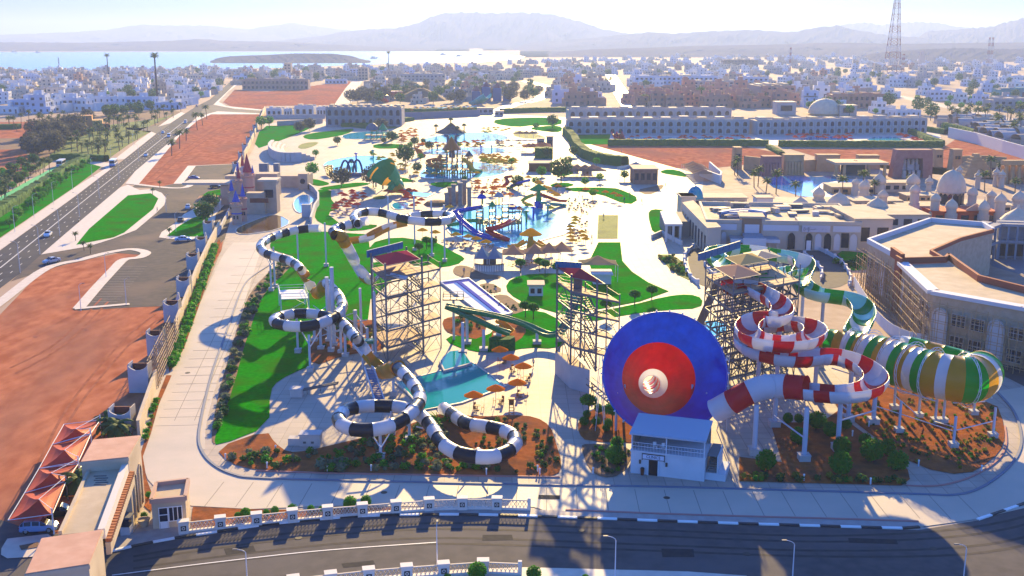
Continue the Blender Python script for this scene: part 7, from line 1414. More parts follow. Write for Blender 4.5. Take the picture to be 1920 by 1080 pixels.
rb = simple_building('bright red building with small square windows between the domes', 1748, 1868, 421, 398, 10, REDW, REDW, wins=5, over=.3); a_ = P(1790, 420); b = MB(); panel(b, Matrix.Translation((a_.x + 6, a_.y - .5, 0)), [(-3, 0), (3, 0), (3, 4.6), (0, 6.5), (-3, 4.6)], 0, .4); b.build('portal', mat('pink_render', (.50, .33, .25), .85), rb); b = MB(); panel(b, Matrix.Translation((a_.x + 6, a_.y - .6, .2)), arch_pts(1.8, 3.6, 6, True), 0, .05); b.build('portal_arch', mat('navy_window', (.01, .03, .12), .2), rb)
# ---- unfinished building at the right edge
ub = thing('unfinished_building', 'unfinished stone building with flat sandy roofs and bamboo scaffolding at the right', 'building'); UW = mat('rough_stone', (.46, .34, .22), .9, (.54, .41, .28), .8, bump=.5)
ZR = 10.5; ro = lambda pts: ccw([tuple(P(x, y, ZR))[:2] for x, y in pts])
r1 = ro([(1628, 456), (1744, 416), (1842, 424), (1862, 436), (1800, 452), (1745, 476), (1772, 491), (1695, 493), (1672, 478)]); r2 = ro([(1692, 497), (1772, 493), (1790, 500), (1835, 528), (1930, 552), (2050, 580), (2050, 610), (1920, 580), (1750, 550)])
for q in (r1, r2):
 b = MB(); b.prism(q, 0, ZR - .5); b.build('wall', UW, ub); b = MB(); b.prism(q, ZR - .498, ZR); b.build('roof', ROOFS, ub)
def run3(pts, z, t, hgt, m, nm):
 for p, q in zip(pts, pts[1:]): b = MB(); p, q = P(*p, z), P(*q, z); b.beam(p + V((0, 0, hgt / 2)), q + V((0, 0, hgt / 2)), t, hgt); b.build(nm, m, ub)
run3([(1672, 480), (1628, 456), (1744, 416), (1842, 424), (1862, 436)], ZR, .7, 1.1, WBAND, 'parapet'); run3([(2050, 612), (1920, 581), (1750, 551), (1692, 497)], ZR - .2, 2.2, .7, WBAND, 'cornice'); run3([(1862, 436), (1800, 452), (1745, 476), (1772, 492)], ZR, .6, .9, REDB, 'brick_rim'); run3([(1692, 494), (1772, 492), (1778, 486), (1796, 500), (1835, 528), (1930, 552), (2050, 580)], ZR, .6, 1.3, REDB, 'brick_rim'); run3([(1672, 480), (1692, 494)], ZR, .8, 2, REDB, 'brick_rim')
g0, g1, g2 = P(1628, 456, ZR), P(1692, 497, ZR), P(1750, 551, ZR); g3 = P(2050, 612, ZR)
def side(a, c, bays, pat):
 F = wframe((a.x, a.y, 0), (c.x, c.y, 0)); L = (V((a.x, a.y)) - V((c.x, c.y))).length
 for k in range(bays):
  x = L * (k + .5) / bays
  if pat[k % len(pat)] == 'a': b = MB(); panel(b, F @ Matrix.Translation((x, 0, 1.2)), arch_pts(2.4, 6.6, 7), -.08, .1); g = b.build('arched_panel', WBAND, ub); b = MB(); o = arch_pts(2.8, 6.9, 8); o = o[1:] + o[:1]; [b.beam(F @ V((x + p[0], -.15, 1.2 + p[1])), F @ V((x + q[0], -.15, 1.2 + q[1])), .35, .3) for p, q in zip(o, o[1:])]; b.build('arch_trim', FOOT, g)
  else:
   for z in (1.4, 5.4): glaz(F, x - 1.3, x + 1.3, z, z + 2.2, ub, 2, 1, fm=FOOT)
 return F, L
Fa, La = side(g0, g1, 5, 'wwaww'); Fb, Lb = side(g1, g2, 5, 'awwww'); Fc, Lc = side(g2, g3, 8, 'awwaww')
b = MB(); b.box(La - 3.5, -.5, 0, La, -.003, ZR + 1.4, Fa); b.build('brick_pier', REDB, ub)
scf = thing('bamboo_scaffold', 'thin timber scaffolding poles leaning on the unfinished building', 'scaffolding'); rn = random.Random(31)
for F, L, n in ((Fa, La, 16), (Fb, Lb, 16), (Fc, Lc, 14)):
 for k in range(n):
  for y in (-1.0, -2.4): b = MB(); x = L * k / (n - 1); b.bar(F @ V((x + rn.uniform(-.4, .4), y, 0)), F @ V((x + rn.uniform(-.3, .3), y + .2, 10 + rn.uniform(-2, .5))), .06, 4); b.build('pole', WOOD, scf)
 for k in range(6):
  for y in (-1.0, -2.4): b = MB(); b.bar(F @ V((-.5, y, 1.2 + 1.6 * k)), F @ V((L + .5, y, 1.2 + 1.6 * k + rn.uniform(-.3, .3))), .05, 4); b.build('rail', WOOD, scf)
 for k in range(n): b = MB(); x = L * rn.random(); b.bar(F @ V((x, -2.5, rn.uniform(0, 4))), F @ V((x + rn.uniform(-3, 3), -.9, rn.uniform(5, 9.5))), .05, 4); b.build('brace', WOOD, scf)
# inner court with gallery
ic = thing('court_gallery', 'shaded two storey gallery round the court of the unfinished building', 'building'); cgm = mat('raw_concrete', (.24, .24, .27), .9, (.3, .3, .32), .6)
for a, c in (((1800, 470), (1870, 442)), ((1872, 442), (1990, 446))):
 A, C = P(a[0], a[1], 6), P(c[0], c[1], 6); F = wframe((A.x, A.y, 0), (C.x, C.y, 0)); L = (V((A.x, A.y)) - V((C.x, C.y))).length; b = MB(); b.box(0, 1.5, 0, L, 4, 9.5, F); b.build('wall', cgm, ic)
 for z in (4.3, 8.6): b = MB(); b.box(0, -1, z, L, 1.49, z + .7, F); b.build('floor_slab', cgm, ic)
 for k in range(8): b = MB(); x = L * k / 7; b.box(x - .25, -.9, 0, x + .25, -.4, 8.58, F); b.build('pillar', cgm, ic); b = MB(); b.box(x + L / 30, 1.4, .5, x + L / 30 + 2, 1.499, 3.6, F); b.build('opening', GLASS, ic)
sheet('yard', [(1835, 470), (1900, 462), (2000, 470), (2000, 540), (1930, 520), (1860, 500)], mat('yard_grey', (.22, .2, .21), .9), .1)
# white hoarding along the site
hd_ = thing('site_hoarding', 'white panel hoarding curving between the slides and the unfinished building', 'hoarding'); pts = resample(crom([P(*p) for p in ((1600, 536), (1618, 566), (1640, 600), (1668, 628), (1700, 643), (1740, 652), (1790, 660), (1862, 676))], 6), 2.6)
for p, q in zip(pts, pts[1:]): b = MB(); g = (q - p) * .02; b.beam(p + g + V((0, 0, 1.2)), q - g + V((0, 0, 1.2 + random.uniform(-.05, .05))), .08, 2.4); b.build('panel', mat('hoarding_white', (.58, .60, .66), .7), hd_)
# ---- the stage court: temple front, stage, pyramid, towers
tp_ = thing('temple_facade', 'pink stone temple front with four seated figures in a recess', 'temple'); a, c = P(1672, 334), P(1754, 336); hh = HT(1672, 334, 281); L = c.x - a.x; b = MB(); o = [(0, 0), (L * .23, 0), (L * .27, hh * .70), (L * .73, hh * .70), (L * .77, 0), (L, 0), (L * .955, hh), (L * .08, hh)]; Fm = Matrix.Translation((a.x, a.y, 0)); panel(b, Fm, o, 0, 5); b.build('front_wall', PINKST, tp_); b = MB(); b.box(a.x + L * .2, a.y + 5.01, 0, a.x + L * .8, a.y + 8, hh * .9); b.build('back_wall', PINKST, tp_)
for f in (.35, .44, .56, .65): x = a.x + L * f; b = MB(); b.box(x - 1.2, a.y + 1, 0, x + 1.2, a.y + 4, hh * .26); b.box(x - 1, a.y + 2.4, hh * .26, x + 1, a.y + 4, hh * .46); b.lathe((x, a.y + 3, hh * .46), [(.6, 0), (.75, hh * .05), (.6, hh * .10), (.7, hh * .13), (.3, hh * .2)], 8); b.build('seated_figure', mat('pale_statue', (.42, .36, .34), .85), tp_)
st_ = thing('stage', 'open air stage with flat timber roof and dark backdrop', 'stage'); a, c = P(1580, 334), P(1625, 334); hh = HT(1580, 334, 308); L = c.x - a.x; b = MB(); b.box(a.x, a.y + 3, 0, c.x, a.y + 3.4, hh); b.build('backdrop', SCREEN, st_); b = MB(); b.box(a.x - 4, a.y - 2, hh, c.x + 8, a.y + 12, hh + .9); b.build('roof', mat('stage_roof', (.6, .42, .25), .85), st_); b = MB(); b.box(a.x + 6, a.y + 4, hh + .902, c.x - 3, a.y + 6.5, hh + 1.1); b.build('roof_hatch', WOOD, st_)
for x in (a.x - 3, a.x + .3, c.x + .4, c.x + 7): b = MB(); b.box(x - .5, a.y - 1, 0, x + .5, a.y, hh - .01); b.build('column', SANDST, st_)
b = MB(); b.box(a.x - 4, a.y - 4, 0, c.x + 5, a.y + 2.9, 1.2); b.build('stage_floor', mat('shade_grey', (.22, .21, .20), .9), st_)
for lab, xl, xr, yb, yt, m in (('ribbed stone wall at the left of the stage court', 1428, 1466, 331, 296, PINKST), ('golden stone temple gate left of the stage', 1468, 1508, 328, 293, SANDST), ('plain sandstone pylon wall left of the stage', 1530, 1576, 322, 293, SANDST), ('plain sandstone wall right behind the stage', 1608, 1650, 318, 294, SANDST), ('golden square watch tower right of the temple front', 1752, 1768, 314, 283, SANDST), ('second golden watch tower beside the stepped pyramid', 1785, 1803, 322, 283, SANDST), ('slim stone tower at the left of the stage court', 1375, 1391, 318, 279, SANDST)):
 r = thing('stone_wall', lab, 'wall' if 'wall' in lab else 'tower' if 'tower' in lab else 'gate'); a, c = P(xl, yb), P(xr, yb); hh = HT(xl, yb, yt); L = c.x - a.x; b = MB(); b.hexa([V((a.x, a.y, 0)), V((c.x, a.y, 0)), V((c.x, a.y + 6, 0)), V((a.x, a.y + 6, 0))], [V((a.x + L * .05, a.y + .6, hh)), V((c.x - L * .05, a.y + .6, hh)), V((c.x - L * .05, a.y + 5, hh)), V((a.x + L * .05, a.y + 5, hh))]); b.build('wall', m, r); b = MB(); b.box(a.x + L * .03, a.y + .3, hh + .002, c.x - L * .03, a.y + 5.2, hh + .6); b.build('cornice', m, r)
 if 'ribbed' in lab or 'golden stone' in lab:
  for k in range(6): b = MB(); x = a.x + L * (k + 1) / 7; b.box(x - .5, a.y - .5, 0, x + .5, a.y + .3, hh * .72); b.build('pilaster', m, r)
 elif 'tower' in lab:
  for f in (.35, .65): b = MB(); x = a.x + L * f; b.box(x - .4, a.y - .1, hh * .6, x + .4, a.y + .6, hh * .75); b.build('window', GLASS, r)
py_ = thing('stepped_pyramid', 'sandy stepped pyramid with blunt top in the stage court', 'pyramid'); p = P(1826, 330); hh = HT(1826, 330, 288); w0 = 31 * PXM(330)
for k in range(8): w_ = w0 * (1 - k / 8.5); b = MB(); b.hexa([V((p.x + s * w_, p.y + t * w_, hh * k / 8)) for s, t in ((-1, -1), (1, -1), (1, 1), (-1, 1))], [V((p.x + s * w_ * .93, p.y + t * w_ * .93, hh * (k + 1) / 8)) for s, t in ((-1, -1), (1, -1), (1, 1), (-1, 1))]); b.build('step', SANDST, py_)
wall_run('crenellated brown wall beside the stepped pyramid', [(1800, 314), (1835, 312), (1885, 316)], 5, 1, SANDST); wall_run('long pale sandy wall closing the stage court', [(1395, 318), (1430, 322)], 6, 1, SANDST); wall_run('low sandstone wall between gate and stage', [(1506, 322), (1534, 320)], 5, 1, SANDST)
pp = thing('portico', 'golden stone portico with columns at the right edge of the stage court', 'portico')
for k, x in enumerate((1884, 1896, 1908, 1922)): q = P(x, 345); b = MB(); b.lathe((q.x, q.y, 0), [(1, 0), (.8, 7), (1.2, 7.6)], 8); b.build('column', SANDST, pp)
q = P(1880, 345); b = MB(); b.box(q.x - 1, q.y - 1.5, 7.6, P(1930, 345).x, q.y + 1.5, 9.4); b.build('beam', SANDST, pp); b = MB(); b.box(q.x, q.y + 3, 0, P(1930, 345).x, q.y + 3.6, 7); b.build('back_wall', SANDST, pp)
beds([(1545, 348), (1650, 345), (1655, 372), (1560, 376)], 34, 'white sunbed on the pale terrace of the show pool', 'sunbeds by the show pool', 9)
wall_run('long white wall bordering the red dirt field on the right', [(1778, 258), (1830, 270), (1880, 286), (1940, 304), (2010, 326)], 6, .8, WP)
wall_run('low white wall beside the path of the stage court', [(1312, 330), (1350, 345), (1352, 338), (1330, 318)], 3.5, .6, WP)
for i in range(6): tent((1300 + 4 * i, 323 + 3.4 * i), 9, 5, 3, 1.6, CT_, 'pale tent roof left of the slim stone tower, %s from left' % ORD[i], 'pale tents by the stage court')
# ================================================================ the town
HW, HC, HB, HT_, HTE, HGR = mat('house_white', (.68, .67, .66), .85), mat('house_cream', (.55, .46, .36), .85), mat('house_pale_blue', (.48, .53, .64), .85), mat('house_tan', (.42, .32, .24), .85), TERRA, mat('house_grey', (.34, .32, .32), .85)
DKW = mat('dark_window', (.04, .05, .07), .3); HROOF = mat('house_roof', (.50, .43, .36), .9, (.58, .50, .42), .1)
def house_parts(seed):
 """flat roofed villa: list of (part name, slot, builder)"""
 rn = random.Random(seed); W, D = rn.uniform(11, 17), rn.uniform(9, 13); h1 = 3.4; fl = rn.choice((1, 2, 2, 2, 3)); wl, wn, rf = MB(), [], MB(); boxes = [(-W / 2, -D / 2, 0, W / 2, D / 2, h1)]
 x0, x1 = -W / 2, W / 2
 for f in range(1, fl):
  x0 += rn.uniform(0, 2.5) * (rn.random() < .6); x1 -= rn.uniform(0, 4) * (rn.random() < .6); boxes.append((x0, -D / 2 + rn.uniform(.02, 2.5), f * h1 + .002, x1, D / 2 - .02, (f + 1) * h1))
 boxes.append((rn.uniform(-3, 0), D / 2 - 4, fl * h1 + .004, rn.uniform(1, 3), D / 2 - .5, fl * h1 + 2.4)); Ht = fl * h1
 if rn.random() < .5: boxes.append((W / 2 + .002, -D / 2 + 1, 0, W / 2 + rn.uniform(2, 5), D / 2 - 1, rn.choice((3.2, 4.2))))
 for k, (a, b, z0, c, d, z1) in enumerate(boxes):
  wl.box(a, b, z0, c, d, z1); rf.box(a + .3, b + .3, z1 + .002, c - .3, d - .3, z1 + .02)
  for (p, q, r_, s) in ((a, b, c, b + .25), (a, d - .25, c, d), (a, b + .252, a + .25, d - .252), (c - .25, b + .252, c, d - .252)): wl.box(p, q, z1 + .004, r_, s, z1 + .7)
  if k < fl:
   n = max(2, int((c - a) / 3.2))
   for i in range(n):
    x = a + (c - a) * (i + .5) / n; w = rn.choice((.5, .7, 1.0)); m = MB(); m.box(x - w, b - .04, z0 + (1 if rn.random() < .8 else .1), x + w, b + .1, z0 + 2.5); wn.append(m)
   for i in range(2): y = b + (d - b) * (i + .5) / 2; m = MB(); m.box(c - .1, y - .6, z0 + 1, c + .04, y + .6, z0 + 2.5); wn.append(m); m = MB(); m.box(a - .04, y - .6, z0 + 1, a + .1, y + .6, z0 + 2.5); wn.append(m)
 tk = MB(); tk.lathe((rn.uniform(-4, 4), 0, Ht + .02), [(.7, 0), (.7, 1.3), (.3, 1.6)], 8)
 return wl, wn, rf, tk
HP = [house_parts(100 + i) for i in range(9)]; HM = {}
def house_near(i, m):
 k = ('n', i, m.name)
 if k not in HM: wl, wn, rf, tk = HP[i]; HM[k] = (wl.mesh('wall', m), [w_.mesh('window', DKW) for w_ in wn], rf.mesh('roof', HROOF), tk.mesh('tank', WHITE))
 return HM[k]
def joined(i, dst=None, T=None, slot=0):
 b = dst or MB(); wl, wn, rf, tk = HP[i]
 for src, c in [(wl, slot)] + [(w_, 6) for w_ in wn] + [(rf, 7)]:
  b.cur = c; b.add([T @ V(v) for v in src.v] if T else src.v, src.f)
 return b
HMATS = [HW, HC, HB, HT_, HTE, HGR, DKW, HROOF]
def house_far(i, s):
 k = ('f', i, s)
 if k not in HM: HM[k] = joined(i, None, None, s).mesh('house', HMATS)
 return HM[k]
rn = random.Random(77); NH = 0; STUFF = MB()
ordw = ['first', 'second', 'third', 'fourth', 'fifth', 'sixth', 'seventh', 'eighth', 'ninth', 'tenth', 'eleventh', 'twelfth']
CN = ['white', 'cream', 'pale blue', 'tan', 'terracotta', 'grey']
def put_house(x, y, s, label, group, near=False, rz=None, sc=1.0):
 global NH; p = P(x, y); i = rn.randrange(9); rz = rn.uniform(-.25, .25) + rn.choice((0, 0, pi / 2)) if rz is None else rz
 if near or NH < 290:
  NH += 1
  if near:
   wl, wn, rf, tk = house_near(i, HMATS[s]); t = thing('house', label, 'house', p, rz, group, sc); link('wall', wl, t); [link('window', w_, t) for w_ in wn]; link('roof', rf, t); link('water_tank', tk, t)
  else: link('house', house_far(i, s), None, label, 'house', group, None, p, rz, sc)
 else: joined(i, STUFF, Matrix.Translation(p) @ Matrix.Rotation(rz, 4, 'Z') @ Matrix.Scale(sc, 4), s)
for k, (x, y, s) in enumerate([(15, 212, 0), (50, 210, 2), (77, 212, 2), (105, 209, 0), (137, 206, 2), (165, 207, 0), (190, 203, 2), (225, 203, 0), (267, 204, 2), (300, 201, 0), (320, 204, 2), (345, 196, 0)]): put_house(x, y, s, '%s house %s from the left in the front row of the left town' % (CN[s], ordw[k]), 'front row houses of the left town', True, rn.uniform(-.12, .12), 1.3)
for k, (x, y, s) in enumerate([(1735, 178, 0), (1760, 188, 2), (1690, 162, 2), (1800, 192, 0), (1840, 196, 2), (1885, 200, 5), (1905, 178, 0), (1850, 172, 2), (1665, 182, 0), (1615, 170, 2), (1650, 212, 0), (1695, 218, 0)]): put_house(x, y, s, '%s villa %s in the white quarter along the dusty road on the right' % (CN[s], ordw[k]), 'villas on the right', True, rn.uniform(-.2, .2), 1.2)
def fill(poly, n, d, wts, zone, group, sc=(.9, 1.25)):
 for x, y, w_ in placed(scatter(poly, n, d, rn), 14):
  s = rn.choices(range(6), wts)[0]; put_house(x, y, s, '%s house in %s, %s' % (CN[s], zone, w_), group + ' (%s)' % CN[s], False, None, rn.uniform(*sc))
fill([(0, 196), (350, 188), (390, 176), (420, 158), (410, 150), (0, 158)], 105, 13, (6, 4, 1.5, 2, .3, .5), 'the dense left town', 'left town')
fill([(1180, 203), (1240, 202), (1500, 203), (1420, 172), (1260, 172), (1195, 176)], 40, 17, (0, 0, 0, 1, 8, 0), 'the terracotta quarter', 'terracotta quarter', (1.1, 1.4))
fill([(1490, 205), (1640, 200), (1640, 170), (1500, 165)], 22, 16, (3, 1, 2, 2, 1, 1), 'the dome hall quarter', 'quarter behind the dome hall', (1.1, 1.5))
fill([(1560, 160), (1920, 168), (1920, 140), (1560, 132)], 50, 16, (4, 2, 4, 1, 0, 2), 'the town below the lattice tower', 'far right town')
fill([(690, 196), (930, 190), (960, 150), (680, 150)], 42, 14, (1, 3, .5, 4, 2, 1.5), 'the quarter behind the pools', 'quarter behind the back pools')
fill([(1040, 200), (1130, 198), (1130, 155), (1040, 160)], 20, 14, (.5, 1, .5, 2, 3, 1), 'the quarter left of the promenade', 'quarter by the promenade', (1.2, 1.6))
fill([(1190, 170), (1420, 166), (1560, 158), (1560, 128), (1180, 132)], 90, 12, (4, 3, 2.5, 2, 1, 1), 'the far town centre', 'far town centre')
fill([(-60, 158), (420, 148), (440, 142), (430, 133), (0, 138), (-60, 140)], 150, 8, (5, 4, 1.5, 2, .3, 1), 'left town', 'lt'); fill([(440, 160), (680, 150), (1000, 150), (1180, 140), (1180, 122), (560, 130), (450, 134)], 190, 8, (2, 4, 1, 4, 2, 1.5), 'far town', 'ft'); fill([(1180, 132), (1560, 130), (1920, 138), (1990, 120), (1500, 110), (1180, 116)], 170, 8, (4, 4, 2, 3, 1, 1), 'far right', 'fr'); fill([(900, 122), (1400, 112), (1920, 112), (1920, 104), (1200, 108)], 90, 8, (4, 2, 2, 1, 0, 1), 'plain', 'pl')
so_ = STUFF.build('town_houses', HMATS); so_['kind'] = 'stuff'; so_['label'] = 'hazy mass of small far houses below the hills'
# larger single buildings
def big(label, x0, x1, yb, yt, dp, m, fl, bays, cat='building', roofs=4): r, *_ = hotel(label, x0, yb, x1, yb, yt, dp, fl, bays, m, roofs, False); r['category'] = cat
big('long unfinished apartment row with dark open ground floor behind the dirt plot', 455, 578, 168, 150, 14, mat('dusty_pink', (.36, .24, .20), .9), 2, 16); big('pale slab tower with stepped top at the shore', 533, 546, 146, 120, 14, HT_, 5, 2); big('long white wall building by the dirt plot', 610, 650, 157, 150, 8, HB, 1, 6); big('dark brown castle like hotel on the far plain', 1357, 1421, 127, 113, 30, mat('dark_brown', (.14, .09, .09), .9), 3, 10); big('blue white long hotel with dark roof bands in the right middle', 1190, 1345, 165, 144, 20, HB, 3, 18); big('grey brown stepped hotel behind the terracotta quarter', 1300, 1385, 170, 153, 16, HGR, 3, 9); big('blue white hotel block right of the stepped hotel', 1385, 1440, 165, 146, 20, HB, 3, 6); big('long slanting grey hotel with stepped gables', 1425, 1490, 188, 162, 60, mat('dusty_pink', (.36, .24, .20), .9), 3, 6); big('long terracotta hotel behind the white dome hall', 1560, 1660, 203, 178, 18, TERRA, 2, 10); big('teal roofed long hall at the right edge', 1875, 1990, 185, 168, 20, mat('teal_hall', (.02, .22, .26), .7), 1, 12); big('low grey white house row by the palm street at the right edge', 1862, 1960, 207, 188, 20, HGR, 2, 8)
big('hazy brown hotel behind the wooded park', 880, 945, 147, 134, 16, HGR, 3, 8); big('long bluish hotel across the hazy middle', 750, 835, 152, 140, 16, HGR, 2, 12); big('white apartment block at the left of the wooded park', 655, 675, 147, 130, 14, HB, 4, 3); big('pink grey block with shop ground floor behind the coral park', 672, 690, 150, 128, 14, HT_, 4, 3)
dome_thing('big white dome hall behind the right pale hotel', (1546, 215), 184, 62, DOME, drum_h=.1, base_m=DOME, onion=False); simple_building('pale cubic hall beside the white dome hall', 1456, 1492, 215, 192, 14, PALEB, DOME, wins=1); simple_building('low pale wing at the right of the white dome hall', 1574, 1606, 217, 198, 12, PALEB, DOME, wins=1)
pk = thing('amusement_rides', 'red water slides on a brown hill at the back left pools', 'water slide'); slide(pk, [(722, 172, 9), (745, 172, 7), (762, 178, 4), (752, 184, 1)], 4, PR, 12); slide(pk, [(712, 175, 8), (716, 182, 5), (724, 190, 1)], 3, PR, 12); b = MB(); p = P(790, 188); b.lathe((p.x, p.y, 0), [(26, 0), (17, 5), (8, 9), (3, 11)], 14); b.build('hill', mat('brown_rock', (.2, .1, .05), .95), pk)
pk = thing('amusement_rides', 'low blue and teal slide tower left of the far walkway', 'water slide'); p = P(922, 190)
for dx, h in ((-14, 9), (-5, 13), (5, 12), (14, 8)): b = MB(); b.box(p.x + dx - 4, p.y, 0, p.x + dx + 3.9, p.y + 12, h); b.build('tower', mat('ride_blue', (.03, .10, .25), .6), pk); b = MB(); b.lathe((p.x + dx, p.y + 6, h), [(5, 0), (2, 2.5), (.2, 5)], 6); b.build('roof', mat('ride_red', (.25, .07, .08), .7), pk)
slide(pk, [(914, 176, 10), (906, 182, 7), (896, 189, 3), (888, 192, 1)], 4, PTL, 12)
sheet('far_pool', [(755, 206), (800, 202), (900, 200), (898, 207), (800, 209)], LAGOON, .1)
cluster(scatter([(755, 203), (900, 197), (900, 205), (760, 207)], 30, 6), CO, 'tiny orange umbrella by the far back pool', 'umbrellas by the far pool'); cluster(scatter([(770, 200), (900, 196), (900, 200), (770, 204)], 16, 6), CB, 'tiny blue umbrella by the far back pool', 'blue umbrellas by the far pool')
ob = thing('orange_villa', 'orange and yellow villa between the dark trees on the left', 'house', P(178, 243), .3, None, 1.0)
for x0, x1, z, m in ((-8, -1, 9, mat('orange_wall', (.52, .22, .08), .85)), (-1, 5, 6, mat('yellow_wall', (.58, .36, .12), .85)), (5, 9, 4, mat('orange_wall', (.5, .2, .1), .85))): b = MB(); b.box(x0, -4, 0, x1 - .01, 5, z); q = b.build('wall', m, ob); [MB().box(x0 + 1 + 2.4 * k, -4.06, z - 2.6, x0 + 2 + 2.4 * k, -3.9, z - 1).build('window', DKW, q) for k in range(2)]
# the round roofed village at the right edge
for x, y, w_ in placed(scatter([(1735, 235), (1790, 222), (1920, 240), (1920, 282), (1850, 262), (1790, 240)], 34, 13, rn)):
 p = P(x, y); m = rn.choice((DOME, PALEB, HGR, HT_)); r_ = rn.uniform(3, 5); t = thing('vaulted_cottage', 'pale vaulted cottage beyond the far white wall, ' + w_, 'cottage', p, rn.uniform(-.5, .5), 'vaulted cottages'); b = MB(); b.box(-r_, -r_, 0, r_, r_, 3.4); b.build('wall', m, t); b = MB(); pts = [V((-r_, 0, 3.4)), V((r_, 0, 3.4))]; b.sweep(pts, lambda q: [(r_ * cos(pi * k / 8), r_ * .7 * sin(pi * k / 8)) for k in range(9)]); b.build('vault', m, t); b = MB(); b.box(-.8, -r_ - .05, .1, .8, -r_ + .1, 2.4); b.build('door', DKW, t)
# ---- masts
def lattice(label, px, ytop, wb, wt_, n, cat='tower', m=None, r_=.25):
 p = P(*px); H = PY(px[0], ytop, p.y).z; t = thing('lattice_tower', label, cat, p); m = m or mat('mast_red', (.30, .10, .08), .7); m2 = mat('mast_white', (.5, .5, .52), .7)
 def c(k, z): w_ = wb + (wt_ - wb) * min(1, z / H) ** .85; return V(((-1, 1, 1, -1)[k] * w_ / 2, (-1, -1, 1, 1)[k] * w_ / 2, z))
 zs = [H * (1 - (1 - i / n) ** 1.25) for i in range(n + 1)]
 for i in range(n):
  z0, z1 = zs[i], zs[i + 1]; b = MB()
  for k in range(4): j = (k + 1) % 4; b.bar(c(k, z0), c(k, z1), r_, 4); b.bar(c(k, z1), c(j, z1), r_ * .6, 4); b.bar(c(k, z0), c(j, z1), r_ * .5, 4); b.bar(c(j, z0), c(k, z1), r_ * .5, 4)
  b.build('mast_section', m if i % 2 else m2, t)
 return t, H
lt, H = lattice('tall red and white lattice transmission tower rising out of the frame', (1671, 150), -26, 21, 4, 16, r_=.42)
for k in range(5): b = MB(); b.lathe((2, -2, H * (.55 + .08 * k)), [(.2, -.6), (1.1, 0), (.2, .6)], 8); b.build('dish', GREYW, lt)
for lab, px, yt, w_ in (('thin lattice mast left of the tall transmission tower', (1480, 142), 89, 2.5), ('short lattice mast just right of the tall transmission tower', (1692, 140), 101, 4), ('left one of two pale red masts far right', (1851, 128), 70, 4), ('right one of two pale red masts far right', (1857, 128), 70, 4), ('thin pole mast at the left above the white houses', (111, 128), 108, 1.5), ('thin mast in the middle of the hazy town', (853, 130), 101, 1.5)): lattice(lab, px, yt, w_, w_ * .6, 8, 'mast', r_=.25)
mt_ = thing('sandstone_minaret', 'sandy square minaret standing on the far right plain', 'minaret', P(1727, 128)); b = MB(); b.box(-5, -5, 0, 5, 5, 24); b.build('shaft', HC, mt_); b = MB(); b.box(-3.5, -3.5, 24.002, 3.5, 3.5, 32); b.build('upper_shaft', HC, mt_)
# ================================================================ plants, lamps, bollards
def leafm(n, c, c2, f=.35):
 m = mat(n, c, .75, c2, .9, spec=.15, lo=.3, hi=.7); return translucent(m, f)
LF, LFD, LFP, LFG, LFY, LFT = leafm('leaf_green', (.03, .19, .012), (.07, .30, .02), .45), leafm('leaf_dark', (.025, .09, .02), (.05, .15, .035)), leafm('palm_leaf', (.05, .10, .025), (.10, .16, .04)), leafm('leaf_grey', (.10, .15, .09), (.18, .22, .13)), leafm('leaf_yellow', (.18, .20, .02), (.28, .26, .03)), leafm('tamarisk_leaf', (.07, .075, .055), (.12, .12, .085))
BARK = mat('palm_bark', (.14, .09, .055), .95, (.2, .13, .08), 3); BARK2 = mat('tree_bark', (.08, .055, .04), .95)
def crown(b, rn, c, rx, rz, n, s, hollow=.45, lump=4):
 cs = [V((rn.uniform(-1, 1), rn.uniform(-1, 1), rn.uniform(-1, 1))).normalized() for _ in range(lump)]
 for _ in range(n):
  d = V((rn.gauss(0, 1), rn.gauss(0, 1), rn.gauss(0, 1))).normalized(); k = hollow + (1 - hollow) * rn.random() ** .5; k *= .82 + .25 * max(d.dot(q) for q in cs)
  p = V(c) + V((d.x * rx * k, d.y * rx * k, d.z * rz * k)); a = V((rn.gauss(0, 1), rn.gauss(0, 1), rn.gauss(0, 1) * .7)).normalized(); e = a.cross(d + V((.1, .2, .3))); e = e.normalized() if e.length > .01 else V((1, 0, 0)); q = s * rn.uniform(.6, 1.3)
  b.add([p - a * q, p + e * q * .55, p + a * q, p - e * q * .55], [(0, 1, 2, 3)])
def tree_mesh(seed, h, rx, rz, n, s, leaf, trunk=True, lumps=5, tr=.16):
 rn = random.Random(seed); b = MB(); crown(b, rn, (0, 0, h), rx, rz, n, s, .35, lumps); cm = b.mesh('crown', leaf); t = MB()
 if trunk:
  t.bar((0, 0, 0), (0, 0, h), tr, 7, tr * .6)
  for k in range(5): a = 2 * pi * k / 5 + seed; t.bar((0, 0, h * .55), (rx * .6 * cos(a), rx * .6 * sin(a), h + rz * .2), tr * .5, 5, tr * .2)
 return cm, (t.mesh('trunk', BARK2) if trunk else None)
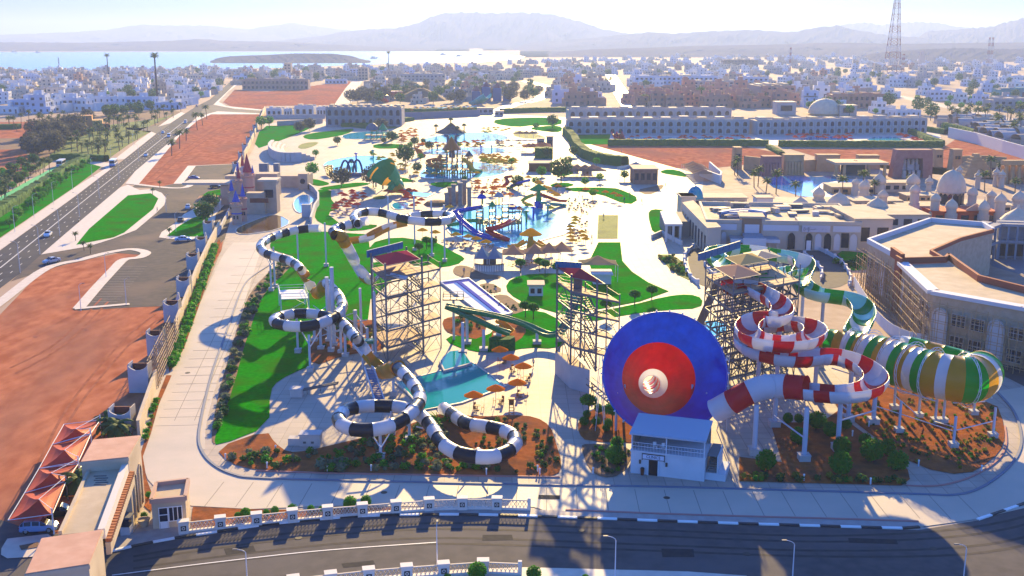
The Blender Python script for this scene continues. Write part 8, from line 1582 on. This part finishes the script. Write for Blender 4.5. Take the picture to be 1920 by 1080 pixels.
def palm_mesh(seed, h, L, nf, seg=5, tr=.2):
 rn = random.Random(seed); t = MB(); pts = [V((.4 * sin(i / 5) * h / 8, .2 * sin(i / 4), h * i / 6)) for i in range(7)]
 for i in range(6): t.bar(pts[i], pts[i + 1], tr * (1.2 - .05 * i), 7, tr * (1.02 - .05 * i), caps=False)
 fr = []
 for k in range(nf):
  a = 2.399 * k; el = .95 - 1.35 * k / nf; b = MB(); p = pts[-1].copy(); d = V((cos(a) * cos(el), sin(a) * cos(el), sin(el))); w = .02
  for j in range(seg):
   q = p + d * (L / seg); sd = d.cross(V((0, 0, 1))).normalized(); w2 = L * .16 * (sin(pi * (j + 1) / (seg + .6)) + .12); dr = V((0, 0, -1)) * .35
   b.add([p, q, q + sd * w2 + dr * w2, p + sd * w + dr * w], [(0, 1, 2, 3)]); b.add([p, p - sd * w + dr * w, q - sd * w2 + dr * w2, q], [(0, 1, 2, 3)]); w = w2; p = q; d = (d + V((0, 0, -.30))).normalized()
  fr.append(b)
 return t.mesh('trunk', BARK), fr
def joinfr(fr):
 b = MB()
 for f in fr: b.add(f.v, f.f)
 return b.mesh('crown', LFP)
PM = [palm_mesh(i, h, L, 22, 4) for i, (h, L) in enumerate(((6, 2.6), (7.5, 2.8), (5, 2.4), (8.5, 2.8)))]; PMJ = [(t, joinfr(f)) for t, f in PM]
def palm(px, label, group, i=None, sc=1.0, z=0.0):
 i = random.randrange(4) if i is None else i; t = thing('palm_tree', label, 'palm tree', (*P(*px)[:2], z), random.uniform(0, 6), group, sc); link('trunk', PMJ[i][0], t); link('crown', PMJ[i][1], t)
for i, (x, y) in enumerate(((218, 826), (152, 930), (208, 812))):            # near palms, each frond a part
 tr_, fr = palm_mesh(50 + i, (2.2, 2.4, 2.0)[i], 2.9, 20, 6, .24); t = thing('palm_tree', ['short palm with long fronds beside the stepped pylon', 'short palm squeezed between carport and gatehouse deck', 'small palm behind the tower roof of the gatehouse'][i], 'palm tree', P(x, y), i); link('trunk', tr_, t)
 for f in fr: f.build('frond', LFP, t)
for i, (x, y) in enumerate(((322, 292), (337, 279), (349, 264), (370, 244), (380, 235), (388, 223))): palm((x, y), 'street palm %s from the near end beside the red dirt lot' % ordw[i], 'street palms by the dirt lot', i % 4, 1.15)
for i, (x, y) in enumerate(((286, 366), (300, 352), (142, 452), (158, 470), (170, 476), (318, 444))): palm((x, y), 'young palm %s on the walks around the near grass island' % ordw[i], 'young palms of the grass island', 2, .45)
rn = random.Random(5)
for x, y, w_ in placed(scatter([(170, 300), (215, 292), (262, 262), (300, 240), (345, 208), (300, 208), (250, 225), (190, 240), (120, 285)], 62, 7, rn)): palm((x, y), 'slim palm in the grove beside the highway, ' + w_, 'palms of the highway grove', None, rn.uniform(.75, 1.05))
for x, y, w_ in placed(scatter([(-20, 235), (140, 224), (140, 240), (-20, 252)], 20, 7, rn)): palm((x, y), 'slim palm in the row before the left town, ' + w_, 'palms before the left town', None, rn.uniform(.8, 1))
for x, y, w_ in placed(scatter([(-20, 420), (0, 360), (70, 322), (100, 312), (96, 325), (30, 352)], 26, 8, rn)): palm((x, y), 'palm in the plantation beside the green track, ' + w_, 'palms beside the green track', None, rn.uniform(.6, .85))
for i, (x, y) in enumerate(((1414, 352), (1421, 350), (1436, 362), (1455, 364), (1492, 374), (1580, 372), (1640, 366), (1616, 364), (1706, 360), (1383, 330), (1377, 328), (1857, 334), (1876, 333), (1846, 360), (1903, 362))): palm((x, y), 'green palm %s in the palace quarter' % ['by the show pool corner', 'right beside the palm at the show pool corner', 'small one left of the show pool', 'in front of the show pool', 'between low domes and the show pool', 'behind the ridged dome', 'left of the tall lamp pole', 'by the white onion dome', 'behind the round turret', 'at the slim stone tower', 'left at the slim stone tower', 'by the crenellated wall', 'right by the crenellated wall', 'among the minarets', 'at the right edge among turrets'][i], 'palms of the palace quarter', i % 4, .95)
for x, y, w_ in placed(scatter([(1770, 235), (1800, 215), (1920, 228), (1920, 262), (1860, 250)], 20, 12, rn)): palm((x, y), 'palm among the vaulted cottages, ' + w_, 'palms among the cottages', None, 1.3)
# mono palm masts
for lab, px, yt in (('tall palm shaped mast at the highway crossroads', (296, 196), 103), ('second palm shaped mast farther left in the town', (204, 150), 103), ('small palm shaped mast in the hazy middle distance', (729, 132), 98)):
 p = P(*px); H = PY(px[0], yt, p.y).z; t = thing('mast_palm', lab, 'mast', p); b = MB(); b.bar((0, 0, 0), (0, 0, H), .9, 8, .55); b.build('trunk', mat('dark_bark', (.05, .03, .025), .95), t); tr_, fr = palm_mesh(9, .1, 4.6, 26, 4); o = link('crown', joinfr(fr), t, loc=(0, 0, H)); b = MB(); b.lathe((0, 0, H - 3), [(.6, 0), (1.3, 1), (1.3, 2.2), (.6, 3)], 8); b.build('antenna_box', MATS['dark_bark'], t)
# trees
TM = [tree_mesh(1, 5.5, 4.6, 3.8, 900, .55, LFT), tree_mesh(2, 4.5, 3.8, 3.0, 700, .5, LFT), tree_mesh(3, 4.2, 3.0, 2.6, 500, .5, LFD), tree_mesh(4, 3.4, 2.2, 1.8, 350, .42, LF), tree_mesh(6, 5, 3.2, 3.4, 500, .5, LFD)]
def tree(px, i, label, group=None, sc=1.0, name='tree', cat='tree', z=0.0):
 t = thing(name, label, cat, (*P(*px)[:2], z), random.uniform(0, 6), group, sc); link('trunk', TM[i][1], t); link('crown', TM[i][0], t)
for x, y, w_ in placed(scatter([(45, 300), (60, 262), (100, 238), (165, 226), (172, 250), (140, 272), (95, 302)], 20, 12, rn)): tree((x, y), rn.randrange(2), 'grey green scrub tree in the left thicket, ' + w_, 'scrub thicket', rn.uniform(1.0, 1.4))
for x, y, w_ in placed(scatter([(180, 215), (280, 205), (290, 215), (190, 232)], 9, 12, rn)): tree((x, y), 2, 'dark tree at the edge of the left town, ' + w_, 'dark trees before the left town', 1.3)
for x, y, w_ in placed(scatter([(0, 380), (0, 325), (60, 300), (75, 318)], 22, 9, rn)): tree((x, y), rn.choice((2, 3)), 'bushy green tree in the plantation at the left edge, ' + w_, 'plantation trees', rn.uniform(.6, .9))
for x, y, w_ in placed(scatter([(5, 440), (85, 352), (165, 304), (178, 312), (110, 352), (20, 432)], 34, 7, rn)): tree((x, y), 3, 'bushy tree in the lawn verge beside the highway, ' + w_, 'verge trees', rn.uniform(.5, .85))
for x, y, w_ in placed(scatter([(0, 200), (400, 185), (430, 140), (0, 140)], 60, 11, rn)): tree((x, y), rn.choice((2, 4, 3)), 'garden tree among the houses of the left town, ' + w_, 'garden trees of the left town', rn.uniform(.9, 1.6))
for x, y, w_ in placed(scatter([(450, 160), (700, 155), (1150, 165), (1150, 130), (460, 136)], 50, 12, rn)): tree((x, y), rn.choice((2, 4)), 'hazy dark tree in the middle distance town, ' + w_, 'trees of the hazy town', rn.uniform(1, 1.8))
for x, y, w_ in placed(scatter([(655, 196), (735, 198), (960, 196), (1035, 190), (1000, 160), (680, 165)], 60, 11, rn)): tree((x, y), rn.choice((0, 1, 2, 4)), 'tree in the wooded belt behind the back pools, ' + w_, 'wooded belt', rn.uniform(1.1, 1.7))
for x, y, w_ in placed(scatter([(1190, 200), (1500, 205), (1700, 235), (1920, 215), (1920, 130), (1200, 140)], 85, 14, rn)): tree((x, y), rn.choice((2, 3, 4)), 'garden tree among the houses on the right, ' + w_, 'garden trees on the right', rn.uniform(1, 1.7))
for i, (x, y, k, s) in enumerate(((761, 312, 2, 1.5), (1052, 343, 2, 1.5), (586, 335, 3, 1.3), (1015, 335, 3, 1), (715, 249, 0, 1), (735, 268, 2, 1), (640, 352, 0, .9), (700, 352, 1, 1.2), (385, 420, 2, 1.1), (395, 400, 2, 1), (490, 243, 3, 1.7), (505, 240, 3, 1.5), (562, 250, 0, .8), (580, 246, 0, .9), (1080, 250, 2, 1.2), (1036, 240, 2, 1.3), (1005, 245, 3, 1))): tree((x, y), k, ['dark spreading tree left of the orange play tower', 'spreading tree behind the orange umbrellas', 'round tree by the yellow slide rack', 'small tree beside the brown slatted building', 'dark tree at the back left pool', 'dark tree row behind the small green lawn', 'grey tree over the red umbrellas', 'grey tree at the foot of the green flared slide', 'dark tree before the castle on the small lawn', 'second dark tree before the castle', 'bright tree at the corner of the back lawn', 'second bright tree at the corner of the back lawn', 'grey tree beside the back walk', 'second grey tree beside the back walk', 'tree at the left end of the pale hotel', 'dark tree on the far small lawn', 'small tree on the far small lawn'][i], None, s)
# clipped round bushes, topiary, shrubs
BM = [tree_mesh(20 + i, 1.3, 1.25, 1.3, 1500, .17, LF, True, 3, .09) for i in range(2)]
def bush(px, rpx, label, group, k=0): t = thing('bush', label, 'bush', (*P(*px)[:2], .12), random.uniform(0, 6), group, rpx * PXM(px[1]) / 1.25); link('trunk', BM[k][1], t); link('crown', BM[k][0], t)
for i, (x, y, r_) in enumerate(((1438, 886, 21), (1497, 836, 17), (1530, 808, 18), (1556, 822, 15), (1574, 858, 20), (1575, 892, 22), (1620, 838, 13), (1634, 868, 23), (1661, 856, 17), (1682, 884, 19), (1475, 796, 11), (1497, 795, 9), (1585, 808, 11), (1152, 872, 18), (1155, 846, 14), (1095, 800, 9), (1118, 800, 9), (1140, 804, 9), (1100, 786, 8), (1122, 776, 9), (1137, 812, 8))): bush((x, y), r_, ['round green bush alone at the near corner of the right bed', 'round bush behind the middle white column', 'large bush left in the row beside the path', 'bush touching the large one beside the path', 'round bush behind the near pair in the right bed', 'big near round bush of the pair in the right bed', 'small bush at the back of the cluster by the path', 'biggest bush of the cluster by the path', 'bush at the right back of the cluster by the path', 'rightmost bush of the cluster by the path', 'small bush at the slab edge', 'smaller bush next to the slab edge bush', 'pale small bush beside the near row', 'biggest round bush left of the clinic', 'round bush just behind the biggest one left of the clinic', 'small bush left in the bed by the funnel', 'small bush middle in the bed by the funnel', 'small bush right in the bed by the funnel', 'small bush at the back left in the bed by the funnel', 'small bush at the back in the bed by the funnel', 'small bush near the corner of the bed by the funnel'][i], 'round bushes right', i % 2)
for i, (x, y, r_) in enumerate(((461, 972, 10), (447, 975, 7), (517, 968, 9), (500, 970, 7), (548, 966, 10), (583, 962, 7), (603, 962, 6), (656, 957, 13), (685, 953, 12), (895, 1090, 18), (1000, 1092, 15), (1098, 1094, 8), (840, 1092, 8), (279, 935, 6), (270, 975, 7))): bush((x, y), r_, ['full bush behind the third fence panel', 'small bush left of the full one behind the fence', 'low bush behind the fourth fence panel', 'lower bush behind the fourth fence panel', 'bush rising behind the fourth pier', 'slim bush behind the fence panel', 'smaller slim bush behind the fence panel', 'left bush of the pair at the middle of the fence', 'right bush of the pair at the middle of the fence', 'big bush cut by the bottom edge', 'second bush cut by the bottom edge', 'small bush at the bottom edge right', 'low bush at the bottom edge left', 'small bush by the gatehouse wall', 'bush in the pot between gatehouse and guardhouse'][i], 'fence bushes', i % 2)
TP = tree_mesh(31, 2.3, 1.1, .75, 500, .22, LF, True, 2, .09)
for i, (x, y) in enumerate(((976, 512), (1012, 510), (1022, 514), (800, 468), (812, 470), (786, 480), (1136, 592), (1190, 574), (1222, 565), (1045, 520), (985, 596), (1000, 600), (1148, 800), (1104, 782))): t = thing('topiary_tree', ['small topiary beside the tan tents', 'topiary left of the white bar pavilion', 'topiary over the white bar pavilion', 'topiary by the rear white column', 'second topiary by the rear white column', 'low topiary on the lawn behind the left tower', 'topiary on the lawn near the funnel', 'topiary on the narrow lawn behind the funnel', 'topiary at the right end of the narrow lawn', 'topiary between the white pavilions', 'topiary behind the half pipe', 'second topiary behind the half pipe', 'topiary on the patio edge by the teal pool', 'small topiary near the bed by the funnel'][i], 'topiary tree', P(x, y), 0, 'topiary trees', 1.25); link('trunk', TP[1], t); link('crown', TP[0], t)
SH = {}; SRAW = {}; NSH = 0
def shrub_mesh(leaf, seed, n=90, r=.45, s=.16):
 rn_ = random.Random(seed); b = MB(); crown(b, rn_, (0, 0, r * .75), r, r * .8, n, s, .3, 3); m = b.mesh('shrub', leaf); SRAW[m.name] = b; return m
for n_, l_ in (('g', LF), ('d', LFD), ('y', LFY), ('e', LFG)): SH[n_] = [shrub_mesh(l_, 60 + i) for i in range(3)]
def shrubs(poly, n, d, kinds, label, group, sc=(.7, 1.5)):
 """the first 270 are objects, the rest of a bed is one mass"""
 global NSH; rest = {}
 for x, y, w_ in placed(scatter(poly, n, d, rn), 13):
  m = rn.choice(SH[rn.choice(kinds)]); p = P(x, y, .1); k = rn.uniform(*sc); NSH += 1
  if NSH <= 250: link('shrub', m, None, label + ', ' + w_, 'shrub', group, None, p, rn.uniform(0, 6), k)
  else: rest.setdefault(m.materials[0], MB()).add([p + V(v) * k for v in SRAW[m.name].v], SRAW[m.name].f)
 if rest:
  o = MB(); ms = list(rest)
  for q, m in enumerate(ms): o.cur = q; o.add(rest[m].v, rest[m].f)
  o.build('shrub_mass', ms, label=label, kind='stuff')
shrubs([(404, 830), (415, 745), (440, 650), (462, 580), (480, 540), (520, 500), (550, 486), (545, 500), (494, 550), (474, 605), (452, 665), (432, 740), (414, 800)], 95, 5, 'eedg', 'grey green shrub in the long bed beside the lawn', 'shrubs of the long bed', (.9, 1.9))
shrubs([(430, 862), (500, 842), (540, 856), (640, 840), (760, 806), (790, 800), (830, 800), (850, 868), (900, 884), (700, 884), (480, 878)], 130, 7, 'gdeeg', 'small shrub in the near red bed below the ring', 'shrubs of the near red bed', (.7, 1.7))
shrubs([(900, 790), (1000, 788), (1040, 820), (1046, 880), (960, 888), (880, 880)], 75, 7, 'gdyd', 'small shrub in the orange bed inside the loop', 'shrubs of the orange bed', (.5, 1.2))
shrubs([(600, 884), (660, 886), (660, 874), (610, 872)], 9, 6, 'eg', 'large grey green shrub at the kerb below the ring', 'kerb shrubs', (1.6, 2.4)); shrubs([(864, 880), (915, 884), (915, 872), (870, 868)], 9, 6, 'eg', 'large grey green shrub at the kerb below the loop', 'loop kerb shrubs', (1.8, 2.6))
shrubs([(1580, 765), (1700, 735), (1860, 762), (1872, 830), (1800, 882), (1720, 868), (1640, 810)], 190, 7, 'yyygd', 'tiny yellow green plant in the far right bed', 'plants of the far right bed', (.4, .95))
shrubs([(1392, 892), (1690, 900), (1700, 908), (1392, 902)], 34, 6, 'dgyd', 'low shrub in the border along the right bed', 'border shrubs of the right bed', (.9, 1.4))
shrubs([(590, 650), (610, 618), (700, 608), (725, 650), (640, 664)], 26, 8, 'gydg', 'shrub in the red bed under the upper ring', 'shrubs under the upper ring', (.8, 1.6)); shrubs([(835, 604), (890, 594), (905, 620), (850, 622)], 14, 7, 'dgy', 'shrub in the bed left of the half pipe', 'half pipe bed shrubs'); shrubs([(925, 562), (960, 566), (980, 582), (945, 585), (900, 540), (930, 536)], 24, 5, 'dde', 'low dark plant in the beds by the lanes', 'brown bed plants', (.5, .9))
shrubs([(1100, 836), (1160, 838), (1185, 850), (1165, 890), (1130, 894)], 22, 6, 'dg', 'low shrub in the brown bed left of the clinic', 'clinic bed shrubs', (.6, 1.1)); shrubs([(1235, 482), (1270, 482), (1296, 520), (1262, 508)], 26, 5, 'gydy', 'shrub in the garden left of the ramp bend', 'ramp garden shrubs', (1, 2)); shrubs([(272, 840), (282, 800), (305, 735), (300, 730), (276, 790)], 8, 6, 'g', 'shrub in the strip by the gatehouse wall', 'wall strip shrubs near'); shrubs([(1560, 492), (1640, 484), (1630, 500), (1600, 506)], 14, 6, 'gd', 'shrub on the lawn beside the palace', 'palace shrubs', (1.4, 2.4))
pts = resample([P(*p) for p in ((322, 690), (342, 640), (358, 592), (380, 535), (404, 465))], 1.5)
for i, p in enumerate(pts): link('shrub', rn.choice(SH['g']), None, 'bushy shrub along the long cream wall, %s from the near end' % ORD[i], 'shrub', 'row shrubs of the cream wall', None, (p.x + rn.uniform(-.3, .3), p.y, .15), rn.uniform(0, 6), rn.uniform(1.8, 2.6))
bp_ = thing('banana_plant', 'clump of tall banana leaves beside the end of the striped slide', 'plant', P(838, 792))
for k in range(16):
 a = 2.4 * k; b = MB(); l_ = rn.uniform(1.4, 2.6); p = V((rn.uniform(-1.4, 1.4), rn.uniform(-.5, .5), 0)); d_ = V((cos(a) * .5, sin(a) * .5, 1)).normalized(); s_ = d_.cross(V((cos(a + 1), sin(a + 1), .1))).normalized(); pr_ = None
 for j in range(5): q = p + d_ * l_ * j / 4 + V((cos(a), sin(a), -.6)) * (j / 4) ** 2 * .8; w_ = .32 * sin(pi * (j + .5) / 5); row = (q - s_ * w_, q + s_ * w_); (b.add([pr_[0], pr_[1], row[1], row[0]], [(0, 1, 2, 3)]) if pr_ else None); pr_ = row
 b.build('leaf', LF, bp_)
hedge('clipped dark hedge block on the lawn under the half pipe', [(918, 655), (965, 654)], 3, 2.2)
# ---- lamps and bollards
def lamp(px, h, label, group, arm=1.6, ang=0.0):
 t = thing('street_lamp', label, 'street lamp', P(*px), ang, group); b = MB(); b.bar((0, 0, 0), (0, 0, h * .9), .075, 8, .05); [b.bar((arm * (1 - cos(.4 * k)) * .8, 0, h * (.9 + .1 * sin(.4 * k))), (arm * (1 - cos(.4 * (k + 1))) * .8, 0, h * (.9 + .1 * sin(.4 * (k + 1)))), .035, 6) for k in range(4)]; b.build('pole', WSTEEL, t); b = MB(); b.box(arm * .6, -.10, h * .99, arm * .6 + .5, .10, h * .99 + .1); b.build('lamp_head', STEEL, t)
for i, (x, y, yt) in enumerate(((464, 1094, 1030), (820, 1070, 985), (1153, 1090, 1005), (1485, 1098, 1013), (1805, 1100, 1020))): lamp((x, y), HT(x, y, yt), 'white street lamp %s from the left along the bottom of the near road' % ordw[i], 'lamps of the near road', 1.4, pi if i != 1 else pi / 2)
for i, f in enumerate((0, .14, .28, .42, .56, .7, .84, 1)): lamp((38 + 265 * f, 512 - 250 * f), 8, 'highway lamp %s from the near end on the side of the grass island' % ordw[i], 'lamps on the island side', 1.8, AR + pi / 2); lamp((-8 + 258 * f, 462 - 188 * f), 8, 'highway lamp %s from the near end on the lawn side' % ordw[i], 'lamps on the lawn side', 1.8, AR - pi / 2)
for i, (x, y) in enumerate(((237, 572), (152, 583), (199, 520), (312, 398), (330, 435))): lamp((x, y), 6, 'car park lamp %s' % ['at the near end of the parking bays', 'on the pale corner of the walk', 'in the middle of the pale walk', 'on the side road by the island', 'at the tip of the small lawn'][i], 'car park lamps', 1.2)
BT = MB(); BT.bar((0, 0, 0), (0, 0, .8), .12, 8); BTM = BT.mesh('post', WSTEEL); BT = MB(); BT.lathe((0, 0, .8), [(.14, 0), (.17, .22), (.05, .3)], 8); BHM = BT.mesh('lamp_head', WHITE)
for i, (x, y) in enumerate(((423, 862), (501, 878), (614, 884), (696, 883), (912, 890), (1012, 890), (1112, 888), (1507, 901), (1632, 908), (1722, 874), (1840, 884), (1629, 800), (1598, 818), (1008, 884), (517, 846))): t = thing('bollard_light', 'white bollard light %s' % ['at the left tip of the near bed', 'on the kerb of the near bed left', 'on the kerb of the near bed below the patio', 'below the first striped ring', 'below the end loop of the striped slide', 'near the right end of the orange bed', 'at the brown bed left of the clinic', 'in the border of the right bed', 'at the right end of the right bed border', 'at the tip of the path between the right beds', 'at the far right bed kerb', 'on the path behind the white columns', 'beside the path cluster of bushes', 'next to the one at the right end of the orange bed', 'at the patio edge above the near bed'][i], 'bollard light', P(x, y, .12), 0, 'bollard lights', .85); link('post', BTM, t); link('lamp_head', BHM, t)
for i, (x, y, sh, tr_) in enumerate(((295, 398, (.04, .04, .05), (.02, .02, .03)), (905, 508, (.5, .1, .1), (.02, .02, .04)), (790, 510, (.3, .3, .35), (.05, .05, .08)), (1000, 690, (.5, .45, .4), (.05, .05, .1)), (1110, 742, (.55, .35, .05), (.3, .05, .03)), (1052, 470, (.5, .5, .5), (.03, .03, .05)), (870, 515, (.1, .1, .3), (.02, .02, .02)), (930, 552, (.5, .5, .52), (.1, .08, .06)))): person((x, y), 'person %s' % ['in dark clothes walking at the side road island', 'in a red shirt standing by the pool bar', 'in grey walking below the lawn behind the left tower', 'in cream near the orange umbrellas', 'in yellow at the foot of the middle tower', 'in white at the umbrellas right of the lagoon', 'in dark blue at the bed before the pool bar', 'in pale clothes by the brown beds'][i], sh, tr_, i * 1.3)
base_ = [o for o in bpy.data.objects if o.name.startswith('person')]
for k, (x, y, w_) in enumerate(placed(scatter([(1165, 470), (1180, 400), (1250, 350), (1240, 330), (1190, 290), (1040, 262), (960, 255), (760, 290), (780, 345), (880, 350), (1080, 400), (1110, 470)], 36, 12, rn))): copy_tree(base_[1 + k % (len(base_) - 1)], P(x, y, .12), rn.uniform(0, 6), 'visitor on the pale paving around the pools, ' + w_, 'visitors around the pools')
for x, y, w_ in placed(scatter([(905, 360), (1110, 375), (1180, 340), (1040, 270), (960, 262), (760, 268), (600, 270), (560, 330), (740, 350)], 34, 17, rn)): tree((x, y), rn.choice((3, 3, 2)), 'small garden tree among the pools, ' + w_, 'garden trees among the pools', rn.uniform(.5, .9))
for i, (x, y) in enumerate(((25, 98), (70, 99), (700, 110), (830, 103), (860, 106), (900, 104))): t = thing('boat', ['small dark boat at the left on the bay', 'tiny boat right of it on the bay', 'boat off the headland tip', 'boat in the bright bay left of the middle', 'second boat in the bright bay', 'boat farthest right in the bright bay'][i], 'boat', P(x, y, .4), .3); b = MB(); b.hexa([V(v) for v in ((-8, -2, -.3), (6, -2, -.3), (10, 0, -.3), (-8, 2, -.3))], [V(v) for v in ((-9, -3, 3), (8, -3, 3), (14, 0, 4), (-9, 3, 3))]); b.build('hull', GREYW, t); b = MB(); b.box(-5, -2, 3.002, 4, 2, 6.5); b.build('cabin', WHITE, t)
